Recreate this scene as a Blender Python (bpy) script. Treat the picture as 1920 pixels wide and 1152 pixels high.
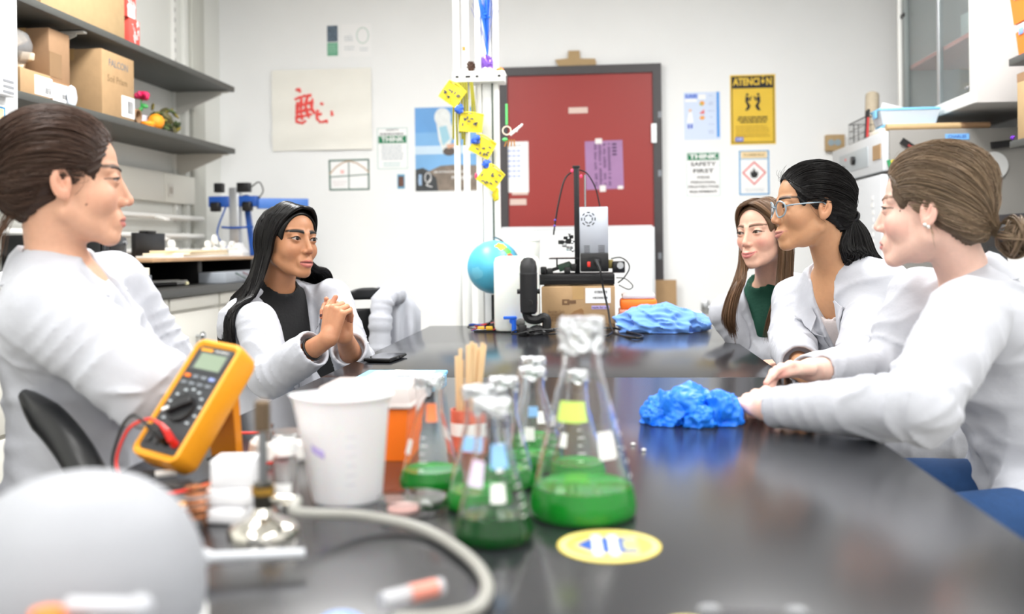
import bpy, bmesh, math, random
import numpy as np
from mathutils import Vector, Matrix
from mathutils.bvhtree import BVHTree
random.seed(7)
for o in list(bpy.data.objects): bpy.data.objects.remove(o)
SC = bpy.context.scene
COL = SC.collection
PI = math.pi

# ------------------------------------------------------------------ camera
F = 1800.0                      # focal length in pixels of the 1920x1152 frame
PX, PY = 960.0, 465.0           # where the optical axis meets the picture
YAW = math.atan(162.0 / F)      # camera turned to the left of the room axis
ROLL = 0.012
CZ = 1.07                       # lens height
CS, SN = math.cos(YAW), math.sin(YAW)
cam = bpy.data.cameras.new('camera'); cam_o = bpy.data.objects.new('camera', cam); COL.objects.link(cam_o)
cam.sensor_width = 36.0; cam.lens = F / 1920 * 36.0
cam.shift_y = -(576 - PY) / 1920; cam.clip_start = 0.05; cam.clip_end = 50
r_ = Vector((CS, SN, 0)); f_ = Vector((-SN, CS, 0)); u_ = Vector((0, 0, 1))
cx = (r_ - ROLL * u_).normalized(); cy = (u_ + ROLL * r_).normalized(); cz = -f_
cam_o.matrix_world = Matrix(((cx.x, cy.x, cz.x, 0), (cx.y, cy.y, cz.y, 0), (cx.z, cy.z, cz.z, CZ), (0, 0, 0, 1)))
cam.dof.use_dof = True; cam.dof.focus_distance = 2.55; cam.dof.aperture_fstop = 2.4
SC.camera = cam_o
# ------------------------------------------------------------------ world, exposure
w = bpy.data.worlds.new('world'); SC.world = w; w.use_nodes = True
w.node_tree.nodes['Background'].inputs[0].default_value = (0.9, 0.95, 1, 1)
w.node_tree.nodes['Background'].inputs[1].default_value = 0.3
SC.view_settings.view_transform = 'Standard'; SC.view_settings.look = 'None'
SC.view_settings.exposure = 0.0; SC.view_settings.gamma = 1.0; SC.view_settings.use_curve_mapping = False
LAMP_W = 27.0                   # watts of each ceiling troffer
LAMPS = [(-1.25, 0.1), (1.0, 0.1), (-1.25, 1.8), (1.0, 1.8), (-1.25, 3.5), (1.0, 3.5), (-1.25, -1.5), (1.0, -1.5)]
CEIL = 3.0
for i, (lx, ly) in enumerate(LAMPS):
    L = bpy.data.lights.new('ceiling_lamp', 'AREA'); L.shape = 'RECTANGLE'; L.size = 0.55; L.size_y = 1.15
    L.energy = LAMP_W * (2.6 if ly > 3 else .8 if ly > 0 else 1.0); L.color = (1.0, 1.0, 1.0)
    lo = bpy.data.objects.new('ceiling_lamp', L); COL.objects.link(lo); lo.location = (lx, ly, CEIL - 0.06)

# ------------------------------------------------------------------ measuring
def ray(px, py):
    u = (px - PX) / F; v = (PY - py) / F
    A = u + ROLL * v; B = v - ROLL * u
    return Vector((A * CS - SN, CS + A * SN, B))
CAM = Vector((0, 0, CZ))
def atd(px, py, d): return CAM + ray(px, py) * d
def atY(px, py, Y): r = ray(px, py); return CAM + r * (Y / r.y)
def atX(px, py, X): r = ray(px, py); return CAM + r * (X / r.x)
def atZ(px, py, Z): r = ray(px, py); return CAM + r * ((Z - CZ) / r.z)
def scale_at(p): return (f_.dot(Vector(p))) / F      # metres per pixel at a point

# ------------------------------------------------------------------ materials
def lin(c):
    if isinstance(c, str):
        c = c.lstrip('#'); c = [int(c[i:i + 2], 16) / 255 for i in (0, 2, 4)]
        return tuple(x / 12.92 if x <= .04045 else ((x + .055) / 1.055) ** 2.4 for x in c)
    return tuple(c)
MATS = {}
def mat(name, col=(.8, .8, .8), rough=.5, metal=0., spec=.5, var=0., vscale=40., bump=0., bscale=200., stretch=(1, 1, 1),
        trans=0., ior=1.45, alpha=1., sss=0., emit=None, estr=0., attr=None, coat=0., sheen=0.):
    if name in MATS: return MATS[name]
    m = bpy.data.materials.new(name); m.use_nodes = True; MATS[name] = m
    nt = m.node_tree; b = nt.nodes['Principled BSDF']; c = lin(col)
    b.inputs['Base Color'].default_value = (*c, 1)
    b.inputs['Roughness'].default_value = rough; b.inputs['Metallic'].default_value = metal
    b.inputs['Specular IOR Level'].default_value = spec
    b.inputs['Transmission Weight'].default_value = trans; b.inputs['IOR'].default_value = ior
    b.inputs['Alpha'].default_value = alpha; b.inputs['Coat Weight'].default_value = coat
    b.inputs['Sheen Weight'].default_value = sheen
    if sss:
        b.inputs['Subsurface Weight'].default_value = sss; b.inputs['Subsurface Radius'].default_value = (1, .35, .2)
        b.inputs['Subsurface Scale'].default_value = .008
    if emit:
        b.inputs['Emission Color'].default_value = (*lin(emit), 1); b.inputs['Emission Strength'].default_value = estr
    src = None
    if attr:
        a = nt.nodes.new('ShaderNodeAttribute'); a.attribute_name = attr; src = a.outputs['Color']
        nt.links.new(src, b.inputs['Base Color'])
    if var or bump:
        tc = nt.nodes.new('ShaderNodeTexCoord'); mp = nt.nodes.new('ShaderNodeMapping'); mp.inputs['Scale'].default_value = stretch
        nt.links.new(tc.outputs['Object'], mp.inputs['Vector'])
    if var:
        n = nt.nodes.new('ShaderNodeTexNoise'); n.inputs['Scale'].default_value = vscale; n.inputs['Detail'].default_value = 4
        nt.links.new(mp.outputs[0], n.inputs['Vector'])
        mr = nt.nodes.new('ShaderNodeMapRange'); mr.inputs[1].default_value = .25; mr.inputs[2].default_value = .75
        mr.inputs[3].default_value = 1 - var; mr.inputs[4].default_value = 1 + var
        nt.links.new(n.outputs[0], mr.inputs[0])
        mx = nt.nodes.new('ShaderNodeMix'); mx.data_type = 'RGBA'; mx.blend_type = 'MULTIPLY'; mx.inputs[0].default_value = 1
        if src: nt.links.new(src, mx.inputs[6])
        else: mx.inputs[6].default_value = (*c, 1)
        nt.links.new(mr.outputs[0], mx.inputs[7]); nt.links.new(mx.outputs[2], b.inputs['Base Color'])
    if bump:
        n2 = nt.nodes.new('ShaderNodeTexNoise'); n2.inputs['Scale'].default_value = bscale; n2.inputs['Detail'].default_value = 3
        nt.links.new(mp.outputs[0], n2.inputs['Vector'])
        bp = nt.nodes.new('ShaderNodeBump'); bp.inputs['Strength'].default_value = bump; bp.inputs['Distance'].default_value = .01
        nt.links.new(n2.outputs[0], bp.inputs['Height']); nt.links.new(bp.outputs[0], b.inputs['Normal'])
    return m

# ------------------------------------------------------------------ mesh builder
def rotm(r):
    if r is None: return Matrix.Identity(3)
    if isinstance(r, Matrix): return r.to_3x3()
    if isinstance(r, (int, float)): return Matrix.Rotation(r, 3, 'Z')
    return (Matrix.Rotation(r[2], 3, 'Z') @ Matrix.Rotation(r[1], 3, 'Y') @ Matrix.Rotation(r[0], 3, 'X'))
class MB:
    def __init__(s): s.v = []; s.f = []
    def add(s, vs, fs):
        b = len(s.v); s.v += [tuple(v) for v in vs]; s.f += [tuple(i + b for i in f) for f in fs]; return s
    def box(s, c, sz, rot=None, bevel=0.):
        R = rotm(rot); c = Vector(c); h = [x / 2 for x in sz]
        if bevel > 0:
            bm = bmesh.new(); bmesh.ops.create_cube(bm, size=1)
            for v in bm.verts: v.co = Vector((v.co.x * sz[0], v.co.y * sz[1], v.co.z * sz[2]))
            bmesh.ops.bevel(bm, geom=bm.edges[:], offset=min(bevel, min(sz) * .49), segments=2, profile=.5, affect='EDGES')
            bm.verts.index_update(); s.add([R @ v.co + c for v in bm.verts], [[v.index for v in f.verts] for f in bm.faces]); bm.free(); return s
        vs = [R @ Vector((x * h[0], y * h[1], z * h[2])) + c for x in (-1, 1) for y in (-1, 1) for z in (-1, 1)]
        return s.add(vs, [(0, 1, 3, 2), (4, 6, 7, 5), (0, 4, 5, 1), (2, 3, 7, 6), (0, 2, 6, 4), (1, 5, 7, 3)])
    def box2(s, a, b, bevel=0.):
        return s.box([(a[i] + b[i]) / 2 for i in range(3)], [abs(b[i] - a[i]) for i in range(3)], None, bevel)
    def lathe(s, prof, n=32, c=(0, 0, 0), rot=None, cap0=True, cap1=True, ang=2 * PI):
        R = rotm(rot); c = Vector(c); vs = []; fs = []; full = abs(ang - 2 * PI) < 1e-6; m = n if full else n + 1
        for r, z in prof:
            for i in range(m):
                a = ang * i / n; vs.append(R @ Vector((r * math.cos(a), r * math.sin(a), z)) + c)
        for k in range(len(prof) - 1):
            for i in range(n):
                j = (i + 1) % m; fs.append((k * m + i, k * m + j, (k + 1) * m + j, (k + 1) * m + i))
        if full and cap0 and prof[0][0] > 1e-5: fs.append(tuple(range(m - 1, -1, -1)))
        if full and cap1 and prof[-1][0] > 1e-5: fs.append(tuple(range((len(prof) - 1) * m, len(prof) * m)))
        return s.add(vs, fs)
    def cyl(s, a, b, r, r2=None, n=16):
        a = Vector(a); b = Vector(b); d = b - a; q = d.to_track_quat('Z', 'Y').to_matrix()
        return s.lathe([(r, 0), (r2 if r2 is not None else r, d.length)], n, a, q)
    def tube(s, pts, r, n=8, cap=True):
        pts = [Vector(p) for p in pts]; N = len(pts); vs = []; fs = []
        rr = r if isinstance(r, (list, tuple)) else [r] * N
        t0 = (pts[1] - pts[0]).normalized(); up = Vector((0, 0, 1)) if abs(t0.z) < .9 else Vector((1, 0, 0))
        nrm = t0.cross(up).normalized()
        for i, p in enumerate(pts):
            t = (pts[min(i + 1, N - 1)] - pts[max(i - 1, 0)]).normalized()
            nrm = (nrm - t * nrm.dot(t))
            nrm = nrm.normalized() if nrm.length > 1e-6 else t.orthogonal().normalized()
            bn = t.cross(nrm)
            for k in range(n):
                a = 2 * PI * k / n; vs.append(p + (nrm * math.cos(a) + bn * math.sin(a)) * rr[i])
        for i in range(N - 1):
            for k in range(n):
                j = (k + 1) % n; fs.append((i * n + k, i * n + j, (i + 1) * n + j, (i + 1) * n + k))
        if cap: fs += [tuple(range(n - 1, -1, -1)), tuple(range((N - 1) * n, N * n))]
        return s.add(vs, fs)
    def prism(s, poly, h, c=(0, 0, 0), rot=None):      # polygon in XY extruded along +Z
        R = rotm(rot); c = Vector(c); n = len(poly)
        vs = [R @ Vector((x, y, 0)) + c for x, y in poly] + [R @ Vector((x, y, h)) + c for x, y in poly]
        return s.add(vs, [tuple(range(n - 1, -1, -1)), tuple(range(n, 2 * n))] + [(i, (i + 1) % n, n + (i + 1) % n, n + i) for i in range(n)])
    def sphere(s, c, r, nu=20, nv=12, rot=None):
        rx, ry, rz = (r, r, r) if isinstance(r, (int, float)) else r
        R = rotm(rot); c = Vector(c); vs = []; fs = []
        for j in range(nv + 1):
            t = PI * j / nv
            for i in range(nu):
                a = 2 * PI * i / nu; vs.append(R @ Vector((rx * math.sin(t) * math.cos(a), ry * math.sin(t) * math.sin(a), rz * math.cos(t))) + c)
        for j in range(nv):
            for i in range(nu):
                k = (i + 1) % nu; fs.append((j * nu + i, (j + 1) * nu + i, (j + 1) * nu + k, j * nu + k))
        return s.add(vs, fs)
    def sheet(s, grid, th=.002):          # grid of points -> two-sided thick sheet
        H = len(grid); W = len(grid[0]); P = np.array([[tuple(p) for p in row] for row in grid], float)
        du = np.gradient(P, axis=1); dv = np.gradient(P, axis=0); nn = np.cross(du, dv); nn /= np.linalg.norm(nn, axis=2, keepdims=True) + 1e-9
        A = (P + nn * th / 2).reshape(-1, 3); B = (P - nn * th / 2).reshape(-1, 3); n = H * W; fs = []
        for j in range(H - 1):
            for i in range(W - 1):
                a = j * W + i; fs.append((a, a + 1, a + W + 1, a + W)); fs.append((n + a + W, n + a + W + 1, n + a + 1, n + a))
        ring = [i for i in range(W)] + [j * W + W - 1 for j in range(1, H)] + [(H - 1) * W + i for i in range(W - 2, -1, -1)] + [j * W for j in range(H - 2, 0, -1)]
        for k in range(len(ring)):
            a, b = ring[k], ring[(k + 1) % len(ring)]; fs.append((b, a, n + a, n + b))
        return s.add(list(A) + list(B), fs)
    def build(s, name, m, parent=None, loc=(0, 0, 0), rot=None, smooth=35):
        me = bpy.data.meshes.new(name); me.from_pydata(s.v, [], s.f); me.update()
        bm = bmesh.new(); bm.from_mesh(me); bmesh.ops.recalc_face_normals(bm, faces=bm.faces); bm.to_mesh(me); bm.free()
        return link_mesh(name, me, m, parent, loc, rot, smooth)
def link_mesh(name, me, m, parent=None, loc=(0, 0, 0), rot=None, smooth=35):
    o = bpy.data.objects.new(name, me); COL.objects.link(o); o.location = loc
    if rot is not None: o.rotation_euler = rot if not isinstance(rot, (int, float)) else (0, 0, rot)
    if m is not None: me.materials.append(m)
    if smooth:
        me.shade_smooth()
        if smooth < 180: me.set_sharp_from_angle(angle=math.radians(smooth))
    if parent is not None: o.parent = parent
    return o
def tag(o, label, cat, group=None):
    o['label'] = label; o['category'] = cat
    if group: o['group'] = group
    return o
def thing(name, label, cat, loc=(0, 0, 0), rot=None, group=None):
    o = bpy.data.objects.new(name, None); COL.objects.link(o); o.location = loc; o.empty_display_size = .05
    if rot is not None: o.rotation_euler = rot if not isinstance(rot, (int, float)) else (0, 0, rot)
    return tag(o, label, cat, group)
def struct(o): o['kind'] = 'structure'; return o
def copy_tree(root, loc, rot=None, label=None, parent=None):
    r = root.copy(); COL.objects.link(r); r.location = loc
    if rot is not None: r.rotation_euler = rot if not isinstance(rot, (int, float)) else (0, 0, rot)
    if label: r['label'] = label
    if parent: r.parent = parent
    for ch in list(root.children):
        c = ch.copy(); COL.objects.link(c); c.parent = r
        for g in list(ch.children):
            d = g.copy(); COL.objects.link(d); d.parent = c
    return r
def spline(ctrl, n=12, closed=False):
    P = [Vector(p) for p in ctrl]; out = []; N = len(P); segs = N if closed else N - 1
    for i in range(segs):
        p1, p2 = P[i], P[(i + 1) % N]
        p0 = P[i - 1] if (i > 0 or closed) else p1 * 2 - p2
        p3 = P[(i + 2) % N] if (i + 2 < N or closed) else p2 * 2 - p1
        for k in range(n):
            t = k / n; out.append(.5 * ((2 * p1) + (p2 - p0) * t + (2 * p0 - 5 * p1 + 4 * p2 - p3) * t * t + (3 * p1 - p0 - 3 * p2 + p3) * t ** 3))
    if not closed: out.append(P[-1].copy())
    return out
def text_mesh(s, size, bold=0., align='CENTER'):
    cu = bpy.data.curves.new('t', 'FONT'); cu.body = s; cu.size = size; cu.align_x = align; cu.align_y = 'CENTER'
    cu.extrude = .0002; cu.offset = bold * size; cu.resolution_u = 2
    o = bpy.data.objects.new('t', cu); COL.objects.link(o); bpy.context.view_layer.update()
    me = bpy.data.meshes.new_from_object(o.evaluated_get(bpy.context.evaluated_depsgraph_get()))
    bpy.data.objects.remove(o); bpy.data.curves.remove(cu); return me
def lettering(s, size, m, parent, loc, rot=None, bold=0., align='CENTER', fit=None, name='lettering', sx=1.):
    me = text_mesh(s, size, bold, align)
    if fit and me.vertices:
        xs = [v.co.x for v in me.vertices]; wd = max(xs) - min(xs); sx = fit / wd
    for v in me.vertices: v.co.x *= sx
    return link_mesh(name, me, m, parent, loc, rot, smooth=0)
# ------------------------------------------------------------------ palette
M_wall = mat('wall_paint', '#f0f1f1', .65, var=.015, vscale=3, bump=.02, bscale=300)
M_wall_l = mat('wall_paint_left', '#e8e9e4', .65, var=.015, vscale=3)
M_ceil = mat('ceiling_tile', '#f0f0ee', .8, var=.03, vscale=60)
M_floor = mat('vinyl_floor', '#b5b2ab', .35, var=.08, vscale=30)
M_white = mat('white_plastic', '#f2f2f0', .4)
M_whitem = mat('white_enamel', '#f0f0ec', .3)
M_lab = mat('cabinet_enamel', '#dcdad2', .4, var=.02, vscale=5)
M_grey = mat('grey_plastic', '#8a8c90', .45)
M_dkgrey = mat('dark_grey', '#3a3a3c', .5)
M_black = mat('black_plastic', '#111113', .4)
M_rubber = mat('black_rubber', '#161618', .6)
M_steel = mat('steel', '#b9bbbd', .25, metal=1.)
M_alu = mat('aluminium', '#c9ccd0', .35, metal=.85)
M_brass = mat('brass', '#c79a4a', .3, metal=1.)
M_epoxy = mat('black_epoxy', '#232428', .2, spec=1., var=.12, vscale=500)
M_shelf = mat('shelf_laminate', '#4c4d4a', .5, var=.06, vscale=40)
M_counter = mat('counter_top', '#3c3d3c', .4, var=.05, vscale=60)
M_card = mat('cardboard', '#a98a65', .75, var=.06, vscale=25, bump=.05, bscale=120)
M_card2 = mat('cardboard_dark', '#967658', .75, var=.06, vscale=25)
M_card3 = mat('cardboard_pale', '#b39870', .75, var=.05, vscale=25)
M_paper = mat('paper_white', '#f4f4f4', .7)
M_red = mat('door_red', '#982e2a', .42, var=.02, vscale=200)
M_frame = mat('door_frame_grey', '#413e40', .45)
M_orange = mat('orange_plastic', '#ff7a1e', .35)
M_blue = mat('blue_plastic', '#1d63d8', .4)
M_yellow = mat('yellow_meter', '#f2a21c', .42)
M_wood = mat('pale_wood', '#dcb98a', .55, var=.12, vscale=30, stretch=(1, 1, 12))
M_ink = mat('ink_black', '#1c1c1e', .6)
M_inkgrey = mat('ink_grey', '#6f7478', .6)
M_inkpale = mat('ink_pale', '#b9c2c8', .6)
M_green = mat('sign_green', '#0f7a50', .5)
M_skyblue = mat('sign_blue', '#3f9ad0', .5)
M_redink = mat('ink_red', '#e8504a', .6)

# ------------------------------------------------------------------ room shell
XL, XR, YB, YR = -2.5, 2.1, 6.2, -2.6
def slab(name, a, b, m): return struct(MB().box2(a, b).build(name, m, smooth=0))
slab('floor', (XL - .1, YR - .1, -.1), (XR + .1, YB + .1, 0), M_floor)
slab('ceiling', (XL - .1, YR - .1, CEIL), (XR + .1, YB + .1, CEIL + .1), M_ceil)
slab('wall_left', (XL - .1, YR, 0), (XL, YB, CEIL), M_wall_l)
slab('wall_right', (XR, YR, 0), (XR + .1, YB, CEIL), M_wall)
slab('wall_back', (XL - .1, YB, 0), (XR + .1, YB + .1, CEIL), M_wall)
slab('wall_front', (XL - .1, YR - .1, 0), (XR + .1, YR, CEIL), M_wall)
slab('baseboard_back', (XL, YB - .012, 0), (XR, YB, .1), M_dkgrey)
slab('baseboard_left', (XL, YR, 0), (XL + .012, YB - .012, .1), M_dkgrey)
slab('baseboard_right', (XR - .012, YR, 0), (XR, YB - .012, .1), M_dkgrey)
# ceiling troffers
for i, (lx, ly) in enumerate(LAMPS):
    t = thing('ceiling_light', 'white ceiling troffer, ' + ('left' if lx < 0 else 'right') + ' one of the ' + {.1: 'pair over the near table', 1.8: 'pair over the seated people', 3.5: 'pair nearest the red door', -1.5: 'pair behind the camera'}[ly], 'ceiling light', (lx, ly, CEIL), group='ceiling troffers')
    m = MB()
    for a, b in (((-.32, -.62, -.03), (.32, -.585, 0)), ((-.32, .585, -.03), (.32, .62, 0)), ((-.32, -.585, -.03), (-.285, .585, 0)), ((.285, -.585, -.03), (.32, .585, 0))): m.box2(a, b)
    m.build('frame', M_whitem, t, smooth=0)
    MB().box2((-.285, -.585, -.022), (.285, .585, -.012)).build('diffuser', mat('lamp_diffuser', '#ffffff', .5, emit='#fffaf0', estr=4.), t, smooth=0)

# ------------------------------------------------------------------ door in the back wall
dl = atY(939, 400, YB).x; dr = atY(1242, 400, YB).x; dt = atY(1100, 125, YB).z
d = MB(); fw = .055
d.box2((dl, YB - .05, 0), (dl + fw, YB, dt)); d.box2((dr - fw, YB - .05, 0), (dr, YB, dt)); d.box2((dl + fw, YB - .05, dt - fw), (dr - fw, YB, dt))
struct(d.build('trim_1', M_frame, smooth=0))
door = struct(MB().box2((dl + fw, YB - .035, .01), (dr - fw, YB - .002, dt - fw), bevel=.002).build('door_1', M_red, smooth=0))
for py in (250, 620):
    p = atY(1232, py, YB - .05)
    MB().box2((dr - fw - .012, YB - .06, p.z - .06), (dr - fw + .02, YB - .036, p.z + .06)).build('hinge', M_steel, door, smooth=0)
for pz in (.25,):
    MB().box2((dl + fw + .03, YB - .038, .02), (dr - fw - .03, YB - .0355, .28)).build('kick_plate', M_steel, door, smooth=0)
kp = MB(); kp.cyl((dl + .13, YB - .036, .98), (dl + .13, YB - .10, .98), .012); kp.box2((dl + .12, YB - .11, .965), (dl + .25, YB - .09, .99), bevel=.006)
kp.lathe([(.03, 0), (.03, .008)], 24, (dl + .13, YB - .036, .98), (PI / 2, 0, 0)); kp.build('handle', M_steel, door)
for px0, py0, px1, py1 in ((1066, 201, 1102, 213), (956, 373, 987, 385), (960, 360, 990, 366)):
    a = atY(px0, py1, YB - .036); b = atY(px1, py0, YB - .036)
    MB().box2((a.x, YB - .0375, a.z), (b.x, YB - .0352, b.z)).build('tape_strip', mat('masking_tape', '#d9c2b8', .6), door, smooth=0)
# dents with bare metal on the frame's right jamb
for py in (215, 325, 480):
    p = atY(1237, py, YB - .05)
    MB().box2((p.x - .01, YB - .0512, p.z - .02), (p.x + .012, YB - .0498, p.z + .02)).build('scuff', mat('scuffed_paint', '#8a8f96', .5), bpy.data.objects['trim_1'], smooth=0)

# ------------------------------------------------------------------ posters: flat sheets on the back wall with print on top
class Poster:
    def __init__(s, name, label, box, m, cat='poster', Y=YB, th=.002, tilt=0., group=None):
        x0, y0, x1, y1 = box; a = atY((x0 + x1) / 2, (y0 + y1) / 2, Y - th / 2)
        k = scale_at(a); s.w = (x1 - x0) * k / CS; s.h = (y1 - y0) * k; s.n = 0; s.lift = th / 2
        s.t = thing(name, label, cat, a, (PI / 2, 0, 0), group)
        s.t.rotation_euler = (PI / 2, -tilt, 0)
        MB().box((0, 0, 0), (s.w, s.h, th)).build('sheet', m, s.t, smooth=0)
        s.acc = {}
    def P(s, u, v): return ((u - .5) * s.w, (.5 - v) * s.h)
    def z(s): s.n += 1; return s.lift + .00025 * s.n
    def rect(s, u0, v0, u1, v1, m, name='print_block'):
        a = s.P(u0, v1); b = s.P(u1, v0); z = s.z()
        return MB().box2((a[0], a[1], s.lift - .0003), (b[0], b[1], z)).build(name, m, s.t, smooth=0)
    def rects(s, lst, m, name='print_block'):
        z = s.z(); mb = MB()
        for u0, v0, u1, v1 in lst:
            a = s.P(u0, v1); b = s.P(u1, v0); mb.box2((a[0], a[1], s.lift - .0003), (b[0], b[1], z))
        return mb.build(name, m, s.t, smooth=0)
    def poly(s, pts, m, name='print_shape'):
        z = s.z(); return MB().prism([s.P(*p) for p in pts], z - s.lift + .0003, (0, 0, s.lift - .0003)).build(name, m, s.t, smooth=0)
    def polys(s, lst, m, name='print_shape'):
        z = s.z(); mb = MB()
        for pts in lst: mb.prism([s.P(*p) for p in pts], z - s.lift + .0003, (0, 0, s.lift - .0003))
        return mb.build(name, m, s.t, smooth=0)
    def line(s, pts, wd, m, name='print_line'):
        q = [Vector((*s.P(*p), 0)) for p in pts]; mb = MB(); z = s.z()
        for i in range(len(q) - 1):
            d = q[i + 1] - q[i]; mb.box(((q[i] + q[i + 1]) / 2) + Vector((0, 0, z - .0002)), (d.length + wd * .6, wd, .0004), math.atan2(d.y, d.x))
        return mb.build(name, m, s.t, smooth=0)
    def text(s, st, u, v, hgt, m, fit=None, bold=.02, rot=0., name='lettering'):
        x, y = s.P(u, v); z = s.z()
        return lettering(st, hgt * s.h * 1.35, m, s.t, (x, y, z), (0, 0, rot), bold, fit=fit * s.w if fit else None, name=name)
    def lines(s, u0, u1, vs, hgt, m, seed=1, name='text_lines'):
        rg = random.Random(seed); L = []
        for v in vs:
            a = u0 + rg.random() * .04; b = u1 - rg.random() * .08; x = a
            while x < b:
                e = min(b, x + .05 + rg.random() * .1); L.append((x, v - hgt / 2, e, v + hgt / 2)); x = e + .018
        return s.rects(L, m, name)
def circ(u, v, ru, rv, n=20, a0=0, a1=2 * PI): return [(u + ru * math.cos(a0 + (a1 - a0) * i / n), v + rv * math.sin(a0 + (a1 - a0) * i / n)) for i in range(n)]

M_cvs = mat('canvas_cloth', '#eeece4', .85, var=.03, vscale=8, bump=.15, bscale=12, stretch=(.5, 1, 3))
# canvas with red smears: a hanging cloth with soft folds
a = atY(513, 284, YB); b = atY(697, 128, YB); cw, ch = b.x - a.x, b.z - a.z
t = thing('canvas_banner', 'unframed cream canvas with smeared red paint marks hung on the wall', 'canvas', ((a.x + b.x) / 2, YB - .012, (a.z + b.z) / 2), (PI / 2, 0, 0))
def cvz(u, v): return .006 + .006 * math.sin(v * 17 + u * 2.5) * (.2 + v) + .003 * math.sin(u * 9 + v * 3)
MB().sheet([[((u / 30 - .5) * cw, (.5 - v / 26) * ch, cvz(u / 30, v / 26)) for u in range(31)] for v in range(27)], .002).build('cloth', M_cvs, t)
def blob_shape(pts, m, zf):
    mb = MB(); mb.prism([((u - .5) * cw, (.5 - v) * ch) for u, v in pts], .0022, (0, 0, 0)); return mb
rg = random.Random(3)
red_m = mat('smeared_red_paint', '#ee5a55', .7, var=.15, vscale=60)
strokes = [[(.23, .37), (.31, .33), (.40, .32)], [(.26, .40), (.25, .52), (.24, .64)], [(.36, .33), (.34, .46), (.37, .60)], [(.24, .45), (.33, .43), (.42, .40)],
           [(.26, .52), (.34, .50), (.41, .49)], [(.25, .58), (.33, .57), (.40, .55)], [(.30, .35), (.29, .48), (.30, .62)], [(.41, .36), (.40, .47), (.43, .55)],
           [(.24, .64), (.30, .66), (.34, .63)], [(.46, .50), (.45, .60), (.49, .66)], [(.49, .42), (.52, .44)], [(.50, .66), (.55, .64), (.55, .67)],
           [(.60, .52), (.605, .58)], [(.24, .25), (.29, .24)], [(.46, .56), (.50, .55)], [(.28, .28), (.285, .255)]]
for st in strokes:
    mb = MB(); pts = spline([(x, y, 0) for x, y in st], 6)
    mb.tube([((p.x - .5) * cw, (.5 - p.y) * ch, cvz(p.x, p.y) + .001) for p in pts], [.006 + .007 * rg.random() for _ in pts], 6)
    mb.build('paint_mark', red_m, t)

P = Poster('event_flyer', 'small flyer with a crowd photo above a green band, high on the wall', (612, 47, 635, 106), M_paper, 'flyer')
P.rect(.06, .02, .94, .54, mat('flyer_photo', '#5b6a78', .6, var=.6, vscale=70)); P.rect(.06, .56, .94, .98, mat('flyer_green', '#6fae8e', .6, var=.1, vscale=20))
P.lines(.15, .85, (.65, .72, .79, .86), .02, mat('flyer_pale', '#a9d3bd', .6), 5)
P = Poster('notice_sheet', 'faint white notice sheet with a pale round emblem beside the flyer', (640, 45, 696, 106), M_paper, 'notice')
P.line(circ(.72, .36, .2, .24, 18) + [(.92, .36)], .004, mat('pale_green_ink', '#9fc4b4', .6)); P.text('L', .3, .3, .05, M_inkpale, bold=0); P.lines(.08, .45, (.38, .44, .5, .7, .78), .02, M_inkpale, 8); P.lines(.6, .95, (.75, .82), .02, M_inkpale, 9)

P = Poster('think_sign', 'framed THINK sign with lines of small text, left of the blue sky poster', (706, 238, 766, 319), M_paper, 'sign')
P.line([(.03, .03), (.97, .03), (.97, .97), (.03, .97), (.03, .03)], .004, mat('pale_teal', '#9cc3bd', .6))
P.text('SAFETY', .5, .075, .05, M_inkgrey, .4); P.lines(.1, .9, (.165,), .035, M_inkgrey, 3)
P.rect(.06, .21, .94, .38, M_green); P.text('THINK', .5, .295, .115, M_paper, .72, .03)
P.lines(.14, .86, (.44, .5, .56, .62, .68, .74), .028, M_inkpale, 12); P.lines(.2, .8, (.84, .9), .025, mat('pale_teal2', '#b4d2d2', .6), 13)
P = Poster('chart_board', 'small whiteboard with an arched chart drawn in four framed quarters', (614, 297, 696, 360), M_paper, 'chart board')
g = mat('marker_green_grey', '#5d7a70', .6)
P.line([(.04, .06), (.95, .05), (.95, .93), (.05, .93), (.04, .06)], .012, g); P.line([(.49, .05), (.49, .93)], .007, g); P.line([(.05, .55), (.95, .49)], .007, g)
P.line([(.05, .45), (.2, .25), (.36, .12), (.5, .08), (.68, .15), (.85, .3), (.95, .42)], .008, mat('marker_tan', '#c5a787', .6))
P.rect(.3, .35, .38, .45, mat('pale_red', '#efc0bb', .6)); P.lines(.1, .45, (.7, .78), .03, mat('pinkish', '#e6dcdc', .6), 4)
P = Poster('photo_card', 'tiny blue-edged photo card stuck below the THINK sign', (745, 327, 759, 354), mat('card_blue', '#5f9fc0', .6), 'card')
P.rect(.12, .14, .88, .86, mat('card_photo', '#6b4a3e', .6, var=.5, vscale=90))
# ski poster
P = Poster('sky_poster', 'blue sky poster of an astronaut-like floating figure above dark rocks', (778, 201, 897, 358), mat('poster_sky', '#78aede', .4, var=.12, vscale=3), 'poster')
P.rect(.0, .0, 1, .3, mat('poster_sky_deep', '#5f9bd6', .4, var=.1, vscale=4)); P.rect(0, .46, 1, .56, mat('poster_haze', '#c7dced', .4, var=.06, vscale=5))
P.poly([(0, .74), (.12, .72), (.22, .76), (.4, .70), (.62, .69), (1, .70), (1, 1), (0, 1)], mat('poster_rock', '#85786c', .5, var=.35, vscale=14))
P.poly([(0, .74), (.12, .72), (.2, .76), (.33, .84), (.36, 1), (0, 1)], mat('poster_dark_rock', '#3a3d40', .5, var=.4, vscale=20))
P.poly(circ(.44, .12, .13, .11), mat('suit_white', '#dfe3e2', .5, var=.1, vscale=30)); P.poly([(.33, .12), (.55, .12), (.62, .3), (.56, .44), (.44, .52), (.38, .4)], mat('suit_white', ''))
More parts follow.
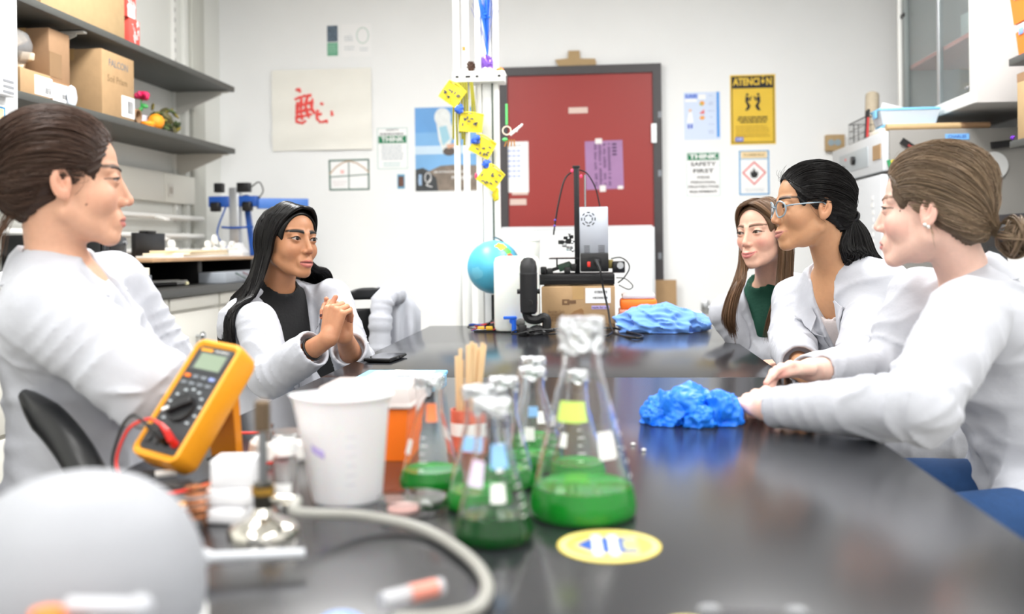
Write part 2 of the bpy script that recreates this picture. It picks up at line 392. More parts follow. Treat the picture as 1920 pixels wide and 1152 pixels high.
P.poly([(.38, .24), (.5, .22), (.56, .38), (.44, .46)], mat('suit_teal', '#9cc9da', .5)); P.poly(circ(.54, .53, .1, .05), mat('suit_dark', '#5a4f4a', .5)); P.poly([(.5, .45), (.66, .43), (.68, .47), (.52, .5)], mat('suit_skin', '#d9a98e', .5))
P.rects([(.05, .8, .1, .85), (.045, .85, .1, .9), (.05, .9, .1, .93)], mat('poster_logo', '#9db9d8', .5)); P.line(circ(.2, .84, .05, .06, 12) + [(.25, .84), (.17, .93), (.26, .95)], .006, M_paper)
P.text('BE EXTRAORDINARY', .55, .775, .022, M_paper, .5); P.text('PROJECT', .74, .845, .035, M_paper, .33)
# papers on the door
P = Poster('sign_in_sheet', 'white printed table sheet taped to the left of the red door', (937, 266, 991, 361), M_paper, 'paper sheet', Y=YB - .036)
cells = [(.12 + .16 * i, .16 + .1 * j, .24 + .16 * i, .2 + .1 * j) for i in range(4) for j in range(6)]
P.rects(cells, mat('pale_blue_ink', '#a9b8e0', .6)); P.lines(.1, .8, (.06, .09), .018, M_inkpale, 3)
P = Poster('purple_schedule', 'purple sheet with four columns of writing taped to the red door', (1098, 264, 1168, 355), mat('purple_paper', '#a178a6', .35, var=.05, vscale=10), 'paper sheet', Y=YB - .036, tilt=.02)
rg = random.Random(5)
P.rects([(.24 + .12 * c, .06 + .034 * r, .24 + .12 * c + .05 + rg.random() * .03, .08 + .034 * r) for c in range(4) for r in range(26) if rg.random() < .85], mat('ink_purple', '#4b3358', .6))
P.rects([(.72, .06 + .07 * r, .84, .1 + .07 * r) for r in range(4)], mat('ink_purple', '')); [P.rect(*q, mat('white_tape', '#ece4e2', .6), 'tape') for q in ((.28, -.05, .46, .06), (.36, .92, .52, 1.05), (.84, .94, .98, 1.01))]
# safety posters right of the door
P = Poster('lab_dress_poster', 'pale blue lab clothing poster with a small figure in a white coat', (1283, 173, 1350, 262), mat('poster_pale_blue', '#cfdcf3', .5), 'poster')
P.rect(.03, .03, .38, .13, mat('block_blue', '#8fa8e6', .5)); P.text('LAB', .2, .08, .065, mat('deep_blue', '#3a59c4', .5), .3); P.rect(.03, .14, .36, .2, M_paper); P.rect(.9, .0, .97, .95, mat('edge_blue', '#2f8fe0', .5)); P.rect(.4, .05, .6, .15, M_paper)
P.poly([(.13, .42), (.22, .42), (.26, .64), (.08, .64)], M_paper); P.poly(circ(.17, .38, .04, .03), mat('skin_print', '#e2b79a', .5)); P.rects([(.1, .67, .15, .76), (.18, .67, .23, .76)], mat('deep_blue', ''))
P.poly(circ(.5, .235, .07, .05), mat('print_orange', '#e9a04a', .5)); P.poly([(.42, .45), (.56, .36), (.56, .46)], mat('print_red', '#e06a6a', .5)); P.poly(circ(.5, .54, .07, .04), mat('print_orange', '')); P.rect(.44, .24, .5, .28, mat('print_green', '#9fbf5a', .5))
P.lines(.66, .86, (.08, .22, .26, .4, .53, .68, .82, .86), .014, mat('pale_grey_blue', '#aebbd6', .5), 2)
P = Poster('attention_sign', 'yellow ATENCION warning sign with two dark figures facing each other', (1370, 140, 1453, 271), M_paper, 'sign')
ys = mat('sign_yellow', '#e6bf2e', .5, var=.04, vscale=9); P.rect(.0, .0, 1, 1, ys)
P.line([(.04, .03), (.96, .03), (.96, .97), (.04, .97), (.04, .03)], .008, mat('olive_line', '#8a6f16', .5))
P.rect(.04, .025, .96, .195, M_ink); P.text('ATENCIÓN', .5, .105, .105, ys, .86, .04)
def figure(cx_, f):
    P.poly(circ(cx_, .285, .03, .018), M_ink)
    P.poly([(cx_ - .04 * f, .31), (cx_ + .03 * f, .32), (cx_ + .02 * f, .38), (cx_ - .045 * f, .39)], M_ink)
    P.line([(cx_ + .01 * f, .33), (cx_ + .07 * f, .34), (cx_ + .09 * f, .31)], .006, M_ink); P.line([(cx_ - .01 * f, .33), (cx_ + .05 * f, .37), (cx_ + .08 * f, .345)], .006, M_ink)
    P.line([(cx_ - .03 * f, .38), (cx_ + .02 * f, .45), (cx_ - .03 * f, .51)], .01, M_ink); P.line([(cx_ - .02 * f, .38), (cx_ + .05 * f, .45), (cx_ + .01 * f, .5)], .01, M_ink)
figure(.38, 1); figure(.62, -1)
P.lines(.14, .88, (.61, .645), .022, mat('ink_olive', '#7c6a24', .6), 6); P.lines(.2, .8, (.68,), .022, mat('ink_olive', ''), 7); P.lines(.1, .88, (.74, .775, .81, .85, .88), .008, mat('ink_olive2', '#b4952c', .6), 8)
P.rect(.1, .895, .28, .955, mat('logo_blue', '#4f63c8', .5)); P.text('US', .19, .925, .035, M_paper, .12)
P = Poster('safety_first_sign', 'white sign reading THINK SAFETY FIRST with a green header', (1286, 284, 1351, 370), M_paper, 'sign')
P.line([(.03, .03), (.97, .03), (.97, .97), (.03, .97), (.03, .03)], .003, mat('pale_teal', '')); P.rect(.06, .04, .94, .19, M_green); P.text('THINK', .5, .115, .1, M_paper, .8, .04)
P.text('SAFETY', .5, .28, .085, M_ink, .72, .02); P.text('FIRST', .5, .43, .085, M_ink, .58, .02); P.text('WEAR', .5, .57, .055, M_ink, .38); P.text('PERSONAL', .5, .675, .05, M_ink, .72); P.text('PROTECTIVE', .5, .775, .05, M_ink, .86); P.text('EQUIPMENT', .5, .88, .05, M_ink, .78)
P = Poster('flammable_sign', 'white flame hazard sign with a red diamond and blue border', (1384, 279, 1444, 369), M_paper, 'sign')
P.line([(.06, .05), (.94, .05), (.94, .95), (.06, .95), (.06, .05)], .009, M_skyblue); P.rect(.1, .055, .9, .2, mat('sign_tan', '#ecd3a6', .6)); P.rect(.08, .205, .92, .22, M_skyblue); P.text('FLAMMABLE', .5, .13, .045, mat('ink_tan', '#a88e5e', .6), .62)
P.line([(.5, .28), (.84, .5), (.5, .74), (.16, .5), (.5, .28)], .008, M_redink)
P.poly([(.42, .6), (.38, .52), (.42, .45), (.45, .5), (.48, .4), (.54, .46), (.56, .5), (.6, .46), (.62, .54), (.58, .6), (.5, .61)], M_ink); P.lines(.2, .8, (.84, .88), .012, M_inkpale, 4)
# cardboard boat on the door frame
a = atY(1078, 131, YB - .03); k = scale_at(a)
MB().prism([(-37 * k, 13 * k), (-33 * k, 4 * k), (-30 * k, 0), (38 * k, 0), (40 * k, 4 * k), (38 * k, 13 * k), (10 * k, 14 * k), (9 * k, 29 * k), (-12 * k, 29 * k), (-13 * k, 15 * k)], .012, (0, 0, -.006)).build('cardboard_boat', M_card3, loc=(a.x, YB - .02, dt + .001), rot=(PI / 2, 0, 0), smooth=0)
tag(bpy.data.objects['cardboard_boat'], 'flat cardboard boat cut-out standing on top of the red door frame', 'cut-out')

# things leaning by the door
def leaning_panel(name, label, cat, box, m, tilt, Y, frame=None):
    x0, y0, x1, y1 = box; a = atY(x0, y0, Y); b = atY(x1, y0, Y); h = a.z; wd = b.x - a.x
    t = thing(name, label, cat, ((a.x + b.x) / 2, Y - h * math.sin(tilt), 0), (PI / 2 - tilt, 0, 0))
    MB().box2((-wd / 2, 0, -.008), (wd / 2, h, .008)).build('panel', m, t, smooth=0)
    if frame:
        mb = MB()
        for a_, b_ in (((-wd / 2 - .012, -.0, -.012), (-wd / 2 + .008, h, .012)), ((wd / 2 - .008, 0, -.012), (wd / 2 + .012, h, .012)), ((-wd / 2, h - .012, -.012), (wd / 2, h + .01, .012)), ((-wd / 2, -.0, -.012), (wd / 2, .016, .012))): mb.box2(a_, b_)
        mb.build('frame', frame, t, smooth=0)
    return t
leaning_panel('whiteboard', 'blank whiteboard leaning against the red door behind the printer', 'whiteboard', (941, 429, 1223, 600), mat('whiteboard_gloss', '#eef0f1', .2), .06, YB - .13, M_alu)
leaning_panel('cardboard_sheet', 'plain cardboard sheet leaning on the wall right of the whiteboard', 'cardboard', (1226, 525, 1268, 580), M_card, .05, YB - .06)
# wall outlet / tap at the right of the door
p = atY(1322, 575, YB)
t = thing('gas_tap', 'small brass gas tap low on the wall right of the door', 'tap', (p.x, YB, p.z))
MB().box((0, -.012, 0), (.05, .024, .08), bevel=.005).build('plate', M_steel, t); MB().cyl((0, -.02, .0), (0, -.1, 0), .012).cyl((0, -.08, 0), (.05, -.08, 0), .008).build('spout', M_steel, t)

# ------------------------------------------------------------------ the long black table, two units end to end
TZ = .75; TX0, TX1 = -.70, .452
seam = atZ(1000, 708, TZ).y; TYF = atZ(1100, 610, TZ).y
def lab_table(label, y0, y1):
    t = thing('lab_table', label, 'table', ((TX0 + TX1) / 2, (y0 + y1) / 2, 0)); hx = (TX1 - TX0) / 2; hy = (y1 - y0) / 2
    MB().box2((-hx, -hy, TZ - .032), (hx, hy, TZ), bevel=.002).build('table_top', M_epoxy, t)
    m = MB()
    for a, b in (((-hx + .04, -hy + .05, TZ - .11), (-hx + .07, hy - .05, TZ - .033)), ((hx - .07, -hy + .05, TZ - .11), (hx - .04, hy - .05, TZ - .033)), ((-hx + .07, -hy + .05, TZ - .11), (hx - .07, -hy + .08, TZ - .033)), ((-hx + .07, hy - .08, TZ - .11), (hx - .07, hy - .05, TZ - .033))): m.box2(a, b)
    m.build('apron', M_dkgrey, t, smooth=0)
    for sx in (-1, 1):
        for sy in (-1, 1): MB().box2((sx * (hx - .1) - .025, sy * (hy - .12) - .025, 0), (sx * (hx - .1) + .025, sy * (hy - .12) + .025, TZ - .033), bevel=.003).build('leg', M_dkgrey, t)
    return t
lab_table('nearer half of the long black lab table, in front of the seam', .22, seam - .0008)
lab_table('farther half of the long black lab table, beyond the seam', seam + .0008, TYF)
# ================================================================== left side: counter, shelves, rails
CX = -1.80                                     # front edge of the counter
# conduits and corner trims on the left wall
def vert(px0, px1, name, m=M_wall_l, depth=.03, kind=True):
    a = atX(px0, 300, XL + depth); b = atX(px1, 300, XL + depth)
    return struct(MB().box2((XL, a.y, 0.0), (XL + depth, b.y, CEIL), bevel=.004).build(name, m))
vert(349, 357, 'trim_2', M_wall_l); vert(364, 386, 'trim_3', mat('duct_grey', '#c9cac2', .5), .05)
a = atY(407, 300, YB); struct(MB().box2((a.x - .02, YB - .02, 0), (a.x + .02, YB, CEIL), bevel=.004).build('trim_4', M_wall))
# slotted wall standards
for px in (324, 331): pass
def standard(py_, label, z0=1.25):
    t = thing('shelf_standard', label, 'shelf rail', (XL, py_, z0))
    MB().box2((0, -.013, 0), (.022, .013, 2.6 - z0), bevel=.002).build('rail', M_whitem, t, smooth=0)
    mb = MB()
    for i in range(22): mb.box2((.0215, -.003, .04 + .06 * i), (.0225, .003, .065 + .06 * i))
    o = mb.build('slot_row', M_dkgrey, t, smooth=0); o['kind'] = 'stuff'
ys_ = [atX(331, 330, XL + .02).y, 3.9, 3.2]
standard(ys_[0], 'white slotted shelf rail near the back corner')
standard(ys_[1], 'white slotted shelf rail behind the large cardboard box'); standard(ys_[2], 'white slotted shelf rail nearest the wall cabinet')
SX = -2.14; SZ = (1.648, 2.015); SY0, SY1 = 2.75, atX(440, 173, SX).y
for i, z in enumerate(SZ):
    t = thing('wall_shelf', ('lower', 'upper')[i] + ' dark grey wall shelf above the left counter', 'shelf', (XL, SY0, z))
    MB().box2((.002, 0, 0), (SX - XL, SY1 - SY0, .03), bevel=.002).build('shelf_board', M_shelf, t)
    for y in ys_:
        m = MB(); m.prism([(.002, -.002), (SX - XL - .06, -.002), (SX - XL - .06, -.022), (.05, -.125), (.002, -.15)], .006, (0, y - SY0 + .003, 0), (PI / 2, 0, 0)); m.build('bracket', mat('bracket_grey', '#cfcdc6', .45), t, smooth=0)
        MB().box2((SX - XL - .13, y - SY0 - .014, -.012), (SX - XL - .02, y - SY0 + .014, -.002), bevel=.002).build('bracket_lip', mat('bracket_grey', ''), t)
# wall cabinet at the very left
y1 = atX(34.5, 100, -1.95).y
t = thing('wall_cabinet', 'white wall cabinet at the left edge with a poster on its door', 'cabinet', (XL, y1 - .9, 1.38))
MB().box2((.002, 0, 0), (.53, .9, 1.1), bevel=.003).build('body', mat('cab_door_grey', '#cfd0d0', .4), t)
MB().box2((.53, .003, .003), (.55, .897, 1.097), bevel=.004).build('door', mat('cab_door_grey', ''), t)
p = atX(10, 163, -1.93)
t2 = thing('wall_dispenser', 'small grey wall thermostat stuck on the white cabinet door', 'thermostat', (-1.949, p.y, p.z))
MB().box2((0, -.035, -.03), (.03, .035, .03), bevel=.004).build('body', mat('thermo_grey', '#d5d6d8', .4), t2)
for zz in (-.018, 0, .018): MB().box2((.0295, -.028, zz - .004), (.031, .028, zz + .004)).build('slot', M_grey, t2, smooth=0)
p = atX(-12, 245, -1.949)
t2 = thing('hazard_notice', 'blue-bordered hazard notice taped to the left cabinet door', 'notice', p, (PI / 2, 0, PI / 2))
MB().box2((-.09, -.10, 0), (.075, .09, .001)).build('sheet', M_paper, t2, smooth=0)
for a, b in (((-.08, .078, .0008), (.06, .083, .0016)), ((-.08, -.09, .0008), (.06, -.085, .0016)), ((.055, -.085, .0008), (.061, .078, .0016)), ((-.08, .035, .0008), (.055, .04, .0016))): MB().box2(a, b).build('border', M_skyblue, t2, smooth=0)
MB().box2((-.078, .042, .0008), (.053, .076, .0014)).build('header', mat('sign_tan', ''), t2, smooth=0)
MB().box((.0, -.02, .0012), (.07, .07, .001), PI / 4).build('diamond', M_redink, t2, smooth=0)

# counter top and base units
t = thing('counter_top', 'dark grey counter top running along the left wall', 'counter', (XL, 2.3, .91))
MB().box2((.002, 0, -.035), (CX - XL, YB - 2.3 - .004, 0), bevel=.003).build('slab', M_counter, t)
MB().box2((.002, 0, .0), (.02, YB - 2.3 - .004, .09), bevel=.002).build('backsplash', M_counter, t)
bounds = [2.37, 2.9, 3.43, atX(328, 600, CX).y, 4.49, 5.02, 5.6, 6.19]
names = ['at the left picture edge', 'behind the seated woman in profile', 'left of the drawer seam', 'with the round knob beside the long-haired woman', 'behind the long-haired woman', 'second from the back corner', 'in the back corner']
for i in range(7):
    y0, y1 = bounds[i], bounds[i + 1]
    t = thing('base_cabinet', 'cream base cabinet under the left counter ' + names[i], 'cabinet', (XL, y0, 0), group='base cabinets under the left counter')
    MB().box2((.005, .001, .08), (CX - XL - .045, y1 - y0 - .001, .873)).build('body', M_lab, t, smooth=0)
    MB().box2((.05, .01, 0), (CX - XL - .09, y1 - y0 - .01, .08)).build('plinth', M_dkgrey, t, smooth=0)
    zs = [(.10, .50), (.515, .80)]
    for z0, z1 in zs:
        o = MB().box2((CX - XL - .045, .012, z0), (CX - XL - .024, y1 - y0 - .012, z1), bevel=.003).build('drawer', M_lab, t)
        yc = (y1 - y0) / 2; zc = z0 + (z1 - z0) * .6
        MB().lathe([(.008, 0), (.008, .018), (.02, .022), (.022, .032), (.016, .04), (0.0, .042)], 20, (CX - XL - .024, yc, zc), (0, PI / 2, 0)).build('knob', M_steel, o)
    MB().box2((CX - XL - .045, .012, .815), (CX - XL - .024, y1 - y0 - .012, .868), bevel=.002).build('rail', M_lab, t)

# raceway and pipes on the left wall
a = atX(232, 355, XL + .05); b = atX(380, 355, XL + .05); zt = atX(320, 325, XL + .05).z; zb = atX(320, 380, XL + .05).z
t = thing('wall_raceway', 'cream cable raceway with a socket along the left wall', 'raceway', (XL, 2.4, zb))
ysp = atX(309, 350, XL + .05).y
for q0, q1 in ((0, ysp - 2.4 - .003), (ysp - 2.4 + .003, b.y - 2.4)): MB().box2((.002, q0, 0), (.05, q1, zt - zb), bevel=.004).build('cover_panel', mat('raceway_cream', '#e6e5dc', .45), t)
ps = atX(320, 366, XL + .05)
s = MB().box2((.05, ps.y - 2.4 - .035, .03), (.054, ps.y - 2.4 + .035, .11), bevel=.001).build('socket_plate', M_lab, t)
for dy in (-.013, .013): MB().box2((.0538, ps.y - 2.4 + dy - .005, .05), (.0545, ps.y - 2.4 + dy + .005, .09)).build('socket_hole', mat('socket_brown', '#8a7a60', .5), s, smooth=0)
for i, (py, lab) in enumerate(((408, 'upper'), (443, 'middle'), (472, 'lower'))):
    p = atX(330, py, XL + .08); t = thing('service_pipe', lab + ' white service pipe along the left wall below the raceway', 'pipe', (XL + .08, 2.4, p.z))
    MB().cyl((0, 0, 0), (0, 3.3, 0), .016).build('pipe', M_whitem, t)
    for yy in (.5, 1.35, 2.2, 3.1): MB().box2((-.078, yy - .012, -.02), (.0, yy + .012, .02), bevel=.003).build('pipe_clamp', M_whitem, t)
    for yy in (.95, 1.9, 2.65):
        v = MB().cyl((0, yy, 0), (.07, yy, -.02), .011).build('valve', M_whitem, t); MB().box((.075, yy, -.02), (.014, .06, .014), bevel=.003).build('lever', M_whitem, v)

# ------------------------------------------------------------------ shelf contents
def carton(name, label, loc, size, m, rot=0., flaps=True, cat='box', parts=None):
    t = thing(name, label, cat, loc, rot); x, y, z = size
    MB().box2((-x / 2, -y / 2, 0), (x / 2, y / 2, z), bevel=.003).build('box_body', m, t)
    if flaps:
        MB().box2((-.022, -y / 2 - .0006, z - .05), (.022, y / 2 + .0006, z + .0008)).build('packing_tape', mat('packing_tape', '#b99564', .3, coat=.3), t, smooth=0)
    return t
def side_label(t, face, size, c, w_, h_, m=None, name='label'):
    """label on +X or -Y face of a carton, c = (horizontal, vertical) offset from face bottom centre"""
    x, y, z = size; m = m or M_paper
    if face == 'X': o = MB().box2((x / 2 - .0005, c[0] - w_ / 2, c[1] - h_ / 2), (x / 2 + .0012, c[0] + w_ / 2, c[1] + h_ / 2)).build(name, m, t, smooth=0)
    else: o = MB().box2((c[0] - w_ / 2, -y / 2 - .0012, c[1] - h_ / 2), (c[0] + w_ / 2, -y / 2 + .0005, c[1] + h_ / 2)).build(name, m, t, smooth=0)
    return o
def bars(t, face, size, c, w_, h_, n=12, m=None, parent=None):
    x, y, z = size; rg = random.Random(n); mb = MB(); p = 0
    while p < 1:
        bw = .02 + .05 * rg.random(); q0, q1 = c[0] - w_ / 2 + p * w_, c[0] - w_ / 2 + min(1, p + bw) * w_
        if face == 'X': mb.box2((x / 2 + .001, q0, c[1] - h_ / 2), (x / 2 + .0016, q1, c[1] + h_ / 2))
        else: mb.box2((q0, -y / 2 - .0016, c[1] - h_ / 2), (q1, -y / 2 - .001, c[1] + h_ / 2))
        p += bw + .02 + .04 * rg.random()
    o = mb.build('barcode', m or M_ink, parent or t, smooth=0); o['kind'] = 'stuff'; return o
z0 = SZ[0] + .0305
a = atX(194, 215, SX + .01); b = atX(252, 225, SX + .01)
yA, yB_ = atX(192, 200, SX - .01).y, atX(252, 200, SX - .01).y
sz = (.30, yB_ - yA, .286)
t = carton('cardboard_box', 'large brown cardboard carton with a white label on the lower shelf', (SX - .01 - .15, (yA + yB_) / 2, z0), sz, M_card)
side_label(t, 'X', sz, (.085, .06), .12, .095); bars(t, 'X', sz, (.105, .06), .05, .06)
lettering('FALCON', .045, M_inkgrey, t, (sz[0] / 2 + .0006, .0, .235), (PI / 2, 0, PI / 2), .01); lettering('Soil Prism', .045, mat('pencil', '#7d6648', .7), t, (sz[0] / 2 + .0006, -.01, .165), (PI / 2, 0, PI / 2), 0)
yA, yB_ = atX(97, 150, SX - .03).y, atX(139, 150, SX - .03).y
sz = (.26, yB_ - yA, .085)
t = carton('cardboard_box', 'low brown carton with white label under the tall upright carton', (SX - .03 - .13, (yA + yB_) / 2, z0), sz, M_card2); side_label(t, 'X', sz, (-.02, .042), .11, .07); bars(t, 'X', sz, (.01, .03), .04, .02)
sz2 = (.24, (yB_ - yA) * .92, .215)
t = carton('cardboard_box', 'tall brown carton with flap stacked on the low labelled carton', (SX - .04 - .13, (yA + yB_) / 2 + .01, z0 + .086), sz2, M_card2); side_label(t, 'X', sz2, (-.03, .07), .09, .10, mat('clear_tape', '#8a6d4e', .2), 'tape_patch')
yA2 = atX(38, 160, SX - .03).y; sz = (.26, yA - yA2 - .008, .10)
t = carton('cardboard_box', 'low brown carton with barcode label beneath the plastic bag', (SX - .03 - .13, (yA + yA2) / 2 - .003, z0), sz, M_card); side_label(t, 'X', sz, (.05, .05), .12, .075); bars(t, 'X', sz, (.08, .035), .04, .025)
# plastic bag
rg = random.Random(4)
def lumpy(c, r, amp, seed, nu=28, nv=16, freq=4.):
    mb = MB(); mb.sphere((0, 0, 0), 1, nu, nv); ph = [random.Random(seed + i).random() * 6.28 for i in range(9)]; out = []
    for v in mb.v:
        x, y, z = v; n = sum(math.sin(freq * (i % 3 + 1) * (x * math.cos(ph[i]) + y * math.sin(ph[i]) + z * math.cos(ph[i] * 1.7)) + ph[i]) / (i % 3 + 1) for i in range(9)) / 5
        k = 1 + amp * n; out.append((c[0] + r[0] * x * k, c[1] + r[1] * y * k, max(c[2] + r[2] * z * k, c[2] - r[2] * .92)))
    mb.v = out; return mb
bag_c = (SX - .16, (yA + yA2) / 2 - .03, z0 + .101 + .092)
t = thing('plastic_bag', 'clear crumpled plastic bag full of parts on the lower shelf', 'bag', (bag_c[0], bag_c[1], z0 + .101))
lumpy((0, 0, .095), (.11, .13, .09), .10, 3, 40, 24).build('film', mat('bag_film', '#eef0f2', .12, trans=.75, ior=1.15, alpha=.75), t, smooth=180)
for i in range(6):
    rr = random.Random(i); MB().box((rr.uniform(-.05, .05), rr.uniform(-.09, .09), .03 + .02 * i), (.06, .09, .03), (rr.random(), rr.random(), rr.random()), .004).build('packed_part', mat('bag_parts', '#cdb9a0', .5), t)
p = atX(135, 190, SX - .02)
tag(lumpy((0, 0, .04), (.012, .035, .045), .15, 8, 16, 12).build('snack_sachet', mat('sachet_foil', '#dfe7f2', .25, var=.3, vscale=25), loc=(SX - .02, p.y, z0)), 'small blue and white foil sachet at the shelf edge by the cartons', 'sachet')
# flowers
p = atX(262, 205, SX - .12); t = thing('flower_vase', 'pink artificial flower in a small pale pot beside the carton', 'flower', (SX - .12, p.y, z0))
MB().lathe([(.03, 0), (.032, .002), (.036, .07), (.033, .07), (.03, .01)], 24).build('pot', mat('pale_pot', '#cfd0e0', .4), t)
MB().tube(spline([(0, 0, .02), (.004, .004, .09), (.01, -.004, .15)], 5), .003).build('stem', mat('stem_green', '#3f9a4e', .5), t)
for i in range(2): MB().sphere((.01 + .01 * i, .01 * (i * 2 - 1), .10 + .02 * i), (.008, .02, .012), 10, 6, (.4, .3, i * 2)).build('leaf', mat('stem_green', ''), t)
for i in range(9):
    an = i * 2.4; MB().sphere((.012 + .02 * math.cos(an), .02 * math.sin(an) - .004, .162 + .006 * (i % 3)), (.02, .012, .016), 10, 6, (.3, .2, an)).build('petal', mat('petal_pink', '#d8275f', .5), t)
p = atX(302, 222, SX - .13); t = thing('dried_bouquet', 'dried leafy bouquet with yellow tips lying on the lower shelf', 'bouquet', (SX - .15, p.y + .03, z0))
rg = random.Random(12)
for i in range(70):
    an = rg.random() * 6.28; el = rg.uniform(.1, 1.3); L = rg.uniform(.07, .17)
    d_ = Vector((math.cos(an) * math.cos(el) * .6, math.sin(an) * math.cos(el), math.sin(el) * .9)); e = d_ * L + Vector((0, 0, .01))
    g = mat('dried_leaf_%d' % (i % 3), ['#4a5a34', '#5f5a38', '#8f8238'][i % 3], .6)
    MB().sphere(e, (.008, .018, .028), 6, 4, (rg.random() * 3, rg.random() * 3, an)).build('leaf', g, t)
mb = MB()
for i in range(10): mb.tube([(0, 0, .004), (rg.uniform(-.05, .05), rg.uniform(-.07, .07), rg.uniform(.05, .12))], .0015, 4)
o = mb.build('twigs', mat('twig', '#5a4a34', .7), t); o['kind'] = 'stuff'
p = atX(266, 218, SX + .0); tag(MB().lathe([(.034, 0), (.034, .12), (.028, .12), (.028, 0), (.034, 0)], 28, rot=(0, PI / 2, 0), cap0=False, cap1=False).build('cardboard_tube', M_card2, loc=(SX - .135, p.y, z0 + .035)), 'short hollow cardboard tube lying beside the orange', 'tube')
p = atX(298, 228, SX - .03)
t = thing('orange_fruit', 'round orange at the edge of the lower shelf', 'orange', (SX - .045, p.y, z0)); MB().sphere((0, 0, .039), .04, 24, 14).build('peel', mat('orange_peel', '#ff9a1f', .45, bump=.3, bscale=400), t); MB().lathe([(.006, 0), (.003, .004), (0, .004)], 8, (0, 0, .077)).build('stem', mat('stem_green', ''), t)
p = atX(277, 230, SX - .03)
t = thing('orange_half', 'flat cut orange slice lying in front of the cardboard tube', 'orange slice', (SX - .03, p.y, z0)); MB().lathe([(0, 0), (.03, .0), (.036, .012), (.034, .024), (0, .024)], 24).build('rind', mat('orange_peel', ''), t)
MB().lathe([(0, .0242), (.03, .0242), (.03, .025), (0, .025)], 24).build('flesh', mat('orange_flesh', '#ffb74d', .4), t)
# upper shelf
z1 = SZ[1] + .0305
yA, yB_ = atX(77, 20, SX - .01).y, atX(234, 60, SX - .01).y; sz = (.33, yB_ - yA, .36)
carton('cardboard_box', 'huge cardboard carton resting on the upper left shelf', (SX - .175, (yA + yB_) / 2, z1), sz, M_card3)
for i, (px, lab, zz, hh, wd) in enumerate(((249, 'lower red and white patterned box beside the huge carton', 0, .12, .10), (243, 'upper red and white patterned box with a white label', .1205, .16, .09))):
    p = atX(px, 60, SX - .02); t = thing('patterned_box', lab, 'box', (SX - .12, p.y + .02, z1 + zz)); MB().box2((-.1, -wd / 2, 0), (.1, wd / 2, hh), bevel=.002).build('box_body', mat('box_red', '#e0564c', .5), t)
    rr = random.Random(i)
    for k in range(14): MB().box((.1005, rr.uniform(-wd / 2 + .01, wd / 2 - .01), rr.uniform(.01, hh - .01)), (.0012, .006, .022), (.5, 0, 0)).build('stripe', M_paper, t, smooth=0)
    if i == 1: MB().box2((.1005, -.035, .0), (.102, .03, .06)).build('label', M_paper, t, smooth=0)

# ------------------------------------------------------------------ things on the left counter
cz = .9105
p = atZ(264, 546, cz); k = scale_at(p)
t = thing('tape_roll', 'wide grey duct tape roll standing on the left counter', 'tape roll', (p.x - .02, p.y, cz)); r = 28 * k
MB().lathe([(r * .7, 0), (r, 0), (r, 29 * k), (r * .7, 29 * k), (r * .7, 0)], 36, cap0=False, cap1=False).build('tape', mat('duct_tape', '#5f646b', .4), t)
MB().lathe([(r * .62, 0), (r * .7, 0), (r * .7, 28 * k), (r * .62, 28 * k), (r * .62, 0)], 36, cap0=False, cap1=False).build('core', M_card2, t)
p2 = (p.x - .02, p.y, cz + 29 * k + .0005)
t = thing('tape_roll', 'cream masking tape roll lying on top of the grey tape', 'tape roll', p2); r = 24 * k
MB().lathe([(r * .7, 0), (r, 0), (r, 14 * k), (r * .7, 14 * k), (r * .7, 0)], 36, cap0=False, cap1=False).build('tape', mat('masking_cream', '#e9e2cf', .6), t)
MB().lathe([(r * .64, 0), (r * .7, 0), (r * .7, 13 * k), (r * .64, 13 * k), (r * .64, 0)], 36, cap0=False, cap1=False).build('core', M_card2, t)
# desktop machine (black tower) behind the profile woman's chin
p = atZ(190, 548, cz); t = thing('computer_tower', 'black computer tower with vented front on the left counter', 'computer', (XL + .32, 3.76, cz))
MB().box2((-.22, -.09, 0), (.2, .09, .235), bevel=.008).build('case', M_black, t); MB().box2((.2, -.088, .01), (.222, .088, .225), bevel=.01).build('front_panel', mat('tower_front', '#2a2b2e', .25), t)
for i in range(5): MB().box2((.222, -.06, .02 + .038 * i), (.2245, .06, .042 + .038 * i), bevel=.002).build('vent', M_grey if i % 2 else M_black, t)
MB().cyl((.221, .075, .2), (.226, .075, .2), .01).build('button', M_steel, t)
# raised board with black risers
bz = 1.0
ya, yb = 3.95, 5.45
t = thing('riser_board', 'thin wooden board on black risers above the left counter', 'riser', (-2.1, (ya + yb) / 2, cz))
hy = (yb - ya) / 2
MB().box2((-.27, -hy, .115), (.2, hy, .13), bevel=.002).build('board', mat('riser_wood', '#b08d6a', .5, var=.1, vscale=12), t)
for yy in (-hy + .03, -.05, hy - .06): MB().box2((-.26, yy, 0), (.1, yy + .05, .115), bevel=.003).build('riser', M_black, t)
MB().box2((-.27, -hy + .08, .0), (-.255, hy - .06, .115)).build('back_panel', M_black, t, smooth=0)
bz = cz + .1305
t = thing('notebook_stack', 'stack of pale notebooks lying on the wooden riser', 'notebooks', (-2.02, 4.55, bz))
for i in range(3): MB().box((0, .03 * i, .006 + .012 * i), (.2, .62 - .06 * i, .0115), .02 * i, .002).build('notebook', mat('nb%d' % i, ['#e9e6e0', '#efe0c4', '#e8d3ad'][i], .6), t)
t = thing('flat_display', 'black rectangular display standing on the wooden riser', 'panel', (-2.24, 4.62, bz)); MB().box2((-.012, -.16, .0), (.012, .16, .125), bevel=.004).build('screen', M_black, t); MB().box2((-.04, -.1, 0), (.012, .1, .008), bevel=.002).build('foot', M_black, t); MB().box((-.005, 0, .13), (.05, .09, .012), bevel=.004).build('cap', M_black, t)
rg = random.Random(9)
wp = mat('printed_white', '#efeee9', .5)
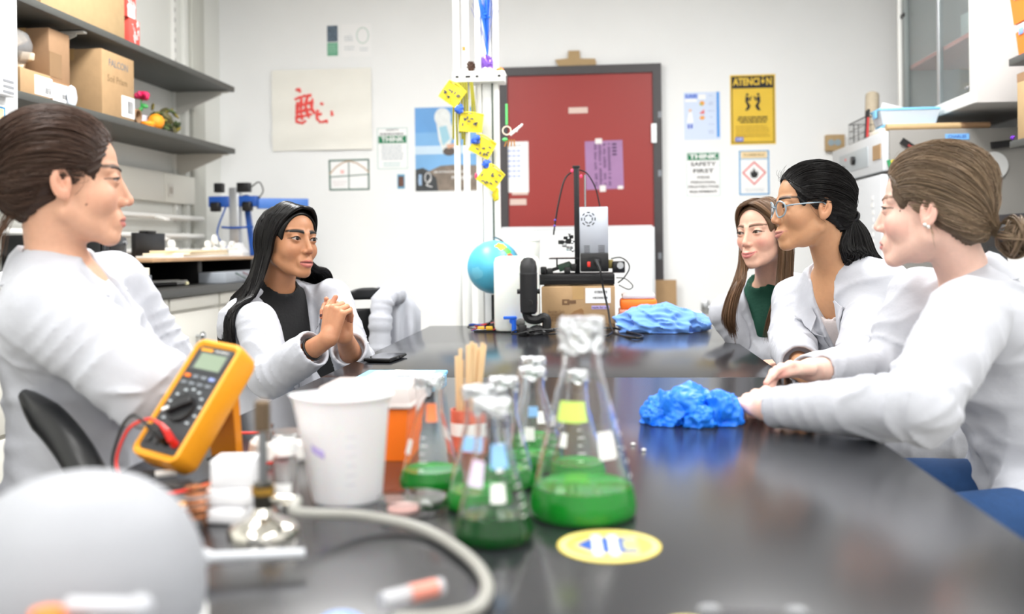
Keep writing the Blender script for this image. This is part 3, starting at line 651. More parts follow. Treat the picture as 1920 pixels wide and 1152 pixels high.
for i, (px, py, hh, lab) in enumerate(((322, 477, .05, 'white printed bracket with a round hole at the notebooks end'), (403, 468, .085, 'white printed fan-shaped part on the notebooks'), (418, 474, .05, 'small white printed wheel part beside the blue gantry'), (390, 478, .03, 'low white printed plate part on the notebooks'), (436, 477, .045, 'white printed cube part at the gantry foot'))):
    p = atX(px, 480, -1.98); t = thing('printed_part', lab, 'printed part', (-1.98, p.y, bz + .0358))
    MB().box2((-.02, -.03, 0), (.02, .03, .012), bevel=.003).build('base', wp, t)
    if i == 1: MB().lathe([(0, -.006), (.03, -.006), (.03, .006), (0, .006)], 20, (0, 0, .05), (0, PI / 2, 0)).build('fan', wp, t); MB().box2((-.006, -.01, .01), (.006, .01, .03)).build('post', wp, t)
    else: MB().lathe([(.006, -.01), (.018, -.01), (.018, .01), (.006, .01), (.006, -.01)], 20, (0, 0, .03), (0, PI / 2, 0), False, False).build('ring', wp, t)
# blue gantry robot
p = atX(443, 470, -2.12)
t = thing('gantry_robot', 'blue and silver gantry machine with black motors in the back corner', 'machine', (p.x, p.y, bz))
gb = mat('gantry_blue', '#1f4f9e', .35); k = scale_at(p)
H = 128 * k
MB().box2((-.03, -.03, .0), (.03, .03, H), bevel=.004).build('column', M_alu, t)
MB().lathe([(.09, 0), (.09, .02), (.05, .06), (.032, .10), (.032, .10)], 4, rot=PI / 4).build('foot', M_white, t)
MB().box((.075, .02, H * .45), (.03, .03, H * .9), (0, -.12, 0), .003).build('strut', gb, t)
zarm = 92 * k
MB().box2((-.15, -.04, zarm), (-.03, .02, zarm + 20 * k), bevel=.004).build('arm', gb, t); MB().box2((.03, -.04, zarm), (.14, .02, zarm + 20 * k), bevel=.004).build('arm', gb, t)
MB().box((.25, .1, zarm + .02), (.3, .05, 20 * k), .55, .004).build('arm', mat('gantry_blue_light', '#4a78c4', .35), t)
for x, z in ((-.1, zarm - .0), (.09, zarm - .0)): MB().box((x, -.05, z + .0), (.055, .05, .055), bevel=.008).build('motor', M_black, t)
for x, wd in ((-.09, .05), (.06, .075)): MB().box((x, -.02, H - .0), (wd, .05, .055), bevel=.004).build('top_motor', M_black, t)
MB().tube(spline([(.1, -.02, H), (.15, -.02, H + .03), (.17, -.01, H - .02), (.14, 0, zarm + .05), (.1, 0, zarm)], 6), .004, 6).build('cable', M_black, t)
MB().tube(spline([(-.04, -.05, zarm), (-.09, -.06, .14), (-.05, -.05, .06), (.0, -.04, .02)], 6), .005, 6).build('cable', gb, t)
MB().tube(spline([(-.07, -.04, .17), (0, -.05, .165), (.12, -.04, .17)], 4), .007, 6).build('crossbar', gb, t)
for i in range(3): MB().box((-.12 + .04 * i, -.06, .02), (.025, .03, .03), .3 * i, .003).build('connector', M_black, t)
# small things on the counter in front of the riser
p = atZ(305, 535, cz); t = thing('marker_pen', 'white marker pen lying on the left counter beside the tape', 'pen', (p.x - .04, p.y + .1, cz), .9); MB().cyl((-.08, 0, .011), (.08, 0, .011), .011).build('barrel', M_white, t); MB().cyl((.08, 0, .011), (.12, 0, .011), .008).build('cap', M_white, t)
p = atZ(340, 537, cz); t = thing('screwdriver', 'black screwdriver with a bright tip on the left counter', 'screwdriver', (p.x - .05, p.y, cz), 1.2); MB().cyl((-.12, 0, .01), (.03, 0, .01), .009).build('handle', M_black, t); MB().cyl((.03, 0, .01), (.09, 0, .01), .004).build('shaft', M_steel, t); MB().cyl((.09, 0, .01), (.105, 0, .01), .008).build('tip', mat('tip_brass', '#e8e2b8', .3), t)
t = thing('circuit_enclosure', 'grey circuit enclosure with wires under the wooden riser', 'enclosure', (-1.915, 4.95, cz)); MB().box2((-.07, -.33, 0), (.07, .33, .055), bevel=.004).build('case', mat('enclosure_grey', '#9aa0a8', .4), t)
for i in range(4): MB().tube(spline([(.07, -.2 + .1 * i, .05), (.1, -.15 + .12 * i, .02), (.09, -.05 + .1 * i, .004), (.12, .05 + .1 * i, .003)], 5), .0025, 5).build('wire', mat('wire%d' % i, ['#274a2f', '#7a2f2f', '#2a2a2c', '#305a80'][i], .5), t)
# crumpled white bag at the far left of the counter
p = atZ(12, 545, cz); tag(lumpy((0, 0, .045), (.1, .16, .05), .2, 21, 36, 20).build('paper_bag', mat('bag_white', '#eceaea', .5), loc=(-2.05, 3.2, cz + .002)), 'crumpled white bag lying on the left counter at the picture edge', 'bag')
# ================================================================== right side: incubator, glass cabinet, shelves
FX = 1.33; FZ = 1.60
fy0 = atX(1655, 260, FX).y; fy1 = atX(1560, 300, FX).y
t = thing('incubator', 'tall grey lab incubator with light control panel on the right', 'incubator', (FX, fy0, 0))
W = fy1 - fy0; Dp = XR - FX - .01
M_inc = mat('incubator_grey', '#7c7a76', .5, var=.02, vscale=4); M_incl = mat('incubator_light', '#c9cccf', .4)
MB().box2((.03, 0, .06), (Dp, W, FZ), bevel=.006).build('body', M_inc, t)
MB().box2((.0, .004, FZ - .19), (.03, W - .004, FZ - .004), bevel=.006).build('control_panel', M_incl, t)
MB().box2((-.012, .004, .12), (.03, W - .004, FZ - .205), bevel=.012).build('front_door', M_incl, t)
for sy in (.06, W - .06):
    for sx in (.08, Dp - .06): MB().cyl((sx, sy, 0), (sx, sy, .06), .025).build('foot', M_black, t)
cp = MB().box2((-.003, W * .25, FZ - .15), (.002, W * .82, FZ - .05), bevel=.001).build('display_plate', mat('panel_plate', '#a9b1b5', .4), t)
MB().cyl((-.02, W * .5, FZ - .1), (.0, W * .5, FZ - .1), .022).build('dial', M_black, t); MB().cyl((-.01, W * .72, FZ - .12), (.0, W * .72, FZ - .12), .01).build('switch', M_black, t); MB().cyl((-.006, W * .68, FZ - .08), (.0, W * .68, FZ - .08), .006).build('lamp', M_redink, t)
MB().box2((-.004, W * .03, FZ - .13), (.001, W * .16, FZ - .06)).build('label', M_card, t, smooth=0)
MB().box2((-.05, W * .9, .7), (-.012, W * .93, 1.0), bevel=.006).build('handle', M_steel, t)
rg = random.Random(2)
for k in range(9): MB().box2((-.0135, .10 + rg.random() * .02, 1.0 + .035 * k), (-.0115, .13 + rg.random() * .03, 1.02 + .035 * k)).build('print_mark', M_white, t, smooth=0)
yk = fy0
def on_side(px, py): return atY(px, py, yk)
def side_item(name, px0, py0, px1, py1, m, rot=0., th=.003):
    a = on_side((px0 + px1) / 2, (py0 + py1) / 2); k = scale_at(a)
    return MB().box((a.x - FX, -th / 2 - .0002, a.z), ((px1 - px0) * k, th, (py1 - py0) * k), (0, -rot, 0)).build(name, m, t, smooth=0)
lb = side_item('tape_label', 1773, 251, 1816, 262, mat('blue_tape', '#6fa6dc', .5))
a = on_side(1794, 256.5); lettering('CHARLES', .02, mat('ink_blue', '#2f4f9e', .6), t, (a.x - FX, -.0042, a.z), (PI / 2, 0, 0), .01)
side_item('magnet_strip', 1686, 271, 1732, 282, M_black, -.62, .012); side_item('magnet_stripe', 1700, 274, 1712, 278, mat('dark_red', '#8a2a2a', .5), -.62, .0145)
side_item('magnet_block', 1858, 265, 1894, 277, M_black, .1, .02)
side_item('sticker', 1664, 300, 1671, 314, mat('sticker_green', '#2a8a5a', .5), .3); side_item('sticker', 1671, 300, 1678, 313, mat('sticker_yellow', '#d6c63a', .5), .3)
a = on_side(1862, 311); k = scale_at(a)
MB().lathe([(8 * k, 0), (26 * k, 0), (26 * k, .008), (8 * k, .008), (8 * k, 0)], 36, (a.x - FX, -.001, a.z), (PI / 2, 0, 0), False, False).build('disc', mat('disc_grey', '#b9bab9', .35), t)
MB().lathe([(0, 0), (8 * k, 0), (8 * k, .005), (0, .005)], 24, (a.x - FX, -.001, a.z), (PI / 2, 0, 0)).build('disc_hub', M_dkgrey, t)

# things on top of the incubator
ft = FZ + .0005
a = atZ(1662, 247, FZ); p = atY(1655, 248, fy0 + .06)
t2 = thing('paper_roll', 'long brown cardboard roll lying on top of the incubator', 'roll', (FX + .03, fy0 + .05, ft))
k = scale_at((FX, fy0, FZ)); L = 188 * k
MB().lathe([(.012, 0), (.0165, 0), (.0165, L * .72), (.012, L * .72)], 24, (0, 0, .017), (0, PI / 2, 0)).build('tube', M_card3, t2); MB().lathe([(.0158, L * .72), (.0158, L), (.012, L)], 24, (0, 0, .017), (0, PI / 2, 0)).build('tube_end', M_card2, t2)
M_tub = mat('tub_clear', '#e8eef4', .25, trans=.45, ior=1.3, alpha=.9)
def tub(name, label, loc, size, lid, rot=0.):
    t = thing(name, label, 'container', loc, rot); x, y, z = size; m = MB()
    q = [(-x * .44, -y * .44), (x * .44, -y * .44), (x * .44, y * .44), (-x * .44, y * .44)]; r2 = [(a / .88, b / .88) for a, b in q]
    vs = [(a, b, .001) for a, b in q] + [(a, b, z) for a, b in r2] + [(a * .97, b * .97, z) for a, b in r2] + [(a * .96, b * .96, .004) for a, b in q]
    fs = [(3, 2, 1, 0), (12, 13, 14, 15)]
    for s_ in range(3):
        for i in range(4): j = (i + 1) % 4; fs.append((s_ * 4 + i, s_ * 4 + j, s_ * 4 + 4 + j, s_ * 4 + 4 + i))
    m.add(vs, fs); m.build('tub', M_tub, t, smooth=0)
    MB().box2((-x / 2 - .004, -y / 2 - .004, z), (x / 2 + .004, y / 2 + .004, z + .012), bevel=.004).build('lid', lid, t)
    for sx in (-1, 1): MB().box2((sx * (x / 2 + .004) - .003, -y * .2, z - .03), (sx * (x / 2 + .004) + .003, y * .2, z + .006), bevel=.001).build('clip', lid, t)
    return t
M_lidb = mat('lid_blue', '#7fc4ea', .35); M_lidw = mat('lid_white', '#eef2f6', .35)
tub('plastic_tub', 'clear tub with blue lid, lower of two on the incubator', (1.52, fy0 + .2, ft), (.28, .16, .03), M_lidb)
tub('plastic_tub', 'clear tub with blue lid, upper of two on the incubator', (1.50, fy0 + .22, ft + .0428), (.28, .15, .068), M_lidb)
# wire basket
bk = thing('wire_basket', 'black wire mesh basket of oddments on top of the incubator', 'basket', (FX + .12, fy0 + .52, ft)); m = MB()
bx, by, bh = .10, .16, .11
for i in range(9):
    for sgn in (-1, 1):
        u = -1 + 2 * i / 8; m.cyl((u * bx, sgn * by, .0), (u * bx, sgn * by, bh), .0015, n=5); m.cyl((sgn * bx, u * by, .0), (sgn * bx, u * by, bh), .0015, n=5)
for zz in (.002, .035, .07): m.tube([(-bx, -by, zz), (bx, -by, zz), (bx, by, zz), (-bx, by, zz), (-bx, -by, zz)], .0015, 5)
o = m.build('wire_mesh', M_black, bk); o['kind'] = 'stuff'
MB().tube([(-bx, -by, bh), (bx, -by, bh), (bx, by, bh), (-bx, by, bh), (-bx, -by, bh)], .003, 6).build('rim', M_black, bk)
MB().box2((-bx, -by, 0), (bx, by, .003)).build('bottom', M_black, bk, smooth=0)
base = Vector((FX + .12, fy0 + .52, ft + .004))
tag(MB().cyl((0, -.05, .0), (.05, .11, .24), .035, n=20).build('mesh_roll', mat('roll_beige', '#a89c88', .8, var=.2, vscale=200), loc=base + Vector((-.04, .0, .012))), 'rolled beige mesh sticking out of the wire basket', 'mesh roll')
tag(MB().box2((-.07, -.006, 0), (.07, .006, .17), bevel=.001).build('white_card', M_paper, loc=base + Vector((.02, -.1, .0)), rot=(.12, .25, .1)), 'white card leaning in the front of the wire basket', 'card')
tag(MB().box2((-.05, -.02, 0), (.05, .02, .15), bevel=.003).build('black_case', M_black, loc=base + Vector((.045, -.03, .0)), rot=(.0, .15, .1)), 'black flat case standing in the wire basket', 'case')
for i, (c, lab) in enumerate((('#b03030', 'red pen standing beside the wire basket'), ('#222226', 'black pen standing beside the wire basket'))):
    t2 = thing('pen', lab, 'pen', (FX + .012 + .004 * i, fy0 + .3 + .05 * i, ft), (.0, .06, 0)); MB().cyl((0, 0, 0), (0, 0, .10), .006).build('barrel', mat('pen%d' % i, c, .4), t2); MB().cyl((0, 0, .10), (0, 0, .14), .0065).build('cap', M_black, t2)
tag(MB().box2((-.04, -.1, 0), (.04, .1, .022), bevel=.003).build('paper_pad', mat('pad_cream', '#e6e0d2', .7), loc=(FX + .06, fy0 + .22, ft), rot=(0, 0, .0)), 'cream pad of paper lying in front of the wire basket', 'paper pad')
# beige electrical box on the back wall
p = atY(1563, 269, YB); t2 = thing('junction_box', 'beige junction box with two round knockouts above the incubator', 'junction box', (p.x, YB, p.z)); k = scale_at(p)
MB().box2((-17 * k, -.05, -15 * k), (17 * k, 0, 15 * k), bevel=.004).build('body', M_card3, t2)
for sx in (-8, 4): MB().lathe([(.0, .05), (.02, .05), (.02, .054), (.0, .054)], 20, (sx * k, 0, 0), (PI / 2, 0, 0)).build('knockout', mat('knock_blue', '#93a4ad', .4), t2)

# glass-front wall cabinet
GX = 1.68; gz = 1.69; gy0 = atX(1832, 194, GX).y; gy1 = atX(1689, 250, GX).y; gt = 2.78
t = thing('glass_cabinet', 'white wall cabinet with sliding glass doors on the right wall', 'cabinet', (GX, gy0, gz)); Wg = gy1 - gy0; Dg = XR - GX - .003; Hg = gt - gz
e = .03
MB().box2((0, 0, 0), (Dg, e, Hg), bevel=.002).build('side_panel', mat('cab_white', '#c8c5c3', .4), t); MB().box2((0, Wg - e, 0), (Dg, Wg, Hg), bevel=.002).build('side_panel', mat('cab_white', ''), t)
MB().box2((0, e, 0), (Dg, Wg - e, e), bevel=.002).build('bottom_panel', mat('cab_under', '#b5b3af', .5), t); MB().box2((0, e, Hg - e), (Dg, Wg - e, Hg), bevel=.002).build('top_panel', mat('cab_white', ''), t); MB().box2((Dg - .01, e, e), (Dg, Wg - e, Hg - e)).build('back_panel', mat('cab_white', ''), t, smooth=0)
MB().box2((-.014, .0, -.0), (.0, Wg, .055), bevel=.002).build('front_rail', M_whitem, t); MB().box2((-.014, 0, Hg - .05), (0, Wg, Hg), bevel=.002).build('front_rail', M_whitem, t); MB().box2((-.014, 0, .055), (0, .05, Hg - .05), bevel=.002).build('front_stile', M_whitem, t); MB().box2((-.014, Wg - .03, .055), (0, Wg, Hg - .05), bevel=.002).build('front_stile', M_whitem, t)
gl = mat('cabinet_glass', '#e6eeee', .04, trans=.9, ior=1.1)
ym = Wg * .45
for (q0, q1, xo) in ((.05, ym + .03, .008), (ym, Wg - .03, .02)):
    g = MB().box2((xo, q0, .055), (xo + .005, q1, Hg - .05)).build('glass_pane', gl, t, smooth=0)
    MB().box2((xo - .003, q0 if q0 > .06 else q1 - .03, .055), (xo + .009, (q0 if q0 > .06 else q1 - .03) + .03, Hg - .05), bevel=.002).build('edge_profile', M_alu, g)
MB().box2((.0, Wg - .085, .06), (.03, Wg - .04, Hg - .06), bevel=.003).build('track_post', mat('post_grey', '#7f8685', .4), t)
for zz in (.06, .62): MB().box2((-.006, Wg - .09, zz), (.002, Wg - .03, zz + .02), bevel=.002).build('latch', M_black, t)
MB().box2((-.02, .06, .075), (.0, .1, .085), bevel=.002).build('lock', M_steel, t)
MB().box2((.035, e, .33), (Dg - .012, Wg - e, .35)).build('inner_shelf', mat('shelf_pink', '#d98a80', .5), t, smooth=0)
zb = gz + e
def ct(name, label, dy, dx, dz, size, m, cat): return tag(MB().box2((-size[0] / 2, -size[1] / 2, 0), (size[0] / 2, size[1] / 2, size[2]), bevel=.004).build(name, m, loc=(GX + dx, gy0 + dy, dz)), label, cat)
ct('tip_rack', 'teal rack stored behind the cabinet glass, lower right', .2, .2, zb + .0005, (.2, .2, .12), mat('rack_teal', '#7fb0a6', .4), 'rack')
ct('storage_case', 'pale case on the pink shelf behind the cabinet glass', .3, .2, gz + .3505, (.2, .3, .14), mat('case_pale', '#c9d2d0', .4), 'case')

# open shelves at the right edge
HX = 1.72
ye = atX(1891, 118, HX).y
zs2 = (atX(1893, 124, HX).z, atX(1893, 279, HX).z)
for i, z in enumerate(zs2):
    t = thing('wall_shelf', ('upper', 'lower')[i] + ' dark grey wall shelf at the right picture edge', 'shelf', (HX, ye - 1.6, z)); MB().box2((0, 0, 0), (XR - HX - .002, 1.6, .03), bevel=.002).build('shelf_board', M_shelf, t)
    for yy in (.25, 1.35): MB().prism([(.0, .0), (.28, .0), (.28, -.1), (.25, -.1)], .006, (XR - HX - .285, yy, -.0005), (PI / 2, 0, 0)).build('bracket', mat('bracket_grey', ''), t, smooth=0)
def tipbox(label, loc, w_=.1, h_=.09, lidh=.045, rot=0.):
    t = thing('tip_box', label, 'tip box', loc, rot)
    m = MB(); a, b = w_ * .42, w_ / 2; vs = [(sx * a, sy * a, 0) for sx, sy in ((-1, -1), (1, -1), (1, 1), (-1, 1))] + [(sx * b, sy * b, h_) for sx, sy in ((-1, -1), (1, -1), (1, 1), (-1, 1))]
    m.add(vs, [(3, 2, 1, 0), (4, 5, 6, 7)] + [(i, (i + 1) % 4, 4 + (i + 1) % 4, 4 + i) for i in range(4)]); m.build('rack', M_orange, t, smooth=0)
    MB().box2((-b, -b, h_), (b, b, h_ + lidh), bevel=.006).build('lid', mat('lid_frost', '#f1e6e2', .3, trans=.3, ior=1.2), t); MB().box2((-b - .004, -.02, h_ - .015), (-b + .001, .02, h_ + .012), bevel=.002).build('latch', mat('latch_blue', '#7ea0dc', .4), t)
    return t
zt = zs2[0] + .0305
tipbox('orange tip box, lower of the stack at the right shelf edge', (HX + .07, ye - .09, zt), .11, .10, .035)
tipbox('orange tip box, upper of the stack at the right shelf edge', (HX + .065, ye - .085, zt + .1355), .13, .11, .05)
sz = (.2, .2, .24)
t = carton('cardboard_box', 'open brown carton on the lower right shelf', (HX + .12, ye - .13, zs2[1] + .0305), sz, M_card3, flaps=False)
MB().box2((-.1, -.1, .24), (-.085, .1, .275)).build('flap', M_card2, t, smooth=0)
t2 = thing('purple_bow', 'shiny purple ribbon bow under the open carton, at the shelf edge', 'bow', (HX + .008, ye - .012, zs2[1] + .0305))
for i in range(4): MB().sphere((-.002 + .004 * (i % 2), -.006 + .005 * i, .012 + .004 * (i % 2)), (.006, .005, .009), 8, 6, (i, 0, i)).build('loop', mat('foil_purple', '#6a2fb0', .25, metal=.5), t2)
# right bench behind the near woman
t = thing('side_bench', 'white side bench along the right wall with a dark top', 'bench', (1.5, 2.4, 0)); MB().box2((0, 0, .87), (XR - 1.5 - .003, 1.9, .91), bevel=.003).build('bench_top', M_counter, t)
for yy in (.0, .635, 1.27):
    o = MB().box2((.03, yy + .003, .08), (XR - 1.5 - .01, yy + .63, .869)).build('cupboard', M_lab, t, smooth=0); MB().box2((.012, yy + .02, .1), (.03, yy + .615, .85), bevel=.003).build('cupboard_door', M_lab, o)
MB().box2((.06, .02, 0), (XR - 1.5 - .02, 1.88, .08)).build('plinth', M_dkgrey, t, smooth=0)
bx_, by_ = atX(1912, 430, 1.62).x, atX(1912, 430, 1.62).y
t = thing('black_instrument', 'black instrument box on the right bench behind the near woman', 'instrument', (1.8, by_ + .2, .911)); MB().box2((-.18, -.22, 0), (.2, .22, .19), bevel=.008).build('case', M_black, t); MB().box2((-.182, -.15, .05), (-.178, .1, .14)).build('screen', mat('screen_dark', '#1c2024', .15), t, smooth=0); MB().box2((-.18, -.2, .19), (.0, .2, .27), bevel=.006).build('hood', mat('hood_dark', '#232326', .4), t)
t = thing('white_cup', 'white cup with a bright pink item at the right picture edge', 'cup', (1.585, by_ - .12, .911)); MB().lathe([(0, 0), (.05, 0), (.06, .16), (.056, .16), (.047, .006), (0, .006)], 28).build('cup', M_white, t)
for i in range(4): MB().tube(spline([(0, 0, .02), (.01 * i - .02, .0, .15), (-.03 + .015 * i, .01 * i - .02, .2 + .01 * (i % 2)), (-.05 + .03 * i, .02 * i - .03, .21)], 5), .006, 6).build('pink_strip', mat('hot_pink', '#ff3fb0', .4), t)
# ================================================================== far end of the table and the service column
T = TZ + .0003
# service column behind the table end
cyY = TYF + .12
def colx(px, py=300): return atY(px, py, cyY).x
t = thing('service_column', 'white service column with two thin pipes behind the globe', 'column', (colx(905), cyY, 0))
ox = colx(905)
k = scale_at((ox, cyY, 1.5))
for px0, px1, n in ((852, 864, 'pipe'), (869, 882, 'pipe')):
    r = (px1 - px0) / 2 * k; c = colx((px0 + px1) / 2) - ox; MB().cyl((c, 0, 0), (c, 0, CEIL - .001), r, n=20).build(n, M_whitem, t)
zb = atY(900, 157, cyY).z; zt_ = atY(900, 137, cyY).z
MB().box2((colx(893) - ox, -.0, 0), (colx(904) - ox, .05, CEIL - .001), bevel=.004).build('post', M_whitem, t); MB().box2((colx(905) - ox, .005, 0), (colx(923) - ox, .045, CEIL - .001), bevel=.003).build('post_web', mat('post_web', '#e9eaea', .4), t); MB().box2((colx(926) - ox, -.0, 0), (colx(936) - ox, .05, CEIL - .001), bevel=.004).build('post', M_whitem, t)
MB().cyl((colx(924.5) - ox, -.003, .75), (colx(924.5) - ox, -.003, zb), .003, n=8).build('cable', mat('cable_green', '#1f3a2a', .5), t)
br = MB().box2((colx(853) - ox, -.05, zb), (colx(950) - ox, .055, zt_), bevel=.004).build('bracket_bar', M_whitem, t)
for px in (862, 882, 899, 940): MB().box((colx(px) - ox, -.0505, (zb + zt_) / 2), (.014 if px != 882 else .022, .002, .010), bevel=.0008).build('slot', M_black, br)
# trinkets on the bracket
zt2 = zt_ + .0005
p = atY(882, 137, cyY); t = thing('pine_cone', 'small brown pine cone standing on the column bracket', 'pine cone', (p.x, cyY, zt2)); mb = MB(); r0 = .018
MB().sphere((0, 0, .022), (.012, .012, .022), 12, 8).build('core', mat('cone_brown', '#4a3224', .7), t)
for j in range(6):
    for i in range(8):
        an = i * PI / 4 + j * .4; rr = r0 * math.sin(PI * (j + 1) / 7.5); MB().sphere((rr * math.cos(an), rr * math.sin(an), .008 + .0075 * j), (.006, .004, .004), 6, 4, an).build('scale', mat('cone_brown', ''), t)
p = atY(914, 133, cyY); t = thing('tinsel_spray', 'blue tinsel spray rising from a purple foil weight on the bracket', 'decoration', (p.x, cyY, zt2))
k = scale_at((p.x, cyY, 1.7)); fp = mat('foil_purple2', '#7d56b8', .2, metal=.6)
lumpy((0, 0, .036), (.026, .024, .04), .25, 31, 20, 12).build('foil_weight', fp, t); MB().lathe([(.022, 0), (.026, .012), (.014, .03)], 14, (0, 0, 0)).build('foil_base', mat('foil_silver', '#e9dff0', .2, metal=.7), t)
rg = random.Random(6)
for grp, (m_, n_, r_w) in enumerate(((mat('tinsel_blue', '#2f7ae6', .3, metal=.2), 30, .0019), (mat('tinsel_dark', '#3a56b4', .3, metal=.2), 22, .0008))):
    for i in range(n_):
        sp = (.035 if grp == 0 else .07); tx = rg.uniform(-sp, sp) - .01; ty = rg.uniform(-.03, .03); hh = rg.uniform(.2, .31)
        MB().tube(spline([(0, 0, .06), (tx * .25, ty * .3, .06 + hh * .4), (tx, ty, .06 + hh)], 4), r_w, 4).build('tinsel_strand', m_, t)
for i in range(12): MB().sphere((rg.uniform(-.03, .015), rg.uniform(-.02, .02), rg.uniform(.22, .36)), (.008, .004, .006), 6, 4, (rg.random(), 0, rg.random())).build('tinsel_star', mat('tinsel_bright', '#3d86f2', .2, metal=.4), t)
for i, (px, py, lab) in enumerate(((870, 94, 'orange flag pin left of the blue tinsel'), (899, 95, 'orange flag pin beside the blue tinsel'))):
    p = atY(px, py, cyY); t = thing('flag_pin', lab, 'flag pin', (p.x, cyY + (.03 if i else -.03), zt2)); MB().cyl((0, 0, 0), (0, 0, p.z - zt2 + .01), .001, n=6).build('wire', M_steel, t); MB().box((.004, 0, p.z - zt2), (.012, .002, .018)).build('flag', M_orange, t, smooth=0)
p = atY(937, 132, cyY); tag(lumpy((0, 0, .01), (.016, .012, .011), .3, 5, 14, 10).build('orange_rag', M_orange, loc=(p.x, cyY, zt2)), 'scrap of orange paper on the right end of the bracket', 'scrap')
p = atY(866, 137, cyY); tag(lumpy((0, 0, .007), (.02, .02, .008), .25, 15, 14, 10).build('white_scrap', M_paper, loc=(p.x - .004, cyY, zt2)), 'crumpled white scrap on the left end of the bracket', 'scrap')
# yellow mesh pennants hanging down the column
ym_ = mat('pennant_yellow', '#e3cf2f', .6, var=.12, vscale=60); yn = mat('pennant_ink', '#26305e', .6)
fy = cyY - .065
fx = {}
for i, (px, py, w_, h_, rot, lab) in enumerate(((848, 177, 40, 36, -.62, 'yellow mesh pennant hanging at the top of the column'), (884, 231, 44, 34, -.1, 'yellow mesh pennant, second from the top'), (905, 276, 42, 34, -.5, 'yellow mesh pennant, third from the top'), (920, 333, 40, 38, -.65, 'lowest yellow mesh pennant on the column'))):
    p = atY(px, py, fy); k = scale_at(p); t = thing('caution_pennant', lab, 'pennant', (p.x, fy - .004 * i, p.z), (PI / 2, rot, 0), group='yellow pennants on the column')
    t.rotation_euler = (PI / 2, -rot, 0)
    W_, H_ = w_ * k, h_ * k
    MB().sheet([[((u / 8 - .5) * W_, (v / 6 - .5) * H_, .006 * math.sin(u * .8 + v * .5 + i)) for u in range(9)] for v in range(7)], .002).build('mesh_cloth', ym_, t)
    rg = random.Random(i + 20)
    for kx in range(9):
        u, v = rg.uniform(-.38, .38), rg.uniform(-.38, .38); MB().box((u * W_, v * H_, .009), (.012, .005, .004), rg.choice((0, 1.57, .7))).build('print_mark', yn, t, smooth=0)
    MB().tube(spline([(-W_ / 2, H_ / 2, 0), (-W_ * .1, H_ * .58, .002), (W_ / 2, H_ / 2, 0)], 5), .003, 6).build('hem_cord', ym_, t)
ol = mat('olive_strap', '#8f8a22', .7)
t = thing('olive_fringe', 'bundle of olive yellow straps hanging from the bracket', 'straps', (atY(870, 160, fy).x, fy + .016, zb))
for i in range(8):
    p = atY(849 + 5.2 * i if i < 6 else 884 + 4 * (i - 6), 160, fy); x = p.x - t.location.x; L = .24 + .03 * math.sin(i * 2.1) if i < 6 else .17
    MB().tube(spline([(x * .8, 0, -.002), (x, -.004, -L * .5), (x * 1.05 + .004 * math.sin(i), 0, -L)], 5), .005, 6).build('strap', ol, t)
for i, (px, py) in enumerate(((862, 206), (893, 262), (913, 308))):
    p = atY(px, py, fy); tag(lumpy((0, 0, 0), (.018, .01, .02), .5, 40 + i, 16, 12, 6).build('blue_ribbon_knot', mat('ribbon_blue', '#2f5ec4', .4), loc=(p.x, fy - .008, p.z)), ['blue ribbon knot under the top yellow pennant', 'blue ribbon knot under the second pennant', 'blue ribbon knot above the lowest pennant'][i], 'ribbon')
p = atY(929, 365, fy); tag(lumpy((0, 0, 0), (.014, .01, .03), .4, 50, 16, 12, 6).build('yellow_tail', ym_, loc=(p.x, fy + .01, p.z)), 'crumpled yellow tail of the pennant string on the post', 'ribbon')
p = atY(893, 331, fy); tag(lumpy((0, 0, 0), (.006, .005, .014), .4, 51, 12, 8, 6).build('pink_clip', mat('clip_pink', '#f0466e', .4), loc=(p.x, fy + .0, p.z)), 'pink clip at the left of the lowest pennant', 'clip')
# keychain hanging at the right end of the bracket
p0 = atY(949, 142, cyY - .055); t = thing('key_lanyard', 'white and green keyring charm hanging on a dark cord by the door', 'lanyard', (p0.x, cyY - .056, p0.z)); k = scale_at(p0)
MB().tube(spline([(0, 0, 0), (.001, 0, -25 * k), (0, 0, -53 * k)], 5), .0018, 6).build('cord', M_dkgrey, t); MB().tube(spline([(0, 0, -53 * k), (.0, 0, -75 * k), (.0, 0, -92 * k)], 4), .005, 8).build('green_strap', mat('strap_green', '#58c46a', .5), t)
MB().lathe([(.015, -.002), (.02, -.002), (.02, .002), (.015, .002), (.015, -.002)], 20, (.0, 0, -103 * k), (PI / 2, 0, 0), False, False).build('ring', mat('ring_cream', '#e9d6c2', .5), t)
for i in range(4): MB().tube(spline([(.015, 0, -112 * k), (.03 + .01 * i, 0, -104 * k + .007 * i), (.045 + .006 * i, 0, -100 * k + .01 * (i - 1))], 4), .005, 6).build('charm_petal', M_white, t)
MB().sphere((-.008, 0, -120 * k), (.012, .006, .008), 10, 8).build('charm', mat('strap_green', ''), t)
for i in range(4): MB().cyl((.0 + .01 * i, 0, -120 * k), (-.01 + .014 * i, 0, -133 * k), .003, n=6).build('key', mat('key_brown', '#b07a3a', .4, metal=.4), t)

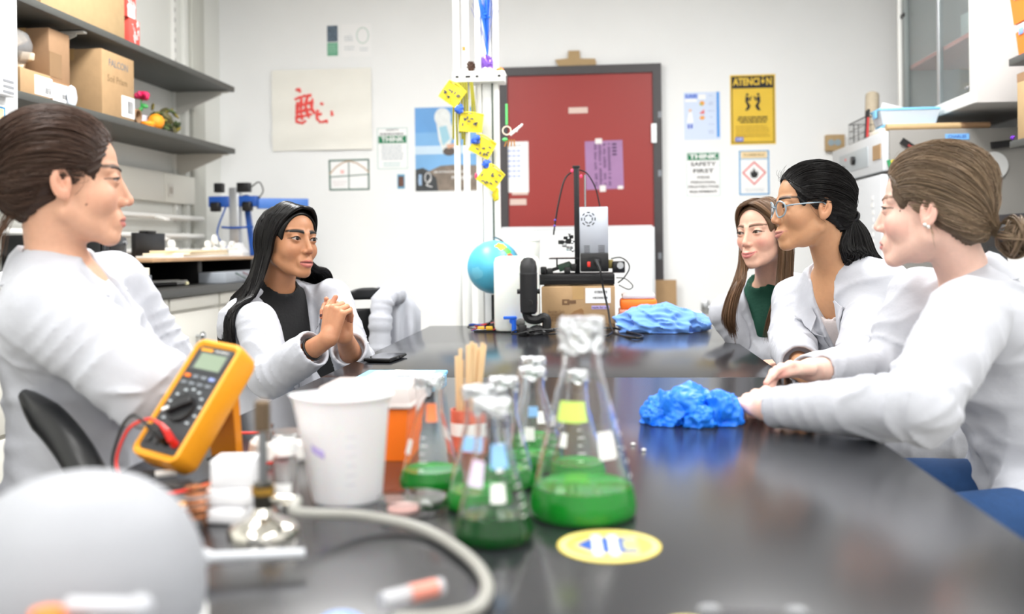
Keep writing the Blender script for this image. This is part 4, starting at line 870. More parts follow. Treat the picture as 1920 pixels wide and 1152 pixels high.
# ---------------- globe
p = atZ(915, 622, TZ); gy = TYF - .06
c = atY(926, 501, gy); k = scale_at(c); R = 50 * k
t = thing('desk_globe', 'pale blue desk globe beside the white jerrycan', 'globe', (c.x, gy, TZ))
M_ocean = mat('globe_ocean', '#55b4d4', .35, var=.12, vscale=14)
GT = (.35, 0, .5)
MB().sphere((0, 0, c.z - TZ), R, 36, 22, GT).build('sphere', M_ocean, t)
lands = [((.35, -.55, .8), .26, '#d8d83a'), ((.62, -.6, .66), .2, '#5fc04e'), ((.7, -.62, .42), .16, '#e0603a'), ((.15, -.95, .1), .07, '#4a90a8'), ((.4, -.8, -.45), .06, '#c04a5a'), ((-.5, -.75, -.2), .3, '#6cc0da')]
for d_, s_, c_ in lands:
    d_ = Vector(d_).normalized(); q = d_.to_track_quat('Z', 'Y').to_matrix(); rg = random.Random(c_); prof = []
    n = 16; vs = [d_ * (R * 1.006)]; ring = []
    for i in range(n):
        a_ = 2 * PI * i / n; rad = s_ * (.65 + .35 * rg.random()); v = (q @ Vector((math.cos(a_) * math.sin(rad), math.sin(a_) * math.sin(rad), math.cos(rad)))) * (R * 1.004); vs.append(v)
    mid = [(vs[0] + v).normalized() * R * 1.006 for v in vs[1:]]
    allv = [v + Vector((0, 0, c.z - TZ)) for v in vs + mid]
    fs = [(0, 1 + n + i, 1 + n + (i + 1) % n) for i in range(n)] + [(1 + n + i, 1 + i, 1 + (i + 1) % n, 1 + n + (i + 1) % n) for i in range(n)]
    MB().add(allv, fs).build('continent', mat('land' + c_, c_, .5), t)
MB().lathe([(0, 0), (.07, 0), (.07, .008), (.02, .02), (.012, .03), (.012, c.z - TZ - R - .004)], 32).build('stand', M_black, t)
arc = [Vector((0, 0, c.z - TZ)) + Vector((-math.cos(a_) * .0 + math.sin(a_) * (R + .012) * .5, math.sin(a_) * (R + .012) * .87, -math.cos(a_) * (R + .012))) for a_ in np.linspace(0, PI, 24)]
MB().tube(arc, .004, 6).build('meridian_arm', M_steel, t)

# ---------------- white jerrycan with blue tap
cY = TYF - .26
a = atY(930, 622, cY); b = atY(1010, 476, cY); w_ = b.x - a.x
t = thing('jerrycan', 'translucent white jerrycan with a blue tap beside the globe', 'jerrycan', ((a.x + b.x) / 2, cY, TZ)); M_jc = mat('hdpe_white', '#e9ece7', .4, sss=.3)
MB().box2((-w_ / 2, -.075, 0), (w_ / 2, .075, b.z - TZ - .008), bevel=.022).build('tank', M_jc, t); MB().cyl((w_ * .25, 0, b.z - TZ - .01), (w_ * .25, 0, b.z - TZ + .02), .022).build('screw_cap', M_white, t)
tp = atY(962, 604, cY - .08); x = tp.x - t.location.x; z = tp.z - TZ
MB().cyl((x, -.07, z + .006), (x, -.115, z + .006), .011).build('tap_body', M_blue, t); MB().cyl((x + .006, -.11, z + .01), (x + .006, -.11, z - .035), .009).build('spout', M_blue, t); MB().box((x - .008, -.112, z + .018), (.05, .012, .012), bevel=.003).build('tap_lever', M_blue, t)
tg = atY(968, 452, cY + .06)
t = thing('plastic_jar', 'white lidded jar standing behind the jerrycan', 'jar', (atY(992, 452, TYF - .10).x, TYF - .10, TZ)); MB().lathe([(0, 0), (.042, 0), (.042, .30), (.044, .31), (.044, tg.z - TZ + .03), (0, tg.z - TZ + .03)], 28).build('body', M_jc, t); MB().lathe([(.045, tg.z - TZ - .0), (.047, tg.z - TZ), (.047, tg.z - TZ + .031), (0, tg.z - TZ + .032)], 28).build('lid', M_white, t)
# wires and batteries left of the jerrycan
p = atZ(908, 622, TZ); t = thing('wire_tangle', 'small tangle of wires with yellow connectors left of the jerrycan', 'wires', (p.x, p.y, T)); rg = random.Random(3)
for i in range(7):
    q = [(rg.uniform(-.07, .055), rg.uniform(-.03, .05), .004 + .03 * rg.random()) for _ in range(5)]; q[0] = (-.05, .0, .004); q[-1] = (.04, .02, .004); MB().tube(spline(q, 5), .0025, 5).build('wire', [M_black, mat('wire_blue', '#27489a', .5), mat('wire_red', '#b02a2a', .5)][i % 3], t)
for i, x in enumerate((-.01, .022)): MB().box((x, -.02, .014), (.026, .016, .014), .3 * i, .003).build('connector', mat('conn_yellow', '#e6b43a', .4), t)
MB().box((.0, .0, .003), (.08, .05, .006), .1, .002).build('board', M_black, t); MB().box((.0, -.01, .009), (.06, .035, .003), .1, .001).build('foil_pad', M_steel, t)

# ---------------- microphone
mY = TYF - .42
a = atY(992, 622, mY); t = thing('desk_microphone', 'black desk microphone on a bent stand before the jerrycan', 'microphone', (a.x, mY, TZ)); k = scale_at((a.x, mY, .9))
top = atY(992, 482, mY).z - TZ; R = 16.5 * k
zz = atY(992, 585, mY).z - TZ
MB().lathe([(R * .7, zz - .008), (R * .95, zz), (R, zz + .03), (R, top - R * 1.9), (R * .97, top - R * 1.9)], 28).build('body', M_rubber, t)
MB().lathe([(R * .97, top - R * 1.88), (R * .99, top - R * 1.2), (R * .85, top - R * .5), (R * .5, top - R * .1), (0, top)], 28).build('grille', mat('mic_grille', '#1f1f21', .35, bump=.4, bscale=900), t)
MB().lathe([(R * 1.03, 0), (R * 1.03, .004)], 28, (0, 0, top - R * 1.95)).build('band', M_dkgrey, t)
for s_ in (-1, 1): MB().cyl((s_ * R * .95, 0, zz + .075), (s_ * R * 1.3, 0, zz + .075), .009).build('knob', M_black, t)
MB().cyl((R * .2, -R * .9, zz + .035), (R * .2, -R * 1.2, zz + .035), .01).build('dial', M_black, t)
MB().tube(spline([(-.01, 0, zz), (0, 0, zz - .025), (.03, 0, zz - .03), (.055, 0, zz - .02), (.066, 0, zz - .035), (.06, 0, zz - .07), (.03, 0, .02), (.01, 0, .012)], 6), [.017] * 43, 10).build('stand_arm', M_rubber, t)
MB().lathe([(0, 0), (.055, 0), (.055, .008), (.04, .016), (0, .016)], 28, (.01, 0, 0)).build('foot', M_rubber, t)
t = thing('cable_coil', 'black coiled cable lying in front of the microphone', 'cable', (a.x, mY - .07, T)); q = []
for i in range(60): an = i * .42; q.append((.06 * math.cos(an) * (1 + .2 * math.sin(i)) + .0015 * i, .028 * math.sin(an), .006 + .02 * abs(math.sin(i * .37))))
MB().tube(q, .003, 6).build('cable', M_black, t); MB().box((-.02, 0, .022), (.03, .03, .04), .3, .004).build('adapter', M_black, t); MB().sphere((-.025, 0, .048), .017, 12, 8).build('fur_windscreen', mat('fur_grey', '#5a5a58', .9, bump=1., bscale=300), t)

# ---------------- cardboard box and the printer on it
bY = TYF - .25
a = atY(1016, 617, bY); b = atY(1153, 537, bY); bw = b.x - a.x; bh = b.z - TZ
sz = (bw, .3, bh)
t = carton('cardboard_box', 'brown carton with shipping label under the black printer', ((a.x + b.x) / 2, bY + .15, T), sz, M_card)
lab = side_label(t, 'Y', sz, (bw * .27, bh * .79), bw * .34, bh * .34); bars(t, 'Y', sz, (bw * .31, bh * .87), bw * .18, bh * .06, 13); bars(t, 'Y', sz, (bw * .30, bh * .74), bw * .2, bh * .05, 17)
side_label(t, 'Y', sz, (bw * .3, bh * .52), bw * .24, bh * .08, mat('tape_lilac', '#b6a6dc', .5), 'tape_strip')
lettering('made for soil', .012, M_ink, t, (bw * .3, -.1518, bh * .52), (PI / 2, 0, 0))
ik = mat('carton_ink', '#6d5138', .7)
def front(u, v): return (bw * (u - .5), -.1506, bh * (1 - v))
for i, (s_, u, v, h_) in enumerate((("Recyclez / Say's", .2, .575, .014), ('recommandation', .19, .64, .013), ('manipulations', .18, .7, .013), ('keep ambient temps', .22, .76, .012), ('drums', .67, .75, .014))): lettering(s_, h_ * 1.4, ik, t, front(u, v), (PI / 2, 0, 0), fit=bw * (.22 if i < 4 else .13))
lettering('CONST', .03, ik, t, front(.82, .9), (PI / 2, PI, 0))
MB().box2((bw * -.22, -.1508, bh * .58), (bw * -.12, -.15, bh * .71)).build('print_square', ik, t, smooth=0); MB().box2((bw * -.19, -.1512, bh * .62), (bw * -.15, -.1505, bh * .67)).build('print_square_hole', M_card, t, smooth=0); MB().box2((bw * -.12, -.1508, bh * .605), (bw * -.03, -.15, bh * .685)).build('print_bar', ik, t, smooth=0)
MB().prism([(-.03, -.012), (-.028, .008), (-.01, .024), (.018, .034), (.026, .026), (.026, -.008)], .0015, (bw * -.02, -.1502, bh * .3), (PI / 2, 0, 0)).build('torn_patch', mat('torn_card', '#8f6a45', .8), t, smooth=0)
pz = TZ + bh + .003
pr = thing('desktop_printer', 'open-frame black desktop 3D printer on the cardboard carton', 'printer', (0, 0, pz)); cxp = (a.x + b.x) / 2; pr.location.x = cxp; pr.location.y = bY + .12
def lx(px, py=480): return atY(px, py, bY + .04).x - cxp
def lz(py, px=1090): return atY(px, py, bY + .04).z - pz
fr = mat('extrusion_black', '#17171a', .35, metal=.3)
MB().box2((lx(1011), -.10, lz(534)), (lx(1152), -.06, lz(514)), bevel=.003).build('front_beam', fr, pr); MB().box2((lx(1011), .10, .002), (lx(1152), .14, .045), bevel=.003).build('rear_beam', fr, pr)
for x in (1014, 1082, 1146): MB().box2((lx(x) - .012, -.06, .004), (lx(x) + .012, .10, .04), bevel=.002).build('side_beam', fr, pr)
for py in (519, 524.5): MB().box2((lx(1013), -.1012, lz(py) - .003), (lx(1150), -.0995, lz(py) + .003)).build('groove', M_black, pr, smooth=0)
MB().box2((lx(1077), -.05, .04), (lx(1087), -.02, lz(311)), bevel=.002).build('upright', fr, pr); MB().box2((lx(1075), -.052, lz(314)), (lx(1089), -.018, lz(309)), bevel=.002).build('top_cap', M_black, pr)
MB().cyl((lx(1098), -.02, .06), (lx(1098), -.02, lz(326)), .0035, n=10).build('lead_screw', M_steel, pr)
MB().box2((lx(1087), -.06, lz(476)), (lx(1141), -.01, lz(388)), bevel=.003).build('power_supply', mat('psu_alu', '#b7bcc6', .35, metal=.5), pr)
psu = pr.children[-1]; cxx, czz = lx(1104), lz(411)
for r_w, n in ((.026, 8), (.015, 6)):
    for i in range(n):
        a_ = 2 * PI * i / n; MB().box((cxx + r_w * math.cos(a_), -.0605, czz + r_w * math.sin(a_)), (.012, .0015, .004), (0, -a_ - PI / 2, 0)).build('vent_slot', M_black, psu, smooth=0)
for i in range(5):
    for q0, q1 in ((1095, 1106), (1122, 1134)): MB().box2((lx(q0), -.0608, lz(461 + 3 * i)), (lx(q1), -.0598, lz(462.3 + 3 * i))).build('vent_slot', M_dkgrey, psu, smooth=0)
MB().box2((lx(1088), -.085, lz(510)), (lx(1141), -.02, lz(475)), bevel=.004).build('power_box', M_black, pr); MB().prism([(-.022, -.02), (.03, -.024), (.036, 0), (.028, .02), (.0, .026), (-.024, .018)], .004, (lx(1112), -.084, lz(494)), (PI / 2, 0, 0)).build('inlet_plate', M_rubber, pr, smooth=0); MB().box((lx(1104), -.089, lz(496)), (.012, .006, .02), bevel=.002).build('rocker_switch', mat('switch_red', '#e0342a', .35), pr); MB().box((lx(1119), -.1, lz(491)), (.022, .03, .02), bevel=.004).build('plug', M_black, pr)
MB().box2((lx(1148), -.06, lz(513)), (lx(1172), .0, lz(491)), bevel=.004).build('stepper_motor', M_black, pr); MB().cyl((lx(1163), -.062, lz(499)), (lx(1163), -.07, lz(499)), .013).build('motor_face', M_steel, pr)
MB().box2((lx(1140), -.04, lz(505)), (lx(1150), -.01, lz(488)), bevel=.002).build('motor_mount', mat('mount_gold', '#9a8a50', .4, metal=.5), pr)
# carriage cluster
for i, (px, py, s_) in enumerate(((1066, 452, .022), (1058, 459, .018), (1071, 444, .014), (1052, 454, .016), (1068, 466, .018), (1062, 446, .012))): MB().box((lx(px), -.06 - .004 * i, lz(py)), (s_, .02, s_), .2 * i, .002).build('carriage_part', [M_black, M_steel, fr][i % 3], pr)
for i, (px, py) in enumerate(((1068, 438), (1073, 455), (1066, 447), (1074, 470))): MB().sphere((lx(px), -.085, lz(py)), .006, 8, 6).build('wheel', M_steel, pr)
MB().box2((lx(1050), -.08, lz(453) - .003), (lx(1078), -.06, lz(453) + .003)).build('carriage_plate', M_black, pr, smooth=0)
MB().box2((lx(1029), -.08, lz(486)), (lx(1085), .12, lz(483.5))).build('print_bed', fr, pr, smooth=0); MB().box2((lx(1041), -.01, lz(505)), (lx(1044), .01, lz(486))).build('bed_post', fr, pr, smooth=0)
MB().box((lx(1045), -.03, lz(503)), (.11, .02, .014), (0, -.3, 0), .002).build('belt_arm', fr, pr); MB().box((lx(1058), -.04, lz(500)), (.05, .03, .03), (0, -.3, 0), .003).build('belt_motor', mat('pcb_green', '#2f4a3a', .4), pr)
for x, py in ((1018, 507), (1030, 510), (1063, 508), (1075, 502)): MB().box((lx(x), -.05, lz(py)), (.024, .03, .03), bevel=.004).build('roller_block', M_black, pr)
MB().tube(spline([(lx(1077), -.04, lz(318)), (lx(1060), -.05, lz(335)), (lx(1048), -.06, lz(380)), (lx(1040), -.06, lz(425)), (lx(1038), -.06, lz(440))], 8), .0035, 6).build('filament_tube', M_black, pr)
MB().tube(spline([(lx(1088), -.04, lz(317)), (lx(1103), -.045, lz(325)), (lx(1118), -.04, lz(352)), (lx(1126), -.035, lz(387))], 8), .003, 6).build('cable', M_black, pr)
for px, py in ((1041, 412), (1040, 423)): MB().sphere((lx(px), -.062, lz(py)), .005, 8, 6).build('cable_tie', mat('tie_purple', '#5a3fa0', .5), pr)
for px, py in ((1074, 319), (1091, 330)): MB().sphere((lx(px), -.05, lz(py)), (.006, .005, .008), 8, 6).build('clip', mat('clip_pink', ''), pr)
MB().tube(spline([(lx(1146), -.05, lz(486)), (lx(1163), -.06, lz(484)), (lx(1176), -.06, lz(492)), (lx(1180), -.06, lz(505)), (lx(1170), -.05, lz(522)), (lx(1158), -.05, lz(532))], 6), .003, 6).build('cable', M_black, pr)
MB().tube(spline([(lx(1155), -.05, lz(522)), (lx(1172), -.06, lz(524)), (lx(1186), -.06, lz(537)), (lx(1178), -.06, lz(544)), (lx(1160), -.05, lz(536))], 6), .0022, 5).build('cable', M_black, pr)
# power cord from the printer to the table
P0 = Vector((cxp, bY + .12, pz)); f0 = P0 + Vector((lx(1119), -.12, lz(491)))
q = [f0, f0 + Vector((.012, -.06, -.03)), atY(1130, 535, bY - .06), atY(1140, 580, bY - .06), atZ(1150, 622, TZ + .006), atZ(1190, 634, TZ + .006), atZ(1205, 630, TZ + .006), atZ(1175, 622, TZ + .006), atZ(1150, 612, TZ + .01), atZ(1122, 612, TZ + .01), atZ(1112, 620, TZ + .006), atZ(1135, 630, TZ + .006), atZ(1148, 624, TZ + .012)]
q = [Vector((v.x, min(v.y, bY - .02), v.z)) for v in q]
t = thing('power_cord', 'black power cord looping from the printer down onto the table', 'cord', f0); MB().tube([v - f0 for v in spline(q, 8)], .0042, 8).build('cord', M_black, t); MB().tube([q[0] - f0 + Vector((0, .012, .002)), q[0] - f0, q[1] - f0], [.008, .007, .005], 8).build('strain_relief', M_rubber, t)
# orange tip box and white device behind the blue cloth
p = atY(1197, 606, TYF - .16); k = scale_at(p)
t = thing('orange_case', 'orange box with a frosted lid behind the blue cloth', 'box', (p.x, TYF - .13, T)); w2 = 68 * k
MB().box2((-w2 * .55, -.07, 0), (w2 * .5, .07, .055), bevel=.006).build('base', M_orange, t); MB().box2((-w2 * .53, -.072, .055), (w2 * .48, .072, .075), bevel=.004).build('window_band', mat('band_pink', '#f0a488', .3), t); MB().box2((-w2 * .5, -.07, .075), (w2 * .5, .07, .115), bevel=.01).build('upper_body', M_orange, t); MB().box2((-w2 * .45, -.066, .115), (w2 * .46, .066, .138), bevel=.01).build('lid', mat('lid_frost', ''), t)
p = atZ(1293, 604, TZ); t = thing('white_device', 'white box device with a thin cable at the table far corner', 'device', (p.x + .0, TYF - .09, T)); MB().box2((-.05, -.05, 0), (.05, .05, .035), bevel=.005).build('base', M_white, t); MB().box2((-.05, -.035, .035), (.025, .05, .06), bevel=.006).build('housing', M_white, t); MB().tube(spline([(-.04, -.02, .061), (.02, -.05, .05), (.06, -.06, .012)], 6), .002, 5).build('cable', M_black, t)

# ---------------- crumpled blue cloth and gloves (numpy displaced heaps)
def vnoise(P, seed, freq):
    rg = np.random.RandomState(seed); out = np.zeros(len(P))
    for i in range(5):
        k_ = rg.normal(size=3); k_ = k_ / np.linalg.norm(k_) * freq * (1.4 ** i); out += np.sin(P @ k_ + rg.rand() * 6.28 + 1.3 * np.sin(P @ rg.normal(size=3) * freq * .6)) / (1.35 ** i)
    return out / 3
def ridged(P, seed, freq): return 1 - np.abs(vnoise(P, seed, freq)) * 2
def heap(name, size, mat_, parent, seed, nu=90, nv=44, amp=.35, freq=3., flat=.12):
    mb = MB(); mb.sphere((0, 0, 0), 1, nu, nv); V = np.array(mb.v)
    d = 1 + amp * (ridged(V, seed, freq) * .6 + vnoise(V, seed + 5, freq * .6) * .6) + amp * .28 * ridged(V, seed + 9, freq * 2.6)
    W_ = V * d[:, None] * np.array(size)
    floor_ = -size[2] * flat; W_[:, 2] = np.where(W_[:, 2] < floor_, floor_ + (W_[:, 2] - floor_) * .02, W_[:, 2]); W_[:, 2] -= W_[:, 2].min() 
    mb.v = [tuple(v) for v in W_]; return mb.build(name, mat_, parent, smooth=60)
M_cloth = mat('blue_cloth', '#5f8fd8', .75, var=.06, vscale=30, sheen=.3)
a = atZ(1163, 627, TZ); b = atZ(1300, 620, TZ); k = scale_at(a)
t = thing('blue_cloth', 'crumpled blue surgical cloth heaped at the far end of the table', 'cloth', ((a.x + b.x) / 2 + .02, a.y + .11, T))
heap('cloth', (.125, .085, .062), M_cloth, t, 11, 130, 64, .48, 2.9, .22)
a = atZ(1232, 798, TZ); b = atZ(1374, 800, TZ); k = scale_at(a)
M_glove = mat('nitrile_blue', '#1f7cf0', .42, var=.06, vscale=25)
t = thing('blue_glove', 'crumpled bright blue nitrile glove on the table by the folded hands', 'glove', ((a.x + b.x) / 2, a.y + .03, T))
heap('glove_body', (.052, .04, .046), M_glove, t, 23, 150, 76, .46, 2.6, .3)
for i_, (nm, sz_, lc, sd) in enumerate((('glove_cuff', (.036, .032, .036), (-.048, -.008, 0), 31), ('glove_finger', (.034, .03, .034), (.046, -.012, 0), 36), ('glove_thumb', (.024, .022, .022), (.012, -.034, 0), 41))): heap(nm, sz_, M_glove, t, sd, 110, 56, .5, 2.9, .35).location = lc
for i, (px, py) in enumerate(((1187, 835), (1207, 846))):
    p = atZ(px, py, TZ); tag(MB().sphere((0, 0, .0018), (.0035, .003, .002), 10, 6).build('foam_crumb', M_white, loc=(p.x, p.y, TZ)), ['tiny white foam crumb, left of the two on the table', 'tiny white foam crumb, right of the two on the table'][i], 'crumb')
# phone
p = atZ(720, 677, TZ); t = thing('smartphone', 'black smartphone lying screen up near the clasped hands', 'phone', (p.x, p.y + .02, T), -.12)
MB().box2((-.035, -.065, .001), (.035, .065, .004), bevel=.001).build('case_pad', M_black, t); MB().box2((-.04, -.075, .004), (.04, .075, .0125), bevel=.003).build('body', M_black, t); MB().box2((-.037, -.072, .0125), (.037, .072, .0129)).build('screen', mat('phone_screen', '#1a1c1e', .05, spec=.8), t, smooth=0)
for i in range(2): MB().box2((.0395, -.02 + .03 * i, .006), (.041, .0 + .03 * i, .010)).build('side_button', M_dkgrey, t, smooth=0)
# ================================================================== glassware and tools in the foreground
M_glass = mat('borosilicate', '#ffffff', .0, trans=1., ior=1.28, spec=.5)
M_liq = mat('green_liquid', '#26a838', .08, trans=.3, ior=1.3)
M_liqd = mat('green_liquid_dark', '#0f5a20', .08, trans=.35, ior=1.3)
M_foil = mat('aluminium_foil', '#d7dade', .22, metal=1., bump=.9, bscale=120)
M_enam = mat('flask_print', '#f4f4f2', .5)
def flask(label, px, py_front, dia, height, fill, liq, notes=(), foil=True, print_ang=-1.4, prof=None, d=None):
    """Erlenmeyer flask whose base front edge shows at the given picture point"""
    p = atZ(px, py_front, TZ); R = dia / 2; c = Vector((p.x, p.y + R * .95, T)); H = height
    t = thing('erlenmeyer_flask', label, 'flask', c)
    rn = R * .36 if dia > .1 else R * .42; th = .0016
    pr = [(R * .9, .0), (R * .985, .004), (R, .012), (R * .97, H * .10), (R * .80, H * .30), (R * .60, H * .52), (R * .45, H * .68), (rn * 1.03, H * .76), (rn, H * .80), (rn, H * .95), (rn * 1.12, H * .985), (rn * 1.12, H)]
    inn = [(max(r - th, 0), max(z, .0022)) for r, z in reversed(pr)]
    MB().lathe([(0, 0)] + pr + inn + [(0, .0022)], 48).build('glass_body', M_glass, t, smooth=60)
    def rad(z):
        for (r0, z0), (r1, z1) in zip(pr, pr[1:]):
            if z0 <= z <= z1: return r0 + (r1 - r0) * (z - z0) / max(z1 - z0, 1e-6)
        return rn
    hz = H * fill; lp = [(0, .0026)]; n = 8
    for i in range(n + 1): z = .0026 + (hz - .0026) * i / n; lp.append((rad(max(z, .004)) - th * .75, z))
    lp += [(rad(hz) - th - .002, hz - .0006), (0, hz - .0006)]
    MB().lathe(lp, 48).build('liquid', liq, t, smooth=60)
    if foil:
        fo = MB(); rg = random.Random(int(px)); V = []; n = 40; rows = [(0, H + .0035), (rn * .7, H + .0035), (rn * 1.15, H + .003), (rn * 1.22, H - .004), (rn * 1.16, H * .955), (rn * 1.18, H * .925)]
        if dia > .1: rows += [(rn * 1.12, H * .88), (rn * 1.2, H * .845)]
        ph = [rg.random() * 6 for _ in range(4)]
        for j, (r, z) in enumerate(rows):
            for i in range(n):
                a_ = 2 * PI * i / n; w_ = 1 + (.05 if j > 2 else .02) * (math.sin(9 * a_ + ph[0] + j * .5) + .6 * math.sin(17 * a_ + ph[1] - j)); dz = .003 * math.sin(5 * a_ + ph[2]) if j == len(rows) - 1 else .0008 * math.sin(7 * a_ + j)
                V.append((r * w_ * math.cos(a_), r * w_ * math.sin(a_), z + dz))
        fs = [(j * n + i, j * n + (i + 1) % n, (j + 1) * n + (i + 1) % n, (j + 1) * n + i) for j in range(len(rows) - 1) for i in range(n)]
        fo.add(V, fs).build('foil_cap', M_foil, t, smooth=40)
    def patch(a0, a1, z0, z1, m, name, off=.0006):
        g = [[(0, 0, 0)] * 9 for _ in range(5)]
        for j in range(5):
            z = z0 + (z1 - z0) * j / 4
            for i in range(9): a_ = a0 + (a1 - a0) * i / 8; r = rad(z) + off; g[j][i] = (r * math.cos(a_), r * math.sin(a_), z)
        return MB().sheet(g, .0005).build(name, m, t)
    pa = print_ang
    patch(pa - .24, pa + .24, H * .32, H * .45, M_enam, 'marking_spot')
    for i in range(5): patch(pa + .75, pa + .95 + .12 * (i % 2), H * (.2 + .07 * i), H * (.207 + .07 * i), M_enam, 'graduation')
    for (m, a0, a1, z0, z1) in notes: patch(a0, a1, H * z0, H * z1, m, 'tape_note', .001)
    return t
n_blue = mat('note_blue', '#8fc0f0', .6); n_lilac = mat('note_lilac', '#e3d3f0', .6); n_green = mat('note_green', '#c8ea6a', .6); n_or = mat('note_orange', '#ff8a55', .6)
A = -1.45
flask('big one-litre flask of green liquid with a foil cap', 1092, 992, .128, .232, .155, M_liq, [(n_green, A - .9, A - .15, .50, .60)], print_ang=A + .55)
flask('small flask with orange tape and green liquid beside the orange tub', 798, 927, .084, .146, .17, M_liq, [(n_or, A - .2, A + .5, .62, .78)], print_ang=-2.6)
flask('front small flask with lilac note and dark green liquid', 918, 1034, .087, .150, .2, M_liqd, [(n_blue, A - .1, A + .7, .55, .72), (n_lilac, A - 1.1, A - .4, .42, .60)], print_ang=A + .15)
flask('small foil-capped flask directly behind the front one, with blue tape', 893, 968, .085, .146, .16, M_liq, [(n_blue, A - .9, A - .0, .5, .62)], print_ang=A + .9)
flask('small foil-capped flask second row between stick bundle and big flask', 940, 925, .084, .142, .16, M_liq, [], print_ang=A)
flask('small foil-capped flask behind the middle row, front of its pair', 996, 890, .084, .142, .15, M_liq, [(n_blue, A - .3, A + .3, .55, .65)], print_ang=A - .2)
flask('small foil-capped flask farthest back in the cluster', 998, 852, .084, .142, .15, M_liq, [], print_ang=A + .4)
flask('small flask seen through the big flask with a lime note', 1080, 908, .084, .145, .15, M_liq, [(n_green, A - .7, A + .6, .55, .74)], print_ang=A - .8)

# wooden sticks in a short red tin
p = atZ(874, 852, TZ); t = thing('stick_tin', 'red and white tin holding wooden stir sticks behind the flasks', 'tin', (p.x - .004, p.y + .03, T))
MB().lathe([(0, 0), (.024, 0), (.024, .065), (.022, .065), (.022, .003), (0, .003)], 28).build('tin', mat('tin_red', '#d9705a', .4, var=.3, vscale=60), t); MB().lathe([(.0243, .025), (.0243, .045)], 28, cap0=False, cap1=False).build('tin_band', M_white, t)
c0 = Vector((p.x - .004, p.y + .03, T + .004)); rg = random.Random(8)
stick_lab = ['leftmost', 'second', 'third', 'fourth', 'fifth', 'sixth', 'seventh', 'eighth', 'ninth', 'tenth', 'eleventh', 'rightmost']
for i in range(12):
    u = -1 + 2 * i / 11; x = u * .016; y = rg.uniform(-.012, .012) * math.sqrt(max(0, 1 - u * u)); L = .145 + .012 * rg.random() + (.012 if i > 2 else -.012)
    o = MB().box((0, 0, L / 2), (.0062, .0017, L), None, .0006).build('wooden_stick', mat('stick_wood', '#dfbd92', .6, var=.08, vscale=60, stretch=(1, 1, .1)), loc=c0 + Vector((x * .75, y, .0)), rot=(rg.uniform(-.05, .05), .02 + u * .10 + .06 * rg.random(), rg.uniform(-.5, .5)))
    tag(o, stick_lab[i] + ' flat wooden stir stick standing in the red tin', 'stick', 'wooden stir sticks in the tin')

# frosted beaker
p = atZ(634, 952, TZ); k = scale_at(p); Rb = 68 * k; Rt = 84 * k; c = Vector((p.x, p.y + Rb, T)); Hb = atY(628, 740, c.y).z - TZ
t = thing('plastic_beaker', 'tall frosted white plastic beaker in the foreground', 'beaker', c); n = 48; V = []; rows = [(0, 0), (Rb * .96, 0), (Rb, .006), (Rb + (Rt - Rb) * .9, Hb - .012), (Rt * 1.04, Hb - .003), (Rt * 1.09, Hb), (Rt * 1.02, Hb), (Rt * .94, Hb - .012), (Rb * .95, .006), (0, .004)]
for j, (r, z) in enumerate(rows):
    for i in range(n):
        a_ = 2 * PI * i / n; q = max(0, math.cos(a_ - PI * 1.03)) ** 14 if 3 <= j <= 7 else 0; V.append(((r + .014 * q) * math.cos(a_), (r + .014 * q) * math.sin(a_), z + .001 * q))
MB().add(V, [(j * n + i, j * n + (i + 1) % n, (j + 1) * n + (i + 1) % n, (j + 1) * n + i) for j in range(len(rows) - 1) for i in range(n)]).build('beaker_wall', mat('pp_frosted', '#f2f2f6', .35, trans=.15, ior=1.2, sss=.2), t)
rr = lambda z: Rb + (Rt - Rb) * .9 * z / Hb
g = [[((rr(Hb * (.46 + .07 * j / 3 - .06 * i / 6)) + .0008) * math.cos(-2.35 + .45 * i / 6), (rr(Hb * .5) + .0008) * math.sin(-2.35 + .45 * i / 6), Hb * (.5 + .07 * j / 3 - .05 * i / 6)) for i in range(7)] for j in range(4)]
MB().sheet(g, .0005).build('lilac_tape', mat('tape_lilac', ''), t)
for i in range(6): z = Hb * (.2 + .09 * i); MB().sheet([[((rr(zz) + .0005) * math.cos(a_), (rr(zz) + .0005) * math.sin(a_), zz) for a_ in np.linspace(-1.35, -1.1, 5)] for zz in (z, z + .0012)], .0004).build('graduation', mat('grad_pale', '#dcdce4', .5), t)
# blue lidded tray and orange tub
p = atZ(728, 752, TZ); t = thing('blue_tray', 'shallow clear container with a pale blue lid behind the orange tub', 'container', (p.x, p.y + .12, T))
MB().box2((-.085, -.085, 0), (.085, .085, .028), bevel=.008).build('tray', M_tub, t); MB().box2((-.095, -.095, .028), (.095, .095, .038), bevel=.004).build('lid', M_lidb, t); MB().box2((-.07, -.07, .0375), (.07, .07, .0395), bevel=.001).build('lid_panel', mat('lid_pale', '#dbeaf6', .3), t)
for s_ in (-1, 1): MB().box2((s_ * .095 - .003, -.05, .008), (s_ * .095 + .003, .05, .034), bevel=.001).build('clip', M_lidb, t)
heap('wet_wipe', (.05, .03, .006), M_white, t, 77, 40, 20, .3, 3., .3).location = (0.01, 0.0, .0395)
p = atZ(728, 868, TZ); k = scale_at(p); yb = p.y + .055
t = thing('orange_tub', 'orange tub with a clear white lid between beaker and flask', 'tub', (p.x - .022, yb, T)); w2 = .052
hO = atY(740, 758, yb).z - TZ; hL = atY(740, 716, yb).z - TZ
m = MB(); lo, hi = w2 * .86, w2
m.add([(sx * lo, sy * lo, 0) for sx, sy in ((-1, -1), (1, -1), (1, 1), (-1, 1))] + [(sx * hi, sy * hi, hO) for sx, sy in ((-1, -1), (1, -1), (1, 1), (-1, 1))], [(3, 2, 1, 0), (4, 5, 6, 7)] + [(i, (i + 1) % 4, 4 + (i + 1) % 4, 4 + i) for i in range(4)]); m.build('tub_body', M_orange, t, smooth=0)
